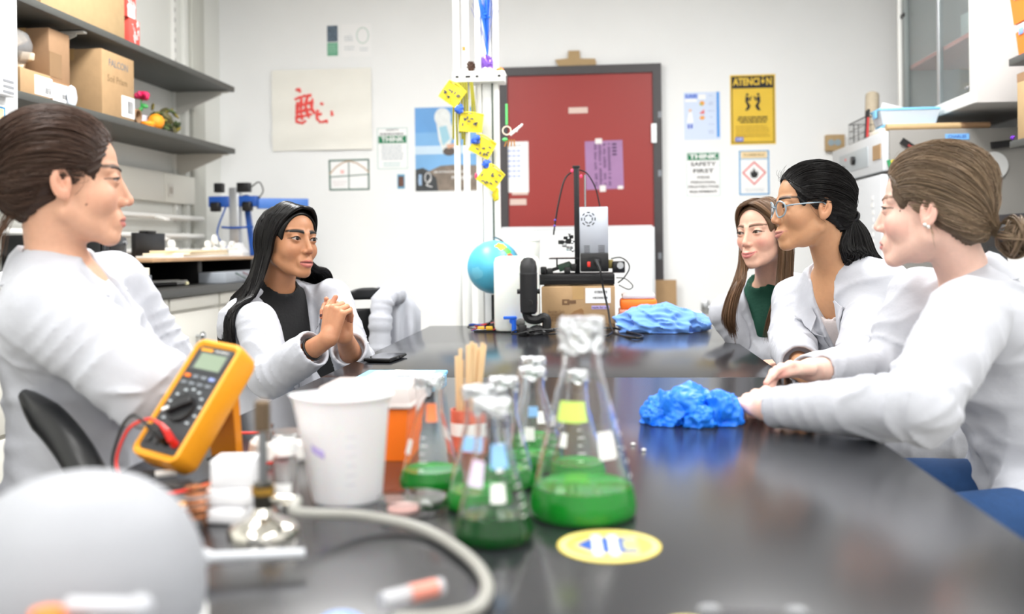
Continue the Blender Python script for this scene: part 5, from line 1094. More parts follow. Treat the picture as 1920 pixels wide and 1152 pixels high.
MB().box2((-hi - .034, -hi - .004, hO), (hi + .004, hi + .004, hL), bevel=.008).build('lid', mat('tub_lid', '#f3eae8', .3, trans=.35, ior=1.2), t); MB().box2((-hi - .034, -hi - .007, hO + .002), (hi + .007, hi + .007, hO + .008), bevel=.002).build('lid_rim', mat('tub_lid', ''), t)
# petri dish
p = atZ(762, 976, TZ); k = scale_at(p); R = 62 * k; t = thing('petri_dish', 'clear glass petri dish in front of the small flask', 'dish', (p.x, p.y + R, T)); th = .0014
MB().lathe([(0, 0), (R, 0), (R, .014), (R - th, .014), (R - th, .0016), (0, .0016)], 48).build('dish_base', M_glass, t, smooth=50); MB().lathe([(0, .0175), (R + .003, .0175), (R + .003, .006), (R + .003 - th, .006), (R + .003 - th, .0160), (0, .0160)], 48).build('dish_lid', M_glass, t, smooth=50)
p2 = (p.x - R * .3, p.y + R, T + .0016)
tag(MB().lathe([(0, 0), (R * .5, 0), (R * .5, .003), (0, .003)], 28).build('pink_agar', mat('agar_pink', '#f0c0b8', .5), loc=p2), 'pale pink disc of agar inside the petri dish', 'agar')

# ---------------- multimeter: leaning on its stand
p = atZ(335, 905, TZ)
mt = thing('multimeter', 'yellow handheld multimeter propped up on its rear stand', 'multimeter', (p.x - .043, p.y + .012, T + .028))
# local frame: x across, y up along the face, z out of the face
vx = Vector((math.cos(-.42), math.sin(-.42), 0)); tilt = math.radians(38)
nface = Vector((math.sin(-.42) * 1, -math.cos(-.42), 0)); up = (Vector((0, 0, 1)) * math.cos(tilt) - nface * math.sin(tilt)); nz = vx.cross(up)
Rm = Matrix((vx, up, nz)).transposed(); Rm = Matrix.Rotation(-.10, 3, vx.cross(Vector((0, 0, 1)))) @ Rm
mt.rotation_euler = Rm.to_euler()
Wm, Hm, Dm = .094, .196, .044
def rrect(w_, h_, r, n=6):
    pts = []
    for cx_, cy_, a0 in ((w_ / 2 - r, h_ / 2 - r, 0), (-w_ / 2 + r, h_ / 2 - r, PI / 2), (-w_ / 2 + r, -h_ / 2 + r, PI), (w_ / 2 - r, -h_ / 2 + r, 1.5 * PI)): pts += [(cx_ + r * math.cos(a0 + PI / 2 * i / n), cy_ + r * math.sin(a0 + PI / 2 * i / n)) for i in range(n + 1)]
    return pts
def loft(rings, m, name, parent, close=True, smooth=35):
    n = len(rings[0]); V = [v for r in rings for v in r]; fs = [(j * n + i, j * n + (i + 1) % n, (j + 1) * n + (i + 1) % n, (j + 1) * n + i) for j in range(len(rings) - 1) for i in range(n)]
    if close: fs += [tuple(range(n - 1, -1, -1)), tuple(range((len(rings) - 1) * n, len(rings) * n))]
    return MB().add(V, fs).build(name, m, parent, smooth=smooth)
cyc = Hm / 2 
def ring(w_, h_, r, z): return [(x, y + cyc, z) for x, y in rrect(w_, h_, r)]
loft([ring(Wm * .86, Hm * .94, .014, -Dm), ring(Wm * .97, Hm * .99, .016, -Dm * .8), ring(Wm, Hm, .016, -.006), ring(Wm * .97, Hm * .985, .014, .004), ring(Wm * .86, Hm * .93, .008, .006), ring(Wm * .80, Hm * .88, .008, .001)], M_yellow, 'holster', mt)
face = loft([ring(Wm * .80, Hm * .88, .008, -.002), ring(Wm * .80, Hm * .88, .008, .0025)], mat('meter_face', '#36383c', .45), 'face_panel', mt)
MB().box2((-.031, .143, .0024), (.031, .181, .0038), bevel=.001).build('lcd_bezel', mat('lcd_bezel', '#4a4e52', .3), mt); MB().box2((-.024, .146, .0037), (.027, .172, .0044)).build('lcd_screen', mat('lcd_green', '#8a9a86', .15), mt, smooth=0)
MB().box2((-.03, .1755, .0038), (-.006, .180, .0043)).build('badge', M_yellow, mt, smooth=0); lettering('MULTIMETER', .0045, M_white, mt, (.012, .1778, .004)); 
for i in range(4): MB().box2((-.032 + .0165 * i, .130, .0024), (-.021 + .0165 * i, .1355, .0045), bevel=.001).build('button', M_orange if i == 0 else (mat('btn_grey', '#7a8088', .4) if i < 3 else mat('btn_blue', '#8fa0d8', .4)), mt)
for i in range(4): MB().box2((-.032 + .0165 * i, .119, .0024), (-.021 + .0165 * i, .1235, .0042), bevel=.001).build('button', mat('btn_grey', ''), mt)
MB().lathe([(0, .0024), (.0235, .0024), (.022, .008), (0, .008)], 32, (0, .082, 0)).build('dial', mat('dial_dark', '#232427', .35), mt); MB().box((0, .082, .012), (.043, .011, .009), math.radians(35), .003).build('dial_grip', mat('dial_dark', ''), mt); MB().box((-.0155, .0712, .0168), (.011, .0045, .001), math.radians(35)).build('dial_mark', M_white, mt, smooth=0)
mk = []
for i in range(11): a_ = math.radians(-40 + 26 * i); MB().box((.031 * math.cos(a_), .082 + .031 * math.sin(a_), .0028), (.006, .003, .0006), 0).build('dial_symbol', M_inkpale, mt, smooth=0)
for i, c_ in enumerate((M_dkgrey, M_dkgrey, M_black, mat('jack_red', '#c02a22', .4))): MB().lathe([(.004, .0024), (.0062, .0024), (.0062, .006), (.004, .006)], 18, (-.027 + .018 * i, .028, 0)).build('jack', c_, mt)
MB().tube([(.027, .028, .004), (.027, .03, .016), (.022, .036, .024), (.004, .044, .025)], [.0055, .0058, .005, .003], 10).build('red_probe_plug', mat('probe_red', '#d8231c', .4), mt); MB().tube([(.009, .028, .004), (.009, .03, .016), (.003, .033, .023), (-.018, .038, .024)], [.0062, .0066, .006, .004], 10).build('black_probe_plug', M_black, mt)
def tw(v): return Rm @ Vector(v) + mt.location
# stand leg
lt = Vector((.0, .135, -Dm)); foot_w = Vector(tw((.0, .0, 0))) + (-(Rm @ Vector((0, 0, 1)))) * .14; 
inv = Rm.inverted(); ftl = inv @ (Vector((tw((0, .06, -.13)).x, tw((0, .06, -.13)).y, T + .002)) - mt.location)
d_ = ftl - lt; m = MB()
def slabp(x0, x1, off): 
    n_ = Vector((0, d_.z, -d_.y)).normalized() * off
    m.add([(x0, *(lt.yz)), (x1, *(lt.yz)), (x1 * .9, *(ftl.yz)), (x0 * .9, *(ftl.yz))] + [tuple(Vector((x, *q)) + n_) for x, q in ((x0, lt.yz), (x1, lt.yz), (x1 * .9, ftl.yz), (x0 * .9, ftl.yz))], [(0, 1, 2, 3), (7, 6, 5, 4), (0, 4, 5, 1), (1, 5, 6, 2), (2, 6, 7, 3), (3, 7, 4, 0)])
slabp(-.030, .030, .003); slabp(-.030, -.024, -.010); slabp(.024, .030, -.010); m.build('rear_stand', mat('stand_orange', '#e08a10', .4), mt)
# leads
redw = mat('lead_red', '#e03226', .35)
s0 = tw((.004, .044, .025)); q = [s0, tw((-.024, .046, .026)), tw((-.052, .022, .022)), Vector((tw((-.06, .0, .014)).x, tw((-.07, 0, .02)).y, T + .01)), atZ(300, 925, T + .004), atZ(400, 905, T + .004), atZ(480, 875, T + .004), atZ(545, 860, T + .006), atZ(560, 838, T + .006), atZ(510, 815, T + .006), atZ(440, 812, T + .006)]
t = thing('red_test_lead', 'red test lead curling from the multimeter across the table', 'test lead', s0); MB().tube([v - s0 for v in spline(q, 8)], .0023, 8).build('lead', redw, t)
s0 = tw((-.018, .038, .024)); q = [s0, tw((-.05, .045, .03)), tw((-.066, .02, .02)), Vector((tw((-.06, .0, .02)).x, tw((-.06, 0, .02)).y, T + .006)), atZ(330, 915, T + .004), atZ(420, 890, T + .004), atZ(470, 870, T + .004), atZ(430, 850, T + .004), atZ(390, 862, T + .004)]
t = thing('black_test_lead', 'black test lead curling from the multimeter under its stand', 'test lead', s0); MB().tube([v - s0 for v in spline(q, 8)], .0023, 8).build('lead', M_black, t)

# ---------------- bunsen burner with hose
p = atZ(470, 1018, TZ); t = thing('bunsen_burner', 'steel bunsen burner with a tall slim barrel in the foreground', 'burner', (p.x + .004, p.y + .03, T)); k = scale_at((p.x, p.y + .03, TZ))
topz = atY(470, 752, p.y + .03).z - TZ; Rf = 66 * k
MB().lathe([(0, 0), (Rf, 0), (Rf, .006), (Rf * .9, .012), (Rf * .35, .022), (Rf * .25, .03), (0, .03)], 40).build('base', mat('chrome', '#d8d4cc', .15, metal=1.), t); MB().lathe([(.009, .028), (.011, .032), (.011, .058), (.0075, .06)], 24).build('collar', mat('collar_dark', '#4a4842', .35, metal=.8), t); MB().lathe([(.0052, .058), (.0052, topz - .035), (.0075, topz - .034), (.0085, topz - .002), (.0065, topz), (.004, topz)], 24).build('barrel', mat('barrel_steel', '#8f9093', .3, metal=.9), t)
MB().lathe([(.0087, topz - .034), (.009, topz - .002), (.007, topz + .0005)], 24, cap0=False).build('burnt_tip', mat('burnt', '#6b5a48', .5, metal=.6), t); MB().cyl((.008, 0, .04), (.04, -.005, .04), .005).build('gas_inlet', mat('chrome', ''), t); MB().lathe([(.013, .046), (.013, .054)], 20).build('air_ring', M_brass, t)
h0 = Vector((t.location.x + .04, t.location.y - .005, T + .04))
pts = [h0, atZ(560, 962, T + .033), atZ(680, 968, T + .016), atZ(790, 992, T + .008), atZ(872, 1040, T + .008), atZ(912, 1092, T + .008), atZ(895, 1140, T + .008), atZ(820, 1160, T + .008), atZ(740, 1165, T + .012)]
t = thing('gas_hose', 'grey translucent rubber hose looping from the burner over the table', 'hose', h0); MB().tube([v - h0 for v in spline(pts, 10)], .0062, 12).build('hose', mat('hose_grey', '#a9a8a2', .3, trans=.2, ior=1.3), t)
a, b = atZ(715, 1128, T + .016), atZ(828, 1100, T + .016)
t2 = thing('hose_connector', 'clear plastic tube with an orange band at the end of the hose', 'connector', a); d_ = b - a; MB().tube([(0, 0, 0), d_ * .5, d_], .0078, 14).build('tube', mat('tube_clear', '#dadbe0', .15, trans=.4, ior=1.2), t2); MB().tube([d_ * .45, d_ * .9], .0081, 14).build('band', mat('band_salmon', '#d88a7a', .4), t2)
a = atZ(640, 1162, T + .006); tag(MB().sphere((0, 0, .006), (.018, .012, .0065), 20, 10).build('blue_stopper', mat('cap_blue', '#7f9bd0', .4), loc=(a.x, a.y, TZ)), 'pale blue stopper at the bottom edge near the hose', 'stopper')

# ---------------- white dome bottle at the lower left
Yd = .80
c = atd(150, 1160, Yd); k = Yd / F; Rd = 228 * k
top = atd(150, 888, Yd).z - TZ
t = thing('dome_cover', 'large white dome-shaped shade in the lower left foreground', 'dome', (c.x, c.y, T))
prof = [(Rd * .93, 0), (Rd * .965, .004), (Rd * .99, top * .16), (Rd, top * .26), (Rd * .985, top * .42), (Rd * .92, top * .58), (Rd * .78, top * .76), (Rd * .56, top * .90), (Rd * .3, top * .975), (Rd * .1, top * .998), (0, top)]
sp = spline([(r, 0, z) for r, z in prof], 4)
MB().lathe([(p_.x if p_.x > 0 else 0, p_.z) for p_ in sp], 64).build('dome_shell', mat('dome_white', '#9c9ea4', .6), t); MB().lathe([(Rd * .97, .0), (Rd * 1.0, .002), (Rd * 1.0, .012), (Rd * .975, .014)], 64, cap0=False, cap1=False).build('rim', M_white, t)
MB().lathe([(0, 0), (.006, 0), (.007, .004), (0, .006)], 16, (Rd * .55, -Rd * .78, top * .36), (PI / 2 - .2, 0, .6)).build('rivet', mat('rivet', '#cfd1d6', .4), t)
a, b = atZ(352, 1052, T + .02), atZ(598, 1040, T + .02); d_ = b - a
t = thing('transfer_pipette', 'white plastic transfer pipette lying beside the burner base', 'pipette', a); R_ = [.017, .018, .016, .010, .0055, .005, .005, .0045]
MB().tube([Vector((-.03, 0, 0)) + d_ * (u * 1.0) for u in (.0, .12, .24, .34, .42, .6, .85, 1.12)], R_, 16).build('stem', mat('pip_white', '#c9ccd2', .3), t)
c = atd(88, 1146, .62); t = thing('orange_bottle', 'blurred orange bottle at the bottom left edge', 'bottle', (c.x, c.y, T)); hz = c.z - TZ
MB().lathe([(0, 0), (.012, 0), (.012, max(hz, .02) - .006), (.0095, max(hz, .02)), (0, max(hz, .02))], 24).build('cap', M_orange, t); MB().lathe([(.0125, .002), (.0125, .012)], 24).build('ridge', M_orange, t)
a, b = atd(128, 1140, .64), atd(262, 1142, .64); t = thing('metal_clip_bar', 'short pale rod with a round end at the bottom left edge', 'rod', (a.x, a.y, T)); hz = a.z - TZ
MB().tube([(0, 0, hz), (b.x - a.x, b.y - a.y, b.z - TZ)], .0065, 14).build('rod', mat('rod_white', '#b4b6bd', .3), t); MB().sphere((b.x - a.x, b.y - a.y, b.z - TZ), .009, 16, 10).build('knob', mat('rod_white', ''), t); MB().cyl((0.01, 0, 0), (0.01, 0, hz), .004).cyl((b.x - a.x - .01, b.y - a.y, 0), (b.x - a.x - .01, b.y - a.y, hz), .004).build('posts', M_steel, t)

# ---------------- clutter around the burner
p = atZ(415, 990, TZ); base_ = Vector((p.x, p.y + .03, T)); zz = 0
for i, (w_, h_, lab) in enumerate(((62, 30, 'lowest white paper roll in the stack by the multimeter'), (66, 34, 'middle white paper roll in the stack by the multimeter'), (60, 50, 'top white paper block in the stack by the multimeter'))):
    k = scale_at(base_); t = thing('label_block', lab, 'paper block', (base_.x + .002 * i, base_.y + .004 * i, base_.z + zz), .1 * i - .1); ww, hh = w_ * k * 1.3, h_ * k
    MB().box2((-ww / 2, -.022, 0), (ww / 2, .022, hh), bevel=.006 if i < 2 else .002).build('block', mat('block_white', '#f0f0f4', .6), t); MB().box2((-ww / 2 - .0006, -.015, hh * .25), (-ww / 2 + .001, .015, hh * .75)).build('end_label', M_inkpale, t, smooth=0); zz += hh + .0006
p = atZ(330, 975, TZ); t = thing('yellow_mini_meter', 'small orange-rimmed gadget lying flat below the multimeter', 'gadget', (p.x, p.y + .03, T), .25); MB().box2((-.05, -.022, 0), (.05, .022, .018), bevel=.005).build('holster', M_yellow, t); MB().box2((-.04, -.016, .018), (.04, .016, .0195), bevel=.001).build('face', M_dkgrey, t); MB().box2((-.0, -.0225, .002), (.04, -.0215, .014)).build('label', M_paper, t, smooth=0)
p = atZ(372, 985, TZ); t = thing('copper_coil', 'small copper coil beside the paper blocks', 'coil', (p.x - .002, p.y + .005, T)); MB().tube([(.014 * math.cos(i * .5), .014 * math.sin(i * .5), .003 + .0007 * i) for i in range(64)], .0016, 6).build('winding', mat('copper', '#b0704a', .35, metal=.8), t); MB().lathe([(.008, 0), (.0125, .0), (.0125, .022), (.008, .022)], 20).build('core', mat('core_brown', '#7a5238', .5), t)
p = atZ(352, 1000, TZ); tag(MB().box2((-.03, -.012, 0), (.03, .012, .014), bevel=.004).build('black_adapter', M_black, loc=(p.x - .012, p.y - .008, T), rot=(0, 0, .2)), 'black adapter lying in front of the small orange-rimmed gadget', 'adapter')
p = atZ(388, 965, TZ); tag(MB().lathe([(.004, 0), (.012, 0), (.012, .012), (.004, .012), (.004, 0)], 20, rot=(PI / 2, 0, 0), cap0=False, cap1=False).build('orange_ring', M_yellow, loc=(p.x + .012, p.y + .028, T + .0125)), 'orange ring standing beside the paper blocks', 'ring')
p = atZ(255, 905, TZ); t = thing('steel_probe', 'white tipped probe lying left of the multimeter foot', 'probe', (p.x + .0, p.y + .01, T + .006), .55); MB().cyl((-.04, 0, 0), (.02, 0, 0), .006).build('handle', M_black, t); MB().cyl((.02, 0, 0), (.05, 0, 0), .005).build('sleeve', M_white, t)
p = atZ(505, 868, TZ); t = thing('hot_plate', 'round white device with metal fittings behind the burner', 'device', (p.x + .01, p.y + .05, T)); MB().lathe([(0, 0), (.055, 0), (.058, .006), (.055, .024), (.048, .03), (0, .03)], 40).build('housing', M_white, t); MB().lathe([(.03, .03), (.034, .034), (.03, .038), (.0, .038)], 28).build('plate', M_steel, t)
for an in (.5, 2.6, 4.4): MB().cyl((.04 * math.cos(an), .04 * math.sin(an), .028), (.04 * math.cos(an), .04 * math.sin(an), .046), .007).build('screw_post', M_steel, t)
p = atZ(520, 962, TZ); t = thing('glass_vial', 'small clear glass vial with white cap behind the burner barrel', 'vial', (p.x + .004, p.y + .02, T)); R = .016
MB().lathe([(0, 0), (R, 0), (R, .06), (R * .8, .066), (R * .8, .07), (R * .8 - .0012, .07), (R - .0012, .058), (R - .0012, .0015), (0, .0015)], 28).build('glass', M_glass, t, smooth=50); MB().lathe([(0, .0705), (R * .95, .0705), (R * .95, .084), (0, .084)], 24).build('cap', M_white, t); MB().lathe([(R + .0004, .012), (R + .0004, .034)], 28, cap0=False, cap1=False, ang=1.6, rot=-2.4).build('label', M_paper, t)
# table stickers
def sticker(label, loc, R, full):
    t = thing('round_sticker', label, 'sticker', loc, .05); MB().lathe([(0, 0), (R, 0), (R, .0006), (0, .0006)], 48).build('disc', mat('sticker_pale_yellow', '#ecd457', .45), t)
    MB().lathe([(R * .86, .00062), (R * .95, .00062), (R * .95, .0008), (R * .86, .0008)], 48, cap0=False, cap1=False).build('ring_print', mat('sticker_ring', '#f3e59a', .45), t)
    bl = mat('sticker_blue', '#1f4fa8', .45); m = MB(); m.prism([(-.68 * R, 0), (-.3 * R, .5 * R), (.55 * R, .5 * R), (.55 * R, -.5 * R), (-.3 * R, -.5 * R)], .0003, (0, 0, .0006)); m.build('boat_print', bl, t, smooth=0)
    for x in (-.32, .0): MB().box2((x * R, -.62 * R, .0008), ((x + .17) * R, .62 * R, .0011), bevel=.0).build('figure_print', M_white, t, smooth=0)
    MB().box2((.28 * R, -.3 * R, .0008), (.56 * R, .3 * R, .0012)).build('window_print', mat('sticker_olive', '#c9c47a', .45), t, smooth=0)
    return t
p = atZ(1142, 1024, TZ); k = scale_at(p); sticker('round yellow sticker with blue emblem in front of the big flask', (p.x, p.y, TZ + .0002), 96 * k, True)
p = atZ(1290, 1170, TZ); sticker('second yellow sticker cut by the bottom picture edge', (p.x, p.y - .012, TZ + .0002), .026, True)
p = atZ(1415, 1180, TZ); t = thing('eyeglasses_case', 'dark flat object with pale rounded corners at the bottom edge', 'case', (p.x, p.y - .015, T)); MB().box2((-.045, -.03, 0), (.045, .03, .012), bevel=.005).build('body', M_dkgrey, t)
for s_ in (-1, 1): MB().sphere((s_ * .036, .024, .012), (.010, .006, .004), 14, 8).build('corner', M_grey, t)
# ================================================================== implicit-surface modelling for bodies and clothes
f32 = np.float32
def smin(a, b, k):
    h = np.clip(.5 + .5 * (b - a) / k, 0, 1); return b + (a - b) * h - k * h * (1 - h)
def smax(a, b, k): return -smin(-a, -b, k)
def nrm(q): return np.sqrt(np.einsum('ij,ij->i', q, q))
def s_sph(P, c, r): return nrm(P - np.asarray(c, f32)) - r
def s_ell(P, c, r):
    r = np.asarray(r, f32); q = P - np.asarray(c, f32); q = q / r; k0 = nrm(q); k1 = nrm(q / r) + 1e-6
    return k0 * (k0 - 1) / k1
def s_cap(P, a, b, ra, rb=None, fold=None):
    rb = ra if rb is None else rb; a = np.asarray(a, f32); b = np.asarray(b, f32); ab = b - a; L2 = float(ab @ ab) + 1e-9
    pa = P - a; h = pa @ (ab / f32(L2)); np.clip(h, 0, 1, out=h); q = pa - h[:, None] * ab
    d = nrm(q) - (f32(ra) + f32(rb - ra) * h)
    if fold is not None: d = d - fold(h, q, ab / math.sqrt(L2), math.sqrt(L2))
    return d
def snoise(P, seed, freq, n=6):
    rg = np.random.RandomState(seed); out = np.zeros(len(P), f32)
    for i in range(n):
        k_ = rg.normal(size=3); k_ = (k_ / np.linalg.norm(k_) * freq * (1 + .35 * i)).astype(f32); w_ = (rg.normal(size=3) * freq * .35).astype(f32)
        out += np.sin(P @ k_ + f32(rg.rand() * 6.28) + 1.4 * np.sin(P @ w_ + f32(rg.rand() * 6.28)))
    return out / n * 1.4
def sdf_mesh(fn, lo, hi, res, b=10, slack=.0):
    lo = np.asarray(lo, float); hi = np.asarray(hi, float); nb = np.ceil((hi - lo) / (res * b)).astype(int)
    I = np.stack(np.meshgrid(*[np.arange(n) for n in nb], indexing='ij'), -1).reshape(-1, 3)
    cen = (lo + (I + .5) * b * res).astype(f32); d = fn(cen); keep = np.abs(d) < b * res * .87 * 1.35 + slack + .004; I = I[keep]
    g = np.arange(b + 1); loc = np.stack(np.meshgrid(g, g, g, indexing='ij'), -1).reshape(-1, 3)
    vals = np.empty((len(I), (b + 1) ** 3), f32); step = max(1, 400000 // (b + 1) ** 3)
    for s in range(0, len(I), step):
        q = (lo + (I[s:s + step, None, :] * b + loc[None]) * res).astype(f32); vals[s:s + step] = fn(q.reshape(-1, 3)).reshape(-1, (b + 1) ** 3)
    V = vals.reshape(-1, b + 1, b + 1, b + 1); S = V < 0
    N = nb * b + 2
    def key(a): return (a[..., 0].astype(np.int64) + 1) + (a[..., 1].astype(np.int64) + 1) * (N[0] + 2) + (a[..., 2].astype(np.int64) + 1) * (N[0] + 2) * (N[1] + 2)
    cnt = sum(S[:, i:b + i, j:b + j, k:b + k].astype(np.int8) for i in (0, 1) for j in (0, 1) for k in (0, 1))
    act = np.argwhere((cnt > 0) & (cnt < 8)); bi = act[:, 0]; c = act[:, 1:]
    acc = np.zeros((len(act), 3)); num = np.zeros(len(act))
    corner = {(i, j, k): V[bi, c[:, 0] + i, c[:, 1] + j, c[:, 2] + k] for i in (0, 1) for j in (0, 1) for k in (0, 1)}
    for ax in range(3):
        for u in (0, 1):
            for w_ in (0, 1):
                o0 = [0, 0, 0]; o = [x for x in range(3) if x != ax]; o0[o[0]] = u; o0[o[1]] = w_; o1 = list(o0); o1[ax] = 1
                v0 = corner[tuple(o0)]; v1 = corner[tuple(o1)]; m = (v0 < 0) != (v1 < 0); t = np.where(m, v0 / np.where(m, v0 - v1, 1), 0)
                p = np.tile(np.array(o0, float), (len(act), 1)); p[:, ax] += t; acc += p * m[:, None]; num += m
    G = I[bi] * b + c; verts = lo + (G + acc / num[:, None]) * res; K = key(G); order = np.argsort(K); Ks = K[order]
    faces = []
    for ax in range(3):
        A = S[:, :b, :b, :b]; sl = [slice(0, b)] * 3; sl[ax] = slice(1, b + 1); B = S[(slice(None),) + tuple(sl)]
        e = np.argwhere(A != B)
        if len(e) == 0: continue
        base = I[e[:, 0]] * b + e[:, 1:]; o = [x for x in range(3) if x != ax]; idx = []; ok = np.ones(len(e), bool)
        for du, dv in ((-1, -1), (0, -1), (0, 0), (-1, 0)):
            cc = base.copy(); cc[:, o[0]] += du; cc[:, o[1]] += dv; kk = key(cc); pos = np.searchsorted(Ks, kk); pos = np.minimum(pos, len(Ks) - 1); ok &= Ks[pos] == kk; idx.append(order[pos])
        Fq = np.stack(idx, 1); ins = A[e[:, 0], e[:, 1], e[:, 2], e[:, 3]]
        flip = ins if ax != 1 else ~ins
        Fq[~flip] = Fq[~flip][:, ::-1]; faces.append(Fq[ok])
    return verts, np.concatenate(faces)
def np_mesh(name, V, Fq, m, parent=None, loc=(0, 0, 0), cols=None, relax=0):
    me = bpy.data.meshes.new(name); V = np.asarray(V, np.float32) - np.asarray(loc, np.float32); Fq = np.asarray(Fq, np.int32)
    for _ in range(relax):
        E = np.concatenate([Fq[:, [i, (i + 1) % 4]] for i in range(4)]); s = np.zeros_like(V); n = np.zeros(len(V)); np.add.at(s, E[:, 0], V[E[:, 1]]); np.add.at(n, E[:, 0], 1); V = (V + (s / np.maximum(n, 1)[:, None])) / 2
    me.vertices.add(len(V)); me.vertices.foreach_set('co', V.astype(np.float32).ravel()); me.loops.add(Fq.size); me.loops.foreach_set('vertex_index', Fq.ravel().astype(np.int32)); me.polygons.add(len(Fq)); me.polygons.foreach_set('loop_start', np.arange(0, Fq.size, Fq.shape[1], dtype=np.int32))
    me.update(calc_edges=True); me.validate()
    if cols is not None:
        a = me.color_attributes.new('Col', 'FLOAT_COLOR', 'POINT'); a.data.foreach_set('color', np.concatenate([cols, np.ones((len(cols), 1))], 1).astype(np.float32).ravel())
    o = link_mesh(name, me, m, parent, (0, 0, 0) if parent else loc, None, 180)
    return o
def frame_from(fwd, up):
    f = Vector(fwd).normalized(); r = f.cross(Vector(up)).normalized(); u = r.cross(f).normalized()
    return np.array([[r.x, f.x, u.x], [r.y, f.y, u.y], [r.z, f.z, u.z]])      # columns right, forward, up
# ================================================================== people
def A3(v): return np.array([v[0], v[1], v[2]], float)
def mk_coat_mat(name, tint): return mat(name, tint, .8, var=.015, vscale=15, bump=.25, bscale=26, sheen=.1)
M_coat = mk_coat_mat('white_coat_cotton', '#b8bac2')
M_skin = mat('skin', '#cc8899', .48, attr='Col', sss=.12, var=.04, vscale=90, bump=.06, bscale=500)
M_hair = mat('hair', '#333333', .38, attr='Col', spec=.3)
M_sclera = mat('sclera', '#b9aea8', .2); M_pupil = mat('pupil', '#0c0a0a', .1)

# ---------------- head: implicit surface in head space (x right, y forward, z up), eyes at z=0
def head_sdf(P, c):
    ax = np.abs(P[:, 0]); Q = np.stack([ax, P[:, 1], P[:, 2]], 1); w = c.get('wide', .95); smile = c.get('smile', 0.)
    d = s_ell(P, (0, -.010, .030), (.0715, .093, .076))
    d = smin(d, s_ell(P, (0, .026, -.030), (.0575 * w, .058, .078)), .02)
    d = smin(d, s_cap(Q, (.046 * w, -.002, -.056), (.013, .064, -.097), .016, .014), .020)
    d = smin(d, s_sph(P, (0, .0715, -.0985), .0155), .016)
    d = smin(d, s_ell(Q, (.037 * w, .050, -.032 + .006 * smile), (.024, .028, .026)), .018)
    i = np.flatnonzero((P[:, 1] > .035) & (P[:, 2] < .045) & (P[:, 2] > -.12) & (ax < .075))
    if len(i): d[i] = face_sdf(P[i], Q[i], ax[i], d[i], c, smile)
    i = np.flatnonzero((ax > .05) & (np.abs(P[:, 2]) < .06) & (np.abs(P[:, 1]) < .06))
    if len(i):
        er = Q[i] - np.array([.0725, -.010, -.008], f32); ca, sa = math.cos(.25), math.sin(.25)
        er2 = np.stack([er[:, 0] * ca + er[:, 1] * sa * .9, er[:, 1] * ca - er[:, 0] * sa, er[:, 2] + .25 * er[:, 1]], 1)
        ear = s_ell(er2, (.002, 0, 0), (.0080, .0170, .0290)); ear = smax(ear, -s_ell(er2, (.0095, .002, .004), (.0068, .0105, .0175)), .003); ear = smin(ear, s_ell(er2, (.004, .004, -.020), (.0045, .0085, .0095)), .004); ear = smin(ear, s_cap(er2, (.004, .010, -.006), (.005, .010, .004), .0035), .003); ear = smin(ear, s_cap(er2, (.006, -.006, .012), (.006, .002, -.008), .0022), .003)
        d[i] = smin(d[i], ear, .005)
    return d
def face_sdf(P, Q, ax, d, c, smile):
    d = smin(d, s_cap(Q, (.012, .0795, .016), (.044, .064, .017), .0075), .012)
    d = smax(d, -s_ell(Q, (.0315, .0965, -.001), (.0175, .0165, .0125)), .012)
    nl = c.get('nose', 1.)
    d = smin(d, s_cap(P, (0, .0805, .010), (0, .0805 + .0185 * nl, -.0335), .0062, .0078), .010)
    d = smin(d, s_cap(P, (0, .072, .004), (0, .083, -.034), .009, .011), .008)
    d = smin(d, s_sph(P, (0, .0800 + .0185 * nl, -.0360), .0084), .005)
    d = smin(d, s_ell(Q, (.0105, .0895 + .006 * (nl - 1), -.0395), (.0070, .0095, .0066)), .005)
    d = smax(d, -s_ell(Q, (.0056, .0940, -.0465), (.0032, .0054, .004)), .002)
    d = smin(d, s_ell(P, (0, .079, -.070), (.027, .0145, .022)), .010)
    ml = c.get('lips', 1.); mo = c.get('mouth', 0.)
    cz_ = -.0715 + .006 * smile; cxw = .0225 + .003 * smile
    up = np.minimum(s_cap(Q, (cxw, .0815, cz_), (.0055, .0925, -.0662), .0022 * ml, .0040 * ml), s_cap(Q, (.0055, .0925, -.0662), (0, .0928, -.0675), .0040 * ml))
    lo = s_cap(Q, (cxw * .9, .0815, cz_ - .001), (.006, .0915, -.0762 - mo), .0026 * ml, .0050 * ml); lo = np.minimum(lo, s_cap(Q, (.006, .0915, -.0762 - mo), (0, .0915, -.0766 - mo), .0050 * ml))
    d = smin(d, np.minimum(up, lo), .0035)
    d = smax(d, -s_cap(Q, (cxw + .001, .0860, cz_), (0, .0985, -.0714 - mo * .5), .0011, .0014 + mo * .55), .002)
    ec = (.0315, .0725, -.001); lid = s_sph(Q, ec, .0134); d = smin(d, lid, .005)
    ex = (ax - .0315) / .0150; zz = P[:, 2] + .001 - .0012 * ex; hh = c.get('eye', .0044) * np.clip(1 - ex * ex, -1, 1)
    op = np.where(zz > 0, zz - hh * 1.05, -zz - hh * .85); op = np.maximum(op, s_sph(Q, ec, .017)); op = np.maximum(op, .0735 - P[:, 1])
    return smax(d, -op, .0012)
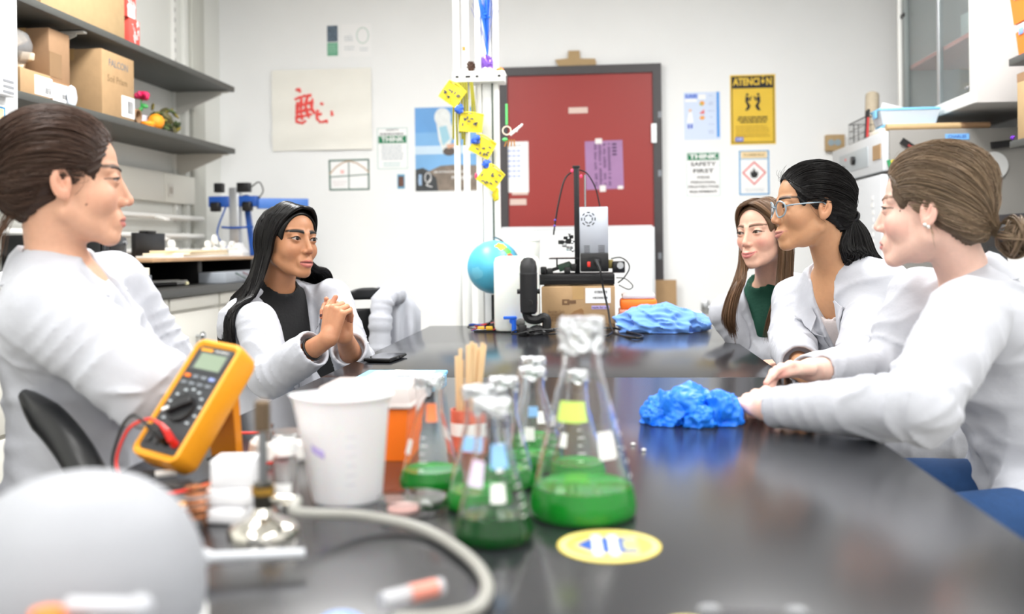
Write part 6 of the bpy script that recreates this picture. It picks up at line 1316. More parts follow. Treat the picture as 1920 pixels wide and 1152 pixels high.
def head_colors(L, c):
    """paint skin tones by anatomy: lips, brows, lids, cheeks"""
    base = np.array(lin(c['skin'])); col = np.tile(base, (len(L), 1)); ax = np.abs(L[:, 0]); x, y, z = ax, L[:, 1], L[:, 2]
    front = y > .03
    def mixin(m, t): 
        nonlocal col
        col = col * (1 - m[:, None]) + np.array(lin(t)) * m[:, None]
    blush = np.exp(-(((x - .042) / .02) ** 2 + ((z + .035) / .018) ** 2)) * front * c.get('blush', .3); mixin(blush, c.get('blush_c', '#d88a7a'))
    nose = np.exp(-((x / .014) ** 2 + ((z + .038) / .012) ** 2)) * (y > .085) * .25; mixin(nose, c.get('blush_c', '#d88a7a'))
    smile = c.get('smile', 0.); czl = -.0715 + .006 * smile * (x / .022) ** 2; mo = c.get('mouth', 0.)
    w_ = np.clip(1 - (x / (.0245 + .003 * smile)) ** 2, 0, 1); lz = z - czl; lip = (lz < .0078 * w_ ** .6) & (lz > -(.0112 + mo) * w_ ** .5) & (y > .070) & (w_ > 0)
    mixin(lip * .85, c.get('lip', '#b5605a'))
    crease = (np.abs(lz) < .0013 + mo * .3) & (x < .024) & (y > .07); mixin(crease * .7, '#4a1f1c')
    t = np.clip((x - .010) / .042, 0, 1); bz = .0185 + .0062 * np.sin(t * 2.2) - .002 * t; bw = (.0046 * (1 - .5 * t)) * c.get('browt', 1.)
    brow = np.clip(1.9 - 1.3 * np.abs(z - bz) / bw, 0, 1) * ((x > .010) & (x < .053) & (y > .045)); mixin(brow * c.get('browa', .85), c['brow'])
    ex = (x - .0315) / .0150; zz = z + .001 - .0012 * ex; hh = c.get('eye', .0044) * np.clip(1 - ex * ex, 0, 1)
    ln = np.exp(-((zz - hh * 1.08) / .0012) ** 2) * (np.abs(ex) < 1.12) * (y > .055); mixin(np.clip(ln * 1.1, 0, 1) * .9, '#1d1412')
    ln2 = np.exp(-((-zz - hh * .9) / .0009) ** 2) * (np.abs(ex) < 1.) * (y > .06); mixin(ln2 * .35, '#5a3a30')
    shade = np.exp(-(((x - .0315) / .017) ** 2 + ((z + .002) / .010) ** 2)) * (y > .05) * c.get('lid', .18); mixin(shade, c.get('lid_c', '#9a6a58'))
    er = (x > .0735) & (np.abs(y + .01) < .03) & (np.abs(z) < .045); mixin(er * .22, c.get('blush_c', '#d88a7a'))
    if 'mole' in c:
        mx, my, mz = c['mole']; mixin((((L - np.array([mx, my, mz])) ** 2).sum(1) < .0022 ** 2) * .8, '#4a2a20')
    return col
def make_eyes(root, R, C, c, gaze):
    for s in (-1, 1):
        ctr = C + R @ np.array([s * .0315, .0725, -.001]); g = Vector(R @ np.array(gaze)).normalized(); q = g.to_track_quat('Z', 'Y').to_matrix(); Rr = .0118
        loc = Vector(ctr) - root.location
        def cap(a0, a1, lift, m, name, par):
            pr = [(Rr * math.sin(a) * lift, Rr * math.cos(a) * lift) for a in np.linspace(a1, a0, 5)]; return MB().lathe(pr, 20, loc if par is root else loc, q).build(name, m, par)
        e = MB().sphere(loc, Rr, 20, 14).build('eyeball', M_sclera, root)
        cap(0.0, .56, 1.012, mat('iris_' + c['iris'], c['iris'], .15), 'iris', e); cap(0.0, .25, 1.022, M_pupil, 'pupil', e)

# ---------------- hands
def hand_caps(wrist, direction, palm_n, side, curls, spread=.12, thumb=(.5, .35, .3), scale=.95, splay=None):
    """list of capsule segments; direction wrist->knuckles, palm_n out of the palm; side +1: thumb towards direction x palm_n"""
    d = A3(direction); d /= np.linalg.norm(d); n = A3(palm_n); n -= d * (n @ d); n /= np.linalg.norm(n); s = np.cross(d, n) * side; w = A3(wrist); caps = []; nails = []; sc = scale
    kn = [w + (d * (.088 - .004 * abs(i - 1.2) * 1.5) + s * (.030 - .0195 * i)) * sc for i in range(4)]
    for i in range(4): caps.append((w + (s * (.018 - .012 * i) + d * .008) * sc, kn[i], .0125 * sc, .0105 * sc, 'palm'))
    L = [(.040, .024, .020), (.044, .027, .021), (.041, .025, .021), (.032, .019, .018)]
    for i in range(4):
        p = kn[i]; a = 0.; cu = curls[i]; sp = (1.5 - i) * spread if splay is None else splay[i]; dd = d * math.cos(sp) + s * math.sin(sp); dd /= np.linalg.norm(dd); r = [.0092, .0084, .0076, .0066]
        if i == 3: r = [x * .88 for x in r]
        for j in range(3):
            a += cu[j]; v = dd * math.cos(a) + n * math.sin(a); q = p + v * L[i][j] * sc; caps.append((p, q, r[j] * sc, r[j + 1] * sc, 'f%d' % i)); 
            if j == 2: nd = -dd * math.sin(a) + n * math.cos(a); nails.append((q - v * .004 * sc - nd * r[3] * sc * .82, v, -nd, r[3] * sc))
            p = q
    # thumb from the side of the palm near its base
    b0 = w + (s * .022 + d * .022 + n * .006) * sc; t0, t1, t2 = thumb; v = d * math.cos(t0) + s * math.sin(t0) * .75 + n * math.sin(t0) * .45; v /= np.linalg.norm(v); p = b0
    for j, (ln, ra, rb) in enumerate(((.042, .0135, .0105), (.032, .0102, .0090), (.026, .0090, .0072))):
        q = p + v * ln * sc; caps.append((p, q, ra * sc, rb * sc, 'th')); 
        if j == 2: nails.append((q - v * .005 * sc + s * rb * sc * .75, v, s, rb * sc))
        ang = (t1, t2, 0)[j]; v = v * math.cos(ang) + (-s * .75 + n * .5) * math.sin(ang); v /= np.linalg.norm(v); p = q
    return caps, nails
def hands_sdf(caps, groups=True):
    def fn(P):
        by = {}
        for a, b, ra, rb, g in caps:
            dd = s_cap(P, a, b, ra, rb); by[g] = dd if g not in by else smin(by[g], dd, .008 if g.endswith('palm') else .003)
        d = None
        for g, v in by.items(): d = v if d is None else smin(d, v, .0045)
        return d
    return fn
def bbox_caps(caps, pad=.02):
    P = np.array([x for c in caps for x in (c[0], c[1])]); return P.min(0) - pad, P.max(0) + pad

# ---------------- torso, coat, shirt, legs
def torso_frame(c):
    N = A3(c['neck']); H = A3(c['hip']); up = N - H; L = np.linalg.norm(up); f = np.array([math.cos(c['head_body']), math.sin(c['head_body']), 0.]); R = frame_from(f, up)
    # keep spine as up: rebuild so that up is exact
    u = up / L; r = np.cross(f, u); r /= np.linalg.norm(r); fw = np.cross(u, r); return np.stack([r, fw, u], 1), H, L
def torso_sdf(Q, L, off, bust=.5):
    """Q in torso space, z from hip (0) to neck base (L)"""
    k = L / .5; X = np.abs(Q[:, 0]); S = np.stack([X, Q[:, 1], Q[:, 2]], 1)
    d = s_ell(Q, (0, -.01, .02 * k), (.168 + off, .122 + off, .13))
    d = smin(d, s_ell(Q, (0, .004, .18 * k), (.132 + off, .102 + off, .17 * k)), .06)
    d = smin(d, s_ell(Q, (0, .004, .345 * k), (.140 + off, .098 + off, .145 * k)), .05)
    if bust: d = smin(d, s_ell(S, (.062, .070, .325 * k), (.052 + off * .5, .042 + off * .5, .050)), .05)
    d = smin(d, s_cap(S, (.06, -.012, .430 * k), (.140, -.004, .412 * k), .048 + off, .046 + off), .05)
    d = smin(d, s_cap(S, (.012, -.022, .496 * k), (.10, -.012, .445 * k), .034 + off * .8, .036 + off * .8), .045)
    return d
def wrinkle(seed, elbow=.0, amp=.006):
    """cloth folds round a sleeve: ridges bunch near the elbow end"""
    rg = np.random.RandomState(seed); ph = rg.rand(6) * 6.28
    def fn(h, q, ax, L):
        ref = np.array([.3, .2, .93]); ref = ref - ax * (ref @ ax); ref /= np.linalg.norm(ref) + 1e-6; bn = np.cross(ax, ref); th = np.arctan2(q @ bn.astype(f32), q @ ref.astype(f32)); s = h * L
        env = .35 + .9 * np.exp(-((h - elbow) / .35) ** 2)
        w1 = np.sin(s * 78 + 2.4 * np.sin(th + ph[0]) + ph[1] + 1.9 * np.sin(s * 27 + 1.5 * np.sin(th + ph[3]) + ph[4])); w2 = np.sin(s * 58 - 1.9 * np.sin(th * 1 + ph[2]) + ph[3] + np.sin(2 * th + ph[5]))
        rid = (1 - np.abs(w1)) ** 2 * .9 + .5 * w2 * (.5 + .5 * np.sin(th + ph[4])); return (amp * env * (rid - .3)).astype(f32)
    return fn
def build_person(c):
    tR, H, L = torso_frame(c); Ht = H
    C = A3(c['head']); hf = np.array([math.cos(c['face']) * math.cos(c.get('pitch', 0)), math.sin(c['face']) * math.cos(c.get('pitch', 0)), math.sin(c.get('pitch', 0))])
    rl = c.get('roll', 0.); R = frame_from(hf, (0, 0, 1)); R = R @ np.array([[math.cos(rl), 0, math.sin(rl)], [0, 1, 0], [-math.sin(rl), 0, math.cos(rl)]])
    k = L / .5
    def tl(v): return Ht + tR @ np.array([v[0], v[1], v[2]], float)      # torso space -> world
    hs = c.get('hscale', 1.)
    loc0 = Vector((H[0], H[1], 0))
    neck0 = tl((0, -.012, L - .03)); res = c.get('res', .002)
    Rf = R.astype(f32); tRf = tR.astype(f32)
    nl = (R.T @ (neck0 - C)) / hs; nt = (R.T @ (tl((0, .03, L - .06)) - C)) / hs
    def fn_head(P):
        Q = ((P - C.astype(f32)) @ Rf) / hs; d = head_sdf(Q, c)
        d = smin(d, s_cap(Q, (0, -.026, -.045), tuple(nl), .046, .050), .014)
        d = d * hs; T_ = (P - Ht.astype(f32)) @ tRf; X = np.abs(T_[:, 0]); S = np.stack([X, T_[:, 1], T_[:, 2]], 1)
        ch = s_ell(T_, (0, -.004, L - .10), (.135, .086, .115)); ch = smin(ch, s_cap(S, (.012, -.02, L - .012), (.10, -.01, L - .045), .034, .034), .03)
        return smin(d, ch, .03)
    lo = np.minimum(C - .16, neck0 - .14); hi = np.maximum(C + .16, neck0 + .14); lo[2] = neck0[2] - .11; hi[2] = C[2] + .125
    V, Fq = sdf_mesh(fn_head, lo, hi, res)
    Lc = ((V - C) @ R) / hs; cols = head_colors(Lc, c)
    hb = BVHTree.FromPolygons([Vector(v) for v in V], [tuple(f) for f in Fq])
    # hands and forearms, part of the same body mesh
    caps = []; nails = []
    for hc in c.get('hands', []):
        cc, nn = hand_caps(**{q: hc[q] for q in hc if q not in ('elbow', 'id')}); w_ = A3(hc['wrist']); e = A3(hc['elbow']); dirf = (e - w_) / np.linalg.norm(e - w_)
        cc = [(a, b, ra, rb, hc['id'] + g) for a, b, ra, rb, g in cc]; d0 = A3(hc['direction']); d0 /= np.linalg.norm(d0)
        cc.append((w_ + d0 * .012, w_, .020, .0225, hc['id'] + 'palm')); cc.append((w_, w_ + dirf * .16, .0225, .034, hc['id'] + 'palm')); caps += cc; nails += nn
    VV, FF, CC = [V], [Fq], [cols]; n0 = len(V)
    if caps:
        lo, hi = bbox_caps(caps, .045); hv, hfq = sdf_mesh(hands_sdf(caps), lo, hi, c.get('hres', .0022), 8)
        hc_ = np.tile(np.array(lin(c.get('hand_skin', c['skin']))), (len(hv), 1)); redn = (.5 + .5 * snoise(hv.astype(f32), 3, 90)) * .25
        tips = np.array([n_[0] for n_ in nails]); dm = np.min(np.sqrt(((hv[:, None] - tips[None]) ** 2).sum(2)), 1); redn = np.clip(redn + .45 * np.exp(-(dm / .018) ** 2), 0, .6); hc_ = hc_ * (1 - redn[:, None]) + np.array(lin(c.get('blush_c', '#d88a7a'))) * redn[:, None]
        VV.append(hv); FF.append(hfq + n0); CC.append(hc_)
    body = np_mesh('person', np.concatenate(VV), np.concatenate(FF), M_skin, None, tuple(loc0), np.concatenate(CC)); tag(body, c['label'], 'person')
    make_eyes(body, R, C, c, c.get('gaze', (0, 1, 0))) if hs == 1 else make_eyes(body, R, C, c, c.get('gaze', (0, 1, 0)))
    bm_ = mat('brow_' + c['brow'], c['brow'], .8); bt = c.get('browt', 1.)
    def hsnap(x, y, z, o):
        q = Vector(C + R @ (np.array([x, y, z]) * hs)); h = hb.find_nearest(q); return h[0] + h[1] * o - loc0
    for s_ in (-1, 1):
        g = [[hsnap(s_ * (.011 + .041 * u), .092 - .020 * u * u, .0175 + .0062 * math.sin(u * 2.2) - .002 * u + (w_ - .5) * .0072 * bt * (1 - .62 * u) * min(1, .55 + u * 3), .0004 + .0007 * math.sin(w_ * PI)) for u in np.linspace(0, 1, 13)] for w_ in np.linspace(0, 1, 4)]
        MB().sheet(g, .0006).build('eyebrow', bm_, body)
        eh = c.get('eye', .0044); ls = []
        for ex in np.linspace(-1.02, 1.12, 13):
            x_ = .0150 * ex; z_ = .0012 * ex + eh * 1.1 * max(0, 1 - ex * ex) + .0002; y_ = math.sqrt(max(.0136 ** 2 - x_ * x_ * .8 - z_ * z_, 1e-6)); ls.append(Vector(C + R @ (np.array([s_ * (.0315 + x_), .0725 + y_ * (.97 if abs(ex) < 1 else .85), z_ - .001]) * hs)) - loc0)
        MB().tube(ls, [.0005 + .0007 * min(1, i / 5) for i in range(13)], 6).build('eyelashes', mat('lash_dark', '#120c0a', .6), body)
    for (p, v, nn, r) in nails:
        if c.get('nail'):
            q = frame_from(v, nn); mb = MB(); mb.sphere((0, 0, 0), 1, 10, 6); W_ = np.array(mb.v) * np.array([r * .72, .0062, .0016]); mb.v = [tuple(x) for x in (W_ @ q.T + p - A3(loc0))]; mb.build('fingernail', mat('nail_' + c['nail'], c['nail'], .2), body)
    # coat
    off = c.get('coat_off', .016); za, wt, wb = c.get('vee', (.28, .055, .0)); za *= k; depth = .026
    arms = c['arms']; legs = c.get('legs')
    folds = c.get('folds', 1.)
    def fn_coat(P, carve=True):
        T_ = (P - Ht.astype(f32)) @ tRf; d = torso_sdf(T_, L, off, c.get('bust', .6))
        dr = np.sin(T_[:, 0] * 46 + 2.2 * np.sin(T_[:, 2] * 9 + T_[:, 0] * 5) + c['seed']); lowm = np.clip(1.1 - T_[:, 2] / (.46 * k), 0.15, 1)
        if legs is not None:
            for s_, (kn, an) in legs.items():
                hpj = tl((.08 * s_, .0, .0)); kn3 = A3(kn); m_ = hpj + (kn3 - hpj) * c.get('skirt', .62); d = smin(d, s_cap(P, hpj, m_, .098, .088), .06)
        dg = np.sin((T_[:, 0] * .8 + T_[:, 2]) * 38 + 2.5 * np.sin(T_[:, 0] * 12 + T_[:, 1] * 9 + c['seed']))
        d = d - folds * (.0065 * (1 - np.abs(dr)) ** 1.5 * lowm + .005 * (1 - np.abs(dg)) ** 2 * (1.2 - lowm) + .006 * snoise(P, c['seed'], 20) * lowm + .0022 * snoise(P, c['seed'] + 9, 52))
        if carve:
            w_ = wb + (wt - wb) * np.clip((T_[:, 2] - za) / (L - .02 - za), 0, 1.3); f = np.maximum(np.abs(T_[:, 0] - c.get('vee_x', 0.)) - w_, za - T_[:, 2]); f = np.maximum(f, -T_[:, 1] + .005)
            d = np.maximum(d, -np.maximum(f, -(d + depth)))
            nk = s_cap(P, tl((0, -.014, L - .045)), tl((0, -.0, L + .12)), .056, .062); d = smax(d, -nk, .004)
        for i, (sh, el, wr) in enumerate(arms):
            el_ = A3(el); wr_ = A3(wr); sh_ = A3(sh); cu = el_ + (wr_ - el_) * c.get('cuff', (.88, .88))[i]; ra, rb, rc = c.get('sleeve', (.066, .056, .047))
            u = s_cap(P, sh_, el_, ra, rb, wrinkle(c['seed'] + i, 1., .009 * folds)); lw = s_cap(P, el_, cu, rb, rc, wrinkle(c['seed'] + 10 + i, 0., .0075 * folds)); arm = smin(u, lw, .018)
            ax = (cu - el_) / np.linalg.norm(cu - el_); pl = (P - cu.astype(f32)) @ ax.astype(f32); arm = smax(arm, pl - .004, .003)
            arm = np.maximum(arm, -np.maximum(s_cap(P, cu - ax * .06, cu + ax * .03, rc - .011, rc - .009), -(pl + .035)))
            d = smin(d, arm, .030)
        return d
    pts = np.array([H, A3(c['neck'])] + [A3(p) for a in arms for p in a] + ([A3(v[0]) for v in legs.values()] if legs else [])); lo = pts.min(0) - .2; hi = pts.max(0) + .2; lo[2] = max(lo[2], .3); hi[2] = c['neck'][2] + .09
    cres = c.get('cres', .0055); V, Fq = sdf_mesh(fn_coat, lo, hi, cres, 10, .02)
    coat = np_mesh('lab_coat', V, Fq, c.get('coat_mat', M_coat), body, tuple(loc0), None, 1)
    V2 = V; bvh = BVHTree.FromPolygons([Vector(v) for v in V2], [tuple(f) for f in Fq])
    def snap(p, o=.004):
        p = Vector(p); h = bvh.find_nearest(p)
        if h[0] is None: return p
        n = h[1]; 
        return h[0] + n * o
    def strip(rows, name, th=.003, o=.004, lift=None):
        g = []
        for j, row in enumerate(rows): g.append([Vector(snap(p, o + (lift[j] if lift else 0))) - loc0 for p in row])
        MB().sheet(g, th).build(name, c.get('coat_mat', M_coat), coat, smooth=60)
    # lapels
    yf = .16
    for s_ in (-1, 1):
        rows = []; n = 14
        if not c.get('lapel', True): break
        for wi in np.linspace(0, 1, 7):
            row = []
            for i in range(n + 1):
                t_ = i / n; z = za + (L - .03 - za) * t_; w_ = wb + (wt - wb) * (z - za) / (L - .02 - za); lw = c.get('lapel_w', .058) * (min(1, t_ * 2.1) if t_ < .72 else max(.55, 1 - (t_ - .72) * 2.2)) + .002
                x = c.get('vee_x', 0.) + s_ * (w_ + .003 + lw * wi); row.append(tl((x, yf - .05 * t_, z + .012 * wi)))
            rows.append(row)
        strip(rows, 'lapel', .0035, .0035, [0, .002, .004, .0045, .004, .003, .001])
    # collar
    rows = []
    for j, (r_c, zc) in enumerate(((.060, .030), (.068, .036), (.082, .022), (.097, .000), (.112, -.020))):
        row = []
        for i in range(33):
            s_ = -1 + 2 * i / 32; ph = s_ * math.radians(c.get('collar_ang', 148)); q = abs(s_); row.append(tl((math.sin(ph) * r_c, -math.cos(ph) * r_c * .95 - .012, L - .022 + zc - .030 * q * q + .02 * (1 - q))))
        rows.append(row)
    g = [[Vector(p) - loc0 for p in r] for r in rows]
    for j in (3, 4): g[j] = [(Vector(snap(p, .006)) - loc0) * (.75 if j == 4 else .3) + (Vector(p) - loc0) * (.25 if j == 4 else .7) for p in rows[j]]
    MB().sheet(g, .0035).build('collar', c.get('coat_mat', M_coat), coat, smooth=60)
    # pocket, buttons, seam
    for (x, z, w_, h_) in c.get('pockets', []):
        rows = [[tl((x + w_ * (u - .5), yf, z - h_ * v_)) for u in np.linspace(0, 1, 9)] for v_ in np.linspace(0, 1, 9)]; strip(rows, 'pocket', .003, .0025); rows = [[tl((x + w_ * (u - .5), yf, z - v_)) for u in np.linspace(0, 1, 9)] for v_ in (-.002, .006, .014)]; strip(rows, 'pocket_hem', .003, .005)
    for (x, z) in c.get('buttons', []):
        p = snap(tl((x, yf, z)), .002); n = (Vector(p) - Vector(tl((x, 0, z)))).normalized(); MB().lathe([(0, 0), (.0075, 0), (.008, .002), (.005, .003), (0, .003)], 16, p - loc0, n.to_track_quat('Z', 'Y').to_matrix()).build('button', mat('button_white', '#d9d9dc', .3), coat)
    # shirt
    if c.get('shirt'):
        sh_m = mat('shirt_' + c['shirt'], c['shirt'], .85, bump=.15, bscale=120)
        def fn_sh(P):
            T_ = (P - Ht.astype(f32)) @ tRf; d = torso_sdf(T_, L, off - .0105, c.get('bust', .6))
            if c.get('crew'): d = smin(d, s_cap(P, tl((0, -.010, L - .06)), tl((0, -.006, L + .012)), .070, .059), .03)
            nk = s_cap(P, tl((0, .0 + c.get('neckline', 0.), L - c.get('neck_drop', .02))), tl((0, .03, L + .12)), .052 + c.get('neck_w', 0.), .07); d = smax(d, -nk, .006); return np.maximum(d, .02 - T_[:, 2])
        lo = np.array(tl((0, 0, L * .5))) - .3; hi = np.array(tl((0, 0, L * .5))) + .3; V, Fq = sdf_mesh(fn_sh, lo, hi, .007); np_mesh('shirt', V, Fq, sh_m, body, tuple(loc0), None, 0)
    # trousers and shoes
    if legs is not None:
        hips = {s_: tl((.085 * s_, .0, -.01)) for s_ in legs}
        def fn_leg(P):
            d = s_ell((P - Ht.astype(f32)) @ tRf, (0, -.01, -.005), (.165, .115, .10))
            for s_, (kn, an) in legs.items():
                d = smin(d, smin(s_cap(P, hips[s_], kn, .078, .058), s_cap(P, kn, an, .058, .042), .02), .03)
            d = d - .003 * snoise(P, c['seed'] + 3, 30); return np.maximum(d, .06 - P[:, 2])
        pts = np.array([H] + [A3(p) for v in legs.values() for p in v]); V, Fq = sdf_mesh(fn_leg, pts.min(0) - .16, pts.max(0) + .16, .010, 8); np_mesh('trousers', V, Fq, mat('denim_' + c.get('jeans', '#22375c'), c.get('jeans', '#22375c'), .85, var=.1, vscale=80), body, tuple(loc0), None, 1)
        for s_, (kn, an) in legs.items():
            a = A3(an); f = tR[:, 1].copy(); f[2] = 0; f /= np.linalg.norm(f)
            def fn_s(P, a=a, f=f):
                heel = a - f * .04; toe = a + f * .17; d = s_cap(P, (heel[0], heel[1], .045), (toe[0], toe[1], .034), .042, .034); d = smin(d, s_cap(P, (a[0], a[1], .05), (a[0], a[1], .10), .042, .045), .02); return np.maximum(d, .004 - P[:, 2])
            pp = np.array([a - f * .1, a + f * .22]); lo = pp.min(0) - .06; hi = pp.max(0) + .06; lo[2] = -.01; hi[2] = .16; V, Fq = sdf_mesh(fn_s, lo, hi, .008, 8); np_mesh('shoe', V, Fq, mat('shoe_dark', '#2a2a2e', .5), body, tuple(loc0), None, 1)
    return dict(body=body, coat=coat, R=R, C=C, tl=tl, L=L, loc0=loc0, hs=hs, snap=snap, bvh=bvh, cfg=c)
# ---------------- hair
HR = np.array([.0785, .100, .0825]); HC = np.array([0, -.012, .030])         # hair ellipsoid in head space
def strands_mesh(paths, radii, cols, sides=3):
    """paths (n, m, 3); radii (n, m); cols (n, 3)"""
    P = np.asarray(paths, float); n, m, _ = P.shape; T = np.gradient(P, axis=1); T /= np.linalg.norm(T, axis=2, keepdims=True) + 1e-9
    ref = np.array([.31, .42, .85]); U = np.cross(T, ref); U /= np.linalg.norm(U, axis=2, keepdims=True) + 1e-9; W_ = np.cross(T, U)
    ang = 2 * PI * np.arange(sides) / sides; rr = np.asarray(radii)[:, :, None, None]
    V = P[:, :, None, :] + rr * (U[:, :, None, :] * np.cos(ang)[None, None, :, None] + W_[:, :, None, :] * np.sin(ang)[None, None, :, None])
    V = V.reshape(-1, 3); i = np.arange(n)[:, None, None] * m * sides + np.arange(m - 1)[None, :, None] * sides; kk = np.arange(sides)[None, None, :]; a = i + kk; b = i + (kk + 1) % sides
    F_ = np.stack([a, b, b + sides, a + sides], -1).reshape(-1, 4); C_ = np.repeat(np.asarray(cols), m * sides, axis=0); return V, F_, C_
def to_sph(p): q = (np.asarray(p, float) - HC) / HR; return q / np.linalg.norm(q)
def slerp(a, b, t):
    w = math.acos(max(-1, min(1, float(a @ b)))); 
    if w < 1e-4: return np.repeat(a[None], len(t), 0)
    return (np.sin((1 - t) * w)[:, None] * a + np.sin(t * w)[:, None] * b) / math.sin(w)
def interp_poly(pts, t):
    pts = np.asarray(pts, float); s = t * (len(pts) - 1); i = np.clip(s.astype(int), 0, len(pts) - 2); f = (s - i)[:, None]
    p1 = pts[i]; p2 = pts[i + 1]; p0 = pts[np.maximum(i - 1, 0)]; p3 = pts[np.minimum(i + 2, len(pts) - 1)]
    return .5 * (2 * p1 + (p2 - p0) * f + (2 * p0 - 5 * p1 + 4 * p2 - p3) * f ** 2 + (3 * p1 - p0 - 3 * p2 + p3) * f ** 3)
HAIRLINE = [(0, .082, .074), (.022, .079, .073), (.042, .066, .066), (.054, .048, .052), (.061, .038, .030), (.066, .026, .004), (.0685, .014, -.012), (.0725, .008, .012), (.0755, -.010, .026), (.076, -.030, .012), (.074, -.038, -.018), (.064, -.052, -.050), (.045, -.072, -.068), (.022, -.084, -.076), (0, -.088, -.078)]
def color_set(base, n, rg, var=.25, tips=None):
    b = np.array(lin(base)); return b[None] * (1 + var * (rg.rand(n, 1) * 2 - 1)) * (1 + .06 * (rg.rand(n, 3) - .5))
def hair_cap(p, name, color, cut=None, lift=0., gather=None, seed=1, res=.0028, puff=0.):
    """solid underlying hair shape: skull shell minus the face, with combed grooves"""
    R, C, hs = p['R'], p['C'], p['hs']; Rf = R.astype(f32); hl = np.array(HAIRLINE)
    G = to_sph(gather) if gather is not None else None
    def fn(P):
        Q = ((P - C.astype(f32)) @ Rf) / hs; ax = np.abs(Q[:, 0]); S = np.stack([ax, Q[:, 1], Q[:, 2]], 1)
        d = s_ell(Q, HC, HR + lift); d = smin(d, s_ell(Q, (0, -.055, -.018), (.060 + lift, .045 + lift, .060)), .03)
        if puff: d = smin(d, s_ell(Q, (0, -.025, .065), (.062 + puff, .078 + puff, .050 + puff)), .03)
        # remove the face and the ears
        fc = s_ell(S, (0, .085, -.028), (.080, .058, .104)); d = smax(d, -fc, .006)
        ec = s_ell(S, (.074, .012, -.026), (.030, .040, .042)); d = smax(d, -ec, .006)
        lowf = np.maximum(-Q[:, 1] - .040 * 0 + (-.030), Q[:, 2] - 0)      # behind plane helper
        nk = np.maximum(Q[:, 2] + .035, -(Q[:, 1] + .035)); d = smax(d, -np.maximum(-(Q[:, 1] + .030), Q[:, 2] + .030) * 1., .006) if False else d
        cutv = s_ell(S, (.0, .010, -.085), (.09, .075, .060)); d = smax(d, -cutv, .008)
        if G is not None:
            q = (Q - HC.astype(f32)) / HR.astype(f32); q = q / (np.linalg.norm(q, axis=1, keepdims=True) + 1e-6); up = np.array([0, -.5, .85]); e1 = np.cross(G, up); e1 /= np.linalg.norm(e1); e2 = np.cross(G, e1); a = np.arctan2(q @ e1.astype(f32), q @ e2.astype(f32))
            d = d - .0012 * np.sin(a * 34 + 1.2 * np.sin(a * 9)) - .0010 * np.sin(a * 71 + seed)
        return d
    V, Fq = sdf_mesh(fn, C - .15 * hs, C + .15 * hs, res); rg = np.random.RandomState(seed); n = len(V); cb = np.array(lin(color)) * .75; cols = np.repeat(cb[None], n, 0) * (1 + .12 * snoise(V.astype(f32), seed, 160))[:, None]
    p['capb'] = BVHTree.FromPolygons([Vector(v) for v in V], [tuple(f) for f in Fq])
    return np_mesh(name, V, Fq, M_hair, p['body'], tuple(p['loc0']), cols, 0)
def pulled_back(p, color, G, n=1500, seed=2, lift=.004, m=14, sway=.012, tail=None, tail_n=0, fly=0, part=None, loose=0., bias=.5):
    """strands combed from the hairline over the skull to the gather point G (head space)"""
    rg = np.random.RandomState(seed); R, C, hs = p['R'], p['C'], p['hs']; hl = np.array(HAIRLINE); g = to_sph(G); t = np.linspace(0, 1, m); paths = []; rad = []
    for i in range(n):
        u = rg.rand() * (len(hl) - 1); k_ = int(u); h = hl[k_] + (hl[min(k_ + 1, len(hl) - 1)] - hl[k_]) * (u - k_); s_ = -1 if rg.rand() < .5 else 1; h = h * np.array([s_, 1, 1]); a = to_sph(h)
        mid = (a + g) / 2 + np.array([0, 0, 1.]) * bias * np.clip(1.25 - u / 8, 0, 1); mid /= np.linalg.norm(mid); st = rg.rand() ** 2.4 * .72; tt = st + (1 - st) * t
        q1 = slerp(a, mid, tt); q2 = slerp(mid, g, tt); q = q1 * (1 - tt)[:, None] + q2 * tt[:, None]; q /= np.linalg.norm(q, axis=1, keepdims=True); aa = q[0]
        ax = np.cross(aa, g); ax /= np.linalg.norm(ax) + 1e-6; sw = sway * rg.normal(); q = q + ax[None] * (sw * np.sin(t * PI))[:, None] + np.array([0, 0, 1]) * (loose * np.sin(t * PI) * abs(rg.normal()))[:, None]
        lf = lift * rg.rand() ** 2 + .0006; wv = 1 + (lf * np.sin(np.clip(t * 1.15, 0, 1) * PI) + .0004) / .09; e = HC + q * HR * wv[:, None]
        ctr = Vector(C + R @ (HC * hs))
        for j in range(m):
            dv = Vector(R @ (q[j] * HR)).normalized(); h = p['capb'].ray_cast(ctr + dv * .2, -dv, .2)
            if h[0] is not None:
                hp = (R.T @ (A3(h[0]) - C)) / hs; o_ = (A3(dv) @ R) * (.0008 + (wv[j] - 1) * .09); e2 = hp + o_
                if np.linalg.norm(e2 - HC) > np.linalg.norm(e[j] - HC) * .93: e[j] = e2
        pull = np.clip((t - .8) / .2, 0, 1)[:, None] ** 2; e = e * (1 - pull) + np.asarray(G) * pull + pull * rg.normal(size=3) * .006
        paths.append(e); rad.append((.00055 + .00035 * rg.rand()) * np.sin(np.clip(.12 + t * .9, 0, 1) * PI) ** .4)
    for i in range(fly):
        u = rg.rand() * 7; k_ = int(u); h = hl[k_] * np.array([-1 if rg.rand() < .5 else 1, 1, 1]); a = to_sph(h); dirn = rg.normal(size=3) * .5 + np.array([0, .2, .7]); L_ = .02 + .03 * rg.rand(); e = HC + a * HR + (t[:, None] * dirn / np.linalg.norm(dirn) + np.array([0, -.6, .0]) * (t ** 2)[:, None]) * L_; paths.append(e); rad.append(np.full(m, .00028))
    W_ = np.array(paths) * hs @ R.T + C; V, F_, C_ = strands_mesh(W_, np.array(rad) * hs, color_set(color, len(W_), rg, .35)); o = np_mesh('hair', V, F_, M_hair, p['body'], tuple(p['loc0']), C_); o['kind'] = 'stuff'; return o
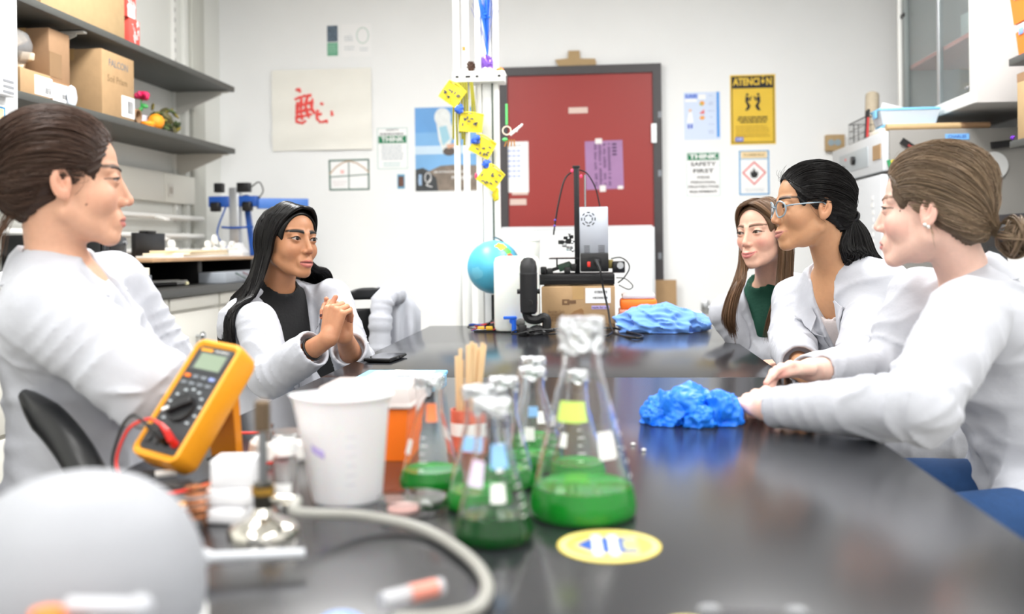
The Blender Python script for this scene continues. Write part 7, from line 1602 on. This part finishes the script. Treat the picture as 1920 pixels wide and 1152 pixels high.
def push_out(p, g, o=.010):
    out = []
    for q in g:
        q = Vector(q); h = p['bvh'].find_nearest(q)
        if h[0] is not None and (q - h[0]).dot(h[1]) < o and (q - h[0]).length < .12 and q.z < p['C'][2] - .10: q = h[0] + h[1] * o
        out.append(A3(q))
    return np.array(out)
def lock_bundle(p, name, guides, color, n=300, seed=3, r=.0011, m=18, spread0=.01, spread1=.02, world=True, var=.3, fat=0, fat_r=.005, wave=.0):
    """strands interpolated between guide curves given in world space"""
    rg = np.random.RandomState(seed); t = np.linspace(0, 1, m); gs = [push_out(p, interp_poly(g, t), .006 + spread1 * .8) for g in guides]; gs = np.array(gs); paths = []; rad = []; ng = len(guides)
    for i in range(n + fat):
        isf = i >= n; u = rg.rand() * (ng - 1) if ng > 1 else 0; k_ = min(int(u), max(ng - 2, 0)); f = u - k_; base = gs[k_] * (1 - f) + gs[min(k_ + 1, ng - 1)] * f
        sp = spread0 + (spread1 - spread0) * t; off = rg.normal(size=3); off /= np.linalg.norm(off); off = off * rg.rand() ** .5 * (.75 if isf else 1.); e = base + off[None] * sp[:, None] + wave * np.sin(t * 9 + rg.rand() * 6)[:, None] * rg.normal(size=3)[None] * .3
        cut = 1 - .12 * rg.rand(); e = interp_poly(e, t * cut); paths.append(e); tp = np.clip((1 - t) * 5, .15, 1) * np.clip(t * 8 + .3, 0, 1); rad.append((fat_r if isf else r) * tp)
    V, F_, C_ = strands_mesh(np.array(paths), np.array(rad), color_set(color, n + fat, rg, var), 4); o = np_mesh(name, V, F_, M_hair, p['body'], tuple(p['loc0']), C_); o['kind'] = 'stuff'; return o
def from_head(p, pts): return [p['C'] + p['R'] @ (np.asarray(q, float) * p['hs']) for q in pts]
# ================================================================== the five people
DEG = PI / 180
def px3(px, py, d): return A3(atd(px, py, d))
# ---- woman in profile at the left
C1 = px3(124, 338, 1.72); N1 = px3(122, 492, 1.75); H1 = np.array([-.955, 1.71, .56])
S1r = px3(98, 585, 1.60); E1r = px3(276, 728, 1.56); W1r = np.array([-.86, 1.74, .84])
S1l = N1 + np.array([-.0, .165, -.055]); E1l = np.array([-.91, 1.92, .84]); W1l = np.array([-.88, 1.74, .82])
p1 = build_person(dict(label='woman in profile at the left with brown hair in a loose bun and crossed arms', head=C1, face=31 * DEG, pitch=.0, neck=N1, hip=H1, head_body=14 * DEG, seed=3, hres=.004,
    skin='#d3a287', blush=.22, blush_c='#c9796a', lip='#c0706a', brow='#1c110c', iris='#3a2418', res=.0019, mouth=.0012, lips=.85, mole=(.058, .03, -.045), nose=1.1, browt=1.15, hscale=1.03,
    arms=[(S1r, E1r, W1r), (S1l, E1l, W1l)], sleeve=(.075, .068, .052), vee=(.40, .028, 0), lapel=False, shirt='#e8e8ea', coat_off=.02, folds=1.25,
    hands=[dict(id='r', wrist=W1r, direction=(.0, .9, .1), palm_n=(-1, 0, -.2), side=-1, curls=[(.3, .4, .3)] * 4, elbow=E1r), dict(id='l', wrist=W1l, direction=(-.1, -.9, .1), palm_n=(-1, 0, 0), side=1, curls=[(.3, .4, .3)] * 4, elbow=E1l)],
    legs={1: ((-.62, 1.60, .53), (-.60, 1.60, .08)), -1: ((-.62, 1.84, .53), (-.60, 1.85, .08))}, jeans='#2c3a52'))
hair_cap(p1, 'hair_base', '#3f2e26', gather=(0, -.112, -.010), seed=4, puff=.001)
pulled_back(p1, '#46342b', (0, -.112, -.010), 3000, 5, lift=.008, sway=.05, fly=60, loose=.03)
bc = p1['C'] + p1['R'] @ np.array([0, -.128, -.016]); rg = np.random.RandomState(3); gl = []
for i in range(26):
    ax = rg.normal(size=3); ax /= np.linalg.norm(ax); e1 = np.cross(ax, [0, .3, 1]); e1 /= np.linalg.norm(e1); e2 = np.cross(ax, e1); r = .020 + .018 * rg.rand(); a0 = rg.rand() * 6
    gl.append([bc + (e1 * math.cos(a) + e2 * math.sin(a)) * r * np.array([1, 1, 1.15]) for a in np.linspace(a0, a0 + 4.6, 9)])
for i in range(0, 26, 2): pass
rgp = [interp_poly(g, np.linspace(0, 1, 18)) for g in gl]
def loops(p, name, gl, color, per, sp, r, seed):
    rg = np.random.RandomState(seed); t = np.linspace(0, 1, 18); P_ = []; Rr = []
    for g in gl:
        b = interp_poly(g, t)
        for _ in range(per): o = rg.normal(size=3) * sp; P_.append(b + o[None] * (.6 + .4 * np.sin(t * 3))[:, None]); Rr.append(np.full(18, r) * np.sin(np.clip(t + .08, 0, 1) * PI) ** .3)
    V, F_, C_ = strands_mesh(np.array(P_), np.array(Rr), color_set(color, len(P_), rg, .35), 4); o = np_mesh(name, V, F_, M_hair, p['body'], tuple(p['loc0']), C_); o['kind'] = 'stuff'
loops(p1, 'hair_bun', gl, '#40302a', 14, .0035, .0016, 8)
lock_bundle(p1, 'loose_hair', [from_head(p1, [(.03, -.085, -.06), (.03, -.098, -.09), (.028, -.105, -.12), (.03, -.112, -.15)]), from_head(p1, [(-.02, -.09, -.06), (-.02, -.11, -.09), (-.02, -.12, -.115), (-.03, -.125, -.135)])], '#5d4230', 40, 6, .0006, spread0=.012, spread1=.02)

# ---- long-haired woman with clasped hands
C2 = px3(541, 452, 2.9); N2 = px3(524, 552, 2.94); H2 = np.array([-1.08, 3.0, .56])
S2r = px3(482, 606, 2.76); E2r = px3(508, 708, 2.66); W2r = px3(617, 634, 2.55)
S2l = px3(622, 560, 3.02); E2l = px3(668, 690, 2.92); W2l = px3(645, 630, 2.66)
up2 = A3((.05, .0, 1)); K2 = px3(632, 572, 2.58)
gold = mat('ring_gold', '#d8a83a', .2, metal=1.)
rv = A3(r_); vv = A3(f_)
d2r = K2 + np.array([0, 0, -.03]) - W2r; d2l = K2 + np.array([0, 0, -.03]) + vv * .03 - W2l
p2 = build_person(dict(label='woman with long straight black hair, hands clasped, seated beyond the multimeter', head=C2, face=-34 * DEG, pitch=.06, roll=-.06, neck=N2, hip=H2, head_body=-34 * DEG, seed=8,
    skin='#b07c5a', hand_skin='#c08a68', blush=.18, blush_c='#a8604a', lip='#b0625c', brow='#050303', iris='#241610', res=.0022, mouth=.0035, eye=.0054, nose=1.12, browt=1.35, browa=.95, lips=1.15, lid=.3, lid_c='#7a4c3a',
    arms=[(S2r, E2r, W2r), (S2l, E2l, W2l)], sleeve=(.062, .060, .054), cuff=(.74, .62), vee=(.19, .075, .004), shirt='#121214', crew=1, neck_drop=-.045, neck_w=-.002, coat_off=.014, buttons=[],
    hands=[dict(id='r', wrist=W2r, direction=(.22, .10, 1.), palm_n=vv * .9 + rv * .45, side=1, curls=[(1.15, 1.15, .35), (1.2, 1.15, .35), (1.2, 1.2, .35), (1.2, 1.15, .35)], elbow=E2r, spread=.05, thumb=(.25, .2, .2), scale=.92),
           dict(id='l', wrist=W2l, direction=(-.10, -.02, 1.), palm_n=-vv * .9 - rv * .35, side=-1, curls=[(1.1, 1.15, .4), (1.1, 1.15, .4), (1.15, 1.15, .4), (1.15, 1.15, .4)], elbow=E2l, spread=.05, thumb=(.3, .3, .2), scale=.92)],
    nail='#3a1420', legs={1: ((-.80, 2.62, .54), (-.78, 2.60, .08)), -1: ((-.78, 2.92, .54), (-.72, 2.92, .08))}, jeans='#7fa6d8'))
# ---- woman in the dark green top at the far right
C3 = px3(1432, 437, 3.08); N3 = px3(1438, 540, 3.16); H3 = np.array([.70, 3.32, .56])
S3r = px3(1366, 588, 3.18); E3r = np.array([.505, 3.22, .72]); W3r = np.array([.60, 3.02, .70])
S3l = px3(1520, 590, 3.16); E3l = px3(1560, 650, 2.95); W3l = px3(1490, 680, 2.80)
p3 = build_person(dict(label='woman with long brown hair and a dark green top at the far right', head=C3, face=-136 * DEG, pitch=.02, roll=.05, neck=N3, hip=H3, head_body=-116 * DEG, seed=12, hres=.004,
    skin='#dcae98', blush=.5, blush_c='#d47f74', lip='#c06a68', brow='#5d4232', iris='#5a4a38', res=.0023, smile=1., nose=1.0, lid=.22,
    arms=[(S3r, E3r, W3r), (S3l, E3l, W3l)], vee=(.02, .070, .055), lapel_w=.045, cuff=(.99, .95), shirt='#0f4434', crew=1, neck_drop=-.045, neck_w=-.002, buttons=[(.085, .18)],
    hands=[dict(id='r', wrist=W3r, direction=(.7, -.6, .0), palm_n=(0, 0, -1), side=1, curls=[(.2, .3, .2)] * 4, elbow=E3r), dict(id='l', wrist=W3l, direction=(-.9, -.1, -.05), palm_n=(0, 0, -1), side=-1, curls=[(.2, .3, .2)] * 4, elbow=E3l)],
    legs={1: ((.36, 3.20, .54), (.34, 3.18, .08)), -1: ((.42, 2.98, .54), (.38, 2.96, .08))}))
# ---- woman with glasses and a black ponytail
C4 = px3(1521, 386, 2.5); N4 = px3(1556, 512, 2.56); H4 = np.array([.92, 2.74, .56])
S4l = px3(1630, 600, 2.44); E4l = px3(1612, 690, 2.26); W4l = px3(1515, 705, 2.16)
S4r = px3(1492, 562, 2.72); E4r = px3(1484, 648, 2.60); W4r = px3(1500, 682, 2.36)
p4 = build_person(dict(label='woman with clear glasses and a black ponytail, leaning forward', head=C4, face=-173 * DEG, pitch=-.02, neck=N4, hip=H4, head_body=-146 * DEG, seed=17, hres=.004,
    skin='#c08f6a', blush=.2, blush_c='#b4705a', lip='#b0706a', brow='#1c1512', iris='#1f1510', res=.0020, smile=.8, nose=.92, eye=.0042, browt=1.1,
    arms=[(S4r, E4r, W4r), (S4l, E4l, W4l)], sleeve=(.066, .060, .050), cuff=(1.0, 1.0), vee=(.26, .036, .004), lapel_w=.065, shirt='#c9bfbe', neck_drop=.065, neck_w=.006, neckline=.035, pockets=[(-.088, .245, .105, .12)], buttons=[(.03, .17)], coat_off=.02, folds=1.1,
    hands=[dict(id='r', wrist=W4r, direction=(.6, -.75, .0), palm_n=(0, 0, -1), side=1, curls=[(.2, .3, .2)] * 4, elbow=E4r), dict(id='l', wrist=W4l, direction=(-.2, .9, .0), palm_n=(0, 0, -1), side=-1, curls=[(.2, .3, .2)] * 4, elbow=E4l)],
    legs={1: ((.46, 2.72, .54), (.42, 2.70, .08)), -1: ((.50, 2.48, .54), (.46, 2.46, .08))}))
# ---- nearest woman at the right
C5 = px3(1746, 390, 1.90); N5 = px3(1800, 532, 1.95); H5 = np.array([.94, 1.98, .55])
S5l = np.array([.665, 1.80, .935]); E5l = np.array([.495, 1.56, .812]); W5l = np.array([.290, 1.72, .784])
S5r = np.array([.70, 2.16, .945]); E5r = np.array([.62, 2.14, .80]); W5r = px3(1520, 694, 1.95)
p5 = build_person(dict(label='nearest woman at the right with light brown low bun, forearms on the table', head=C5, face=151 * DEG, pitch=.0, roll=.0, neck=N5, hip=H5, head_body=168 * DEG, seed=23,
    skin='#e8bfae', hand_skin='#ecc9b8', blush=.5, blush_c='#df8a80', lip='#c4706c', brow='#7a5a44', iris='#4a5a6a', res=.0019, nose=1.0, mouth=.0, lips=.85, hscale=1.02,
    arms=[(S5r, E5r, W5r), (S5l, E5l, W5l)], skirt=.25, cuff=(.84, .96), sleeve=(.074, .058, .035), vee=(.33, .05, 0), lapel=False, shirt='#e8e8ea', coat_off=.022, folds=1.25,
    hands=[dict(id='r', wrist=W5r, direction=px3(1412, 692, 1.89) - W5r, palm_n=(.1, -.35, -.9), side=1, curls=[(.32, .28, .1), (.75, .5, .3), (.85, .6, .3), (.9, .6, .3)], elbow=E5r, spread=.03, thumb=(.2, .2, .1)),
           dict(id='l', wrist=W5l, direction=(-.16, .95, .08), palm_n=(.35, .1, -.9), side=-1, curls=[(1.1, 1.2, .6), (1.15, 1.2, .6), (1.2, 1.2, .6), (1.2, 1.2, .6)], elbow=E5l, spread=.04, thumb=(.5, .4, .4))],
    legs={1: ((.44, 2.10, .56), (.42, 2.08, .08)), -1: ((.50, 1.74, .56), (.46, 1.72, .08))}, jeans='#1f4270'))
# ---- hair of the other four
def W(px, py, d): return px3(px, py, d)
blk = '#080606'
hair_cap(p2, 'hair_base', blk, seed=5, lift=.001)
fh = lambda p, L: from_head(p, L)
r_f = fh(p2, [(.001, .074, .094), (.030, .078, .088), (.058, .058, .058), (.073, .030, .010), (.074, .010, -.045)]) + [W(482, 545, 2.80), W(452, 590, 2.74), W(440, 640, 2.72), W(436, 690, 2.72)]
r_m = fh(p2, [(.001, .02, .112), (.040, .018, .106), (.076, .008, .065), (.088, -.005, .010), (.088, -.015, -.045)]) + [W(470, 555, 2.80), W(446, 600, 2.74), W(432, 650, 2.73), W(428, 690, 2.74)]
r_b = fh(p2, [(.001, -.06, .100), (.040, -.068, .085), (.070, -.066, .040), (.080, -.060, -.010), (.080, -.055, -.06)]) + [W(455, 560, 2.92), W(436, 605, 2.90), W(424, 650, 2.88), W(422, 690, 2.88)]
lock_bundle(p2, 'hair', [r_f, r_m, r_b], blk, 1500, 11, .0011, 30, .004, .008, fat=160, fat_r=.0048)
l_f = fh(p2, [(-.001, .074, .094), (-.030, .077, .088), (-.058, .056, .058), (-.073, .024, .010), (-.078, -.01, -.04)]) + [W(592, 502, 3.0), W(612, 508, 3.05), W(622, 530, 3.1), W(620, 580, 3.14)]
l_m = fh(p2, [(-.001, .0, .112), (-.045, -.002, .104), (-.078, -.01, .060), (-.088, -.02, .010), (-.088, -.03, -.05)]) + [W(588, 508, 3.05), W(600, 520, 3.1), W(602, 560, 3.14), W(600, 600, 3.16)]
l_b = fh(p2, [(-.001, -.06, .100), (-.040, -.07, .085), (-.066, -.07, .040), (-.07, -.066, -.01), (-.06, -.066, -.07)]) + [W(560, 530, 3.12), W(560, 570, 3.16), W(560, 620, 3.18), W(560, 660, 3.18)]
lock_bundle(p2, 'hair', [l_f, l_m, l_b], blk, 700, 12, .0011, 30, .004, .012, fat=110, fat_r=.0048)
brn = '#5f4733'
hair_cap(p3, 'hair_base', brn, seed=6, lift=.0)
r_f = fh(p3, [(.001, .075, .092), (.030, .078, .084), (.057, .058, .054), (.071, .030, .010), (.074, .018, -.045)]) + [W(1394, 520, 2.98), W(1380, 560, 2.96), W(1374, 600, 2.96), W(1382, 626, 2.98)]
r_m = fh(p3, [(.001, .02, .110), (.040, .018, .104), (.074, .008, .063), (.085, -.002, .010), (.086, -.005, -.045)]) + [W(1384, 520, 3.0), W(1368, 560, 2.98), W(1360, 600, 2.98), W(1372, 622, 3.0)]
r_b = fh(p3, [(.001, -.06, .098), (.040, -.066, .083), (.068, -.064, .040), (.078, -.058, -.01), (.080, -.05, -.06)]) + [W(1388, 520, 3.08), W(1376, 560, 3.04), W(1372, 600, 3.02), W(1378, 640, 3.02)]
lock_bundle(p3, 'hair', [r_f, r_m, r_b], brn, 800, 13, .0011, 28, .004, .018, fat=110, fat_r=.005, wave=.004)
l_f = fh(p3, [(-.001, .075, .092), (-.030, .077, .084), (-.057, .056, .054), (-.071, .026, .010), (-.075, .014, -.045)]) + [W(1462, 520, 3.02), W(1456, 560, 3.0), W(1444, 600, 2.98), W(1436, 640, 2.98)]
l_m = fh(p3, [(-.001, .0, .110), (-.045, -.002, .102), (-.076, -.01, .060), (-.086, -.018, .010), (-.086, -.02, -.05)]) + [W(1480, 520, 3.05), W(1484, 560, 3.03), W(1476, 600, 3.0), W(1466, 640, 3.0)]
lock_bundle(p3, 'hair', [l_f, l_m], brn, 600, 14, .0011, 28, .004, .02, fat=80, fat_r=.005, wave=.004)
# ponytail
G4 = (0, -.112, -.030); hair_cap(p4, 'hair_base', blk, gather=G4, seed=7, lift=.001)
pulled_back(p4, '#0d0909', G4, 3000, 15, lift=.006, sway=.02, fly=70)
g4 = p4['C'] + p4['R'] @ np.array(G4)
t1 = [g4, W(1606, 412, 2.52), W(1624, 432, 2.52), W(1640, 475, 2.53), W(1656, 515, 2.55), W(1668, 545, 2.56)]
t2 = [g4, W(1597, 418, 2.50), W(1600, 450, 2.50), W(1608, 490, 2.50), W(1632, 525, 2.53), W(1655, 545, 2.55)]
t3 = [g4, W(1590, 424, 2.49), W(1578, 452, 2.48), W(1580, 475, 2.48), W(1598, 500, 2.50), W(1625, 525, 2.53)]
lock_bundle(p4, 'ponytail', [t1, t2, t3], blk, 900, 16, .0010, 22, .006, .012, fat=110, fat_r=.0042)
th = Vector(g4) - p4['loc0']; ax_ = (Vector(t1[1]) - Vector(t1[0])).normalized()
MB().tube([th - ax_ * .006 + Vector((0, 0, 0)), th, th + ax_ * .008], [.0135, .016, .0135], 14).build('hair_tie', M_black, p4['body'])
# glasses
gm = mat('clear_acetate', '#a9bcc8', .1, trans=.45, ior=1.4); gR = p4['R']; gC = p4['C']
def gl_pt(x, y, z): return Vector(gC + gR @ np.array([x, y, z])) - p4['loc0']
gt = bpy.data.objects.new('glasses', None); COL.objects.link(gt); gt.parent = p4['body']
for s_ in (-1, 1):
    q = [gl_pt(s_ * .034 + .0245 * math.cos(a) * (1 + .08 * math.sin(a)), .0955 - .014 * (abs(math.cos(a) * s_ + 0) if False else 0) - .010 * max(0, s_ * math.cos(a)), -.008 + .0205 * math.sin(a)) for a in np.linspace(0, 2 * PI, 33)]
    MB().tube(q, .0022, 8, cap=False).build('rim', gm, gt)
    n_ = 24; V_ = [gl_pt(s_ * .034, .0945, -.008)] + q[:-1][:32]; MB().add(V_, [(0, 1 + i, 1 + (i + 1) % 32) for i in range(32)]).build('lens', mat('lens_glass', '#ffffff', .0, trans=1., ior=1.02), gt)
    MB().tube([gl_pt(s_ * .0585, .084, .0), gl_pt(s_ * .069, .074, .002), gl_pt(s_ * .0745, .03, .005), gl_pt(s_ * .0765, -.004, .006), gl_pt(s_ * .0775, -.018, -.008)], .0018, 8).build('temple', gm, gt)
MB().tube([gl_pt(-.0105, .0965, -.004), gl_pt(0, .099, -.002), gl_pt(.0105, .0965, -.004)], .002, 8).build('bridge', gm, gt)
# necklace
tl = p4['tl']; L4 = p4['L']; nk = [p4['snap'](tl((x, .12, z)), .0) for x, z in ((-.04, L4 - .02), (-.022, L4 - .09), (.0, L4 - .15), (.022, L4 - .09), (.04, L4 - .02))]
# nearest woman's bun
G5 = (0, -.118, -.050); lb = '#7d6650'
hair_cap(p5, 'hair_base', '#655444', gather=G5, seed=9, lift=.003, puff=.002)
pulled_back(p5, '#7c6955', G5, 3200, 17, lift=.008, sway=.03, fly=30, loose=.03)
b5 = p5['C'] + p5['R'] @ np.array([0, -.150, -.060]); rg = np.random.RandomState(5); gl = []
for i in range(22):
    ax = rg.normal(size=3); ax /= np.linalg.norm(ax); e1 = np.cross(ax, [0, .3, 1]); e1 /= np.linalg.norm(e1); e2 = np.cross(ax, e1); r = .016 + .018 * rg.rand(); a0 = rg.rand() * 6
    gl.append([b5 + (e1 * math.cos(a) + e2 * math.sin(a)) * r * np.array([1, 1, 1.1]) for a in np.linspace(a0, a0 + 4.6, 9)])
loops(p5, 'hair_bun', gl, '#705e4c', 14, .0035, .0015, 9)
lock_bundle(p5, 'loose_hair', [fh(p5, [(-.070, -.012, -.015), (-.072, -.016, -.045), (-.068, -.022, -.075)]), fh(p5, [(-.066, .022, .03), (-.072, .005, .02), (-.077, -.014, .028)])], '#8a6f58', 26, 18, .0005, spread0=.004, spread1=.008)
th = Vector(p5['C'] + p5['R'] @ np.array([0, -.128, -.052])) - p5['loc0']; ax_ = Vector(p5['R'] @ np.array([0, -1, -.35])).normalized()
MB().tube([th - ax_ * .007, th, th + ax_ * .007], [.017, .019, .017], 14).build('hair_tie', M_dkgrey, p5['body'])
# earring
for i, (dy, dz) in enumerate(((-.004, -.034), (-.010, -.038))):
    e = Vector(p5['C'] + p5['R'] @ (np.array([-.082, dy, dz]) * 1.02)) - p5['loc0']; MB().sphere(e, .0038, 12, 8).build('earring', mat('pearl', '#e9e6e0', .15, metal=.4), p5['body'])
# bracelet and ring of the long-haired woman
w_ = Vector(W2r) * .72 + Vector(E2r) * .28; dv = (Vector(W2r) - Vector(E2r)).normalized(); q = dv.to_track_quat('Z', 'Y').to_matrix()
MB().tube([w_ + q @ Vector((.030 * math.cos(a), .030 * math.sin(a), 0)) - p2['loc0'] for a in np.linspace(0, 2 * PI, 25)], .0035, 8, cap=False).build('bracelet', M_black, p2['body'])
# ================================================================== chairs
M_chair = mat('chair_black', '#141517', .38); M_seat = mat('seat_fabric', '#1c1d20', .8, bump=.2, bscale=300)
def chair_back_sdf(P):
    x, y, z = P[:, 0], P[:, 1], P[:, 2]; yy = y + .9 * x * x - .25 * (z - .2) ** 2          # curved shell
    qx = np.abs(x) - (.20 - .13 * np.clip((z - .24) / .18, 0, 1) ** 2.2 - .03 * np.clip((.1 - z) / .1, 0, 1)) + .05; qz = np.abs(z - .2) - .22 + .05
    d2 = np.sqrt(np.maximum(qx, 0) ** 2 + np.maximum(qz, 0) ** 2) + np.minimum(np.maximum(qx, qz), 0) - .05
    sl = np.sqrt(np.maximum(np.abs(x) - .055, 0) ** 2 + (z - .355) ** 2) - .017; d2 = np.maximum(d2, -sl)
    return smax(d2, np.abs(yy) - .011, .006)
CBV, CBF = sdf_mesh(chair_back_sdf, (-.26, -.16, -.06), (.26, .12, .46), .006, 8)
def make_chair(label, loc, heading, group):
    t = thing('lab_chair', label, 'chair', loc, heading - PI / 2, group)        # local +y is the sitting direction
    MB().box((0, 0, .435), (.44, .44, .05), None, .02).build('seat', M_seat, t); MB().box((0, 0, .405), (.40, .40, .012), None, .004).build('seat_shell', M_chair, t)
    o = np_mesh('backrest', CBV, CBF, M_chair, None, (0, 0, 0), None, 1); o.parent = t; o.location = (0, -.235, .50)
    MB().tube(spline([(0, -.1, .40), (0, -.23, .40), (0, -.265, .46), (0, -.262, .62)], 6), .018, 10).build('back_bar', M_chair, t)
    MB().cyl((0, 0, .10), (0, 0, .40), .026).build('column', M_chair, t)
    for i in range(5):
        a = 2 * PI * i / 5 + .3; l = MB().box((.15 * math.cos(a), .15 * math.sin(a), .085), (.30, .04, .03), a, .006).build('base_arm', M_chair, t); MB().lathe([(.0, -.012), (.028, -.012), (.028, .012), (0, .012)], 16, (.29 * math.cos(a), .29 * math.sin(a), .0285), (PI / 2, 0, a)).build('caster', M_black, l)
    return t
g_ch = 'black lab chairs round the table'
ch1 = make_chair('black chair of the woman in profile at the left', (H1[0] - .0, H1[1], 0), 30 * DEG, g_ch)
# its near armrest shows beside her coat
il = Matrix.Rotation(-(30 * DEG - PI / 2), 3, 'Z'); org = Vector((H1[0], H1[1], 0))
arm_w = [Vector(px3(48, 742, 1.62)), Vector(px3(72, 768, 1.58)), Vector(px3(108, 805, 1.54)), Vector(px3(142, 850, 1.50)), Vector(px3(172, 905, 1.47)), Vector(px3(196, 960, 1.45))]
loc_ = [il @ (v - org) for v in arm_w]
MB().tube(spline(loc_, 8), [.012 + .016 * min(1, i / 12) for i in range(41)], 12).build('armrest', M_chair, ch1); MB().tube([loc_[5], loc_[5] + Vector((0, -.02, -.10)), Vector((.18, .1, .42))], .014, 8).build('arm_post', M_chair, ch1)
copy_tree(ch1, (0, 0, 0)) if False else None
c2 = make_chair('black chair under the long-haired woman with clasped hands', (H2[0] + .04, H2[1] - .04, 0), -80 * DEG, g_ch)
def dup_chair(label, loc, heading): return copy_tree(c2, loc, heading - PI / 2, label)
dup_chair('black chair under the woman in the green top', (H3[0], H3[1], 0), -150 * DEG); dup_chair('black chair under the woman with glasses', (H4[0], H4[1], 0), -160 * DEG); dup_chair('black chair under the nearest woman at the right', (H5[0], H5[1], 0), 175 * DEG)
ec = atd(712, 600, 3.75); ch6 = dup_chair('empty black chair with a coat over it, beyond the clasped hands', (ec.x + .05, ec.y - .16, 0), -62 * DEG)
# white coat draped over the empty chair's back
Mx = Matrix.Translation(ch6.location) @ Matrix.Rotation(-62 * DEG - PI / 2, 4, 'Z')
cu = []; n = 26; rg = random.Random(5)
for j in range(33):
    v = j / 32; row = []
    for i in range(n):
        u = i / (n - 1); x = .065 + .18 * u; top = .905 - .10 * max(0, u - .35) ** 1.5 * 2; s_ = (v - .42) * .62; ph = 1.6 * math.sin(u * 9 + 1) + u * 5
        if s_ < 0: y = -.235 - .022 - .05 * u * u + .012 * math.sin(u * 16 + ph); z = top + s_ * .9
        else: y = -.235 + .030 + .25 * max(0, s_) * .25 + .016 * math.sin(u * 17 + v * 3) * min(1, s_ * 8) - .05 * u * u; z = top - s_ * (1 + .12 * math.sin(u * 7))
        if abs(s_) < .03: z = top + .014
        row.append(Mx @ Vector((-x + .02, y, z)))
    cu.append(row)
cl = Vector((ch6.location.x, ch6.location.y, .6)); t = thing('draped_lab_coat', 'white lab coat draped over the empty black chair', 'coat', cl)
MB().sheet([[p - cl for p in r] for r in cu], .006).build('coat_body', M_coat, t, smooth=80)
sl = [Mx @ Vector(q) for q in ((-.12, -.20, .90), (-.05, -.17, .87), (-.03, -.15, .78), (-.025, -.14, .66), (-.03, -.13, .52))]; MB().tube([v - cl for v in spline(sl, 8)], [.044 + .003 * math.sin(i * .9) + .003 * math.sin(i * 2.3) for i in range(33)], 14).build('sleeve', M_coat, t, smooth=80)
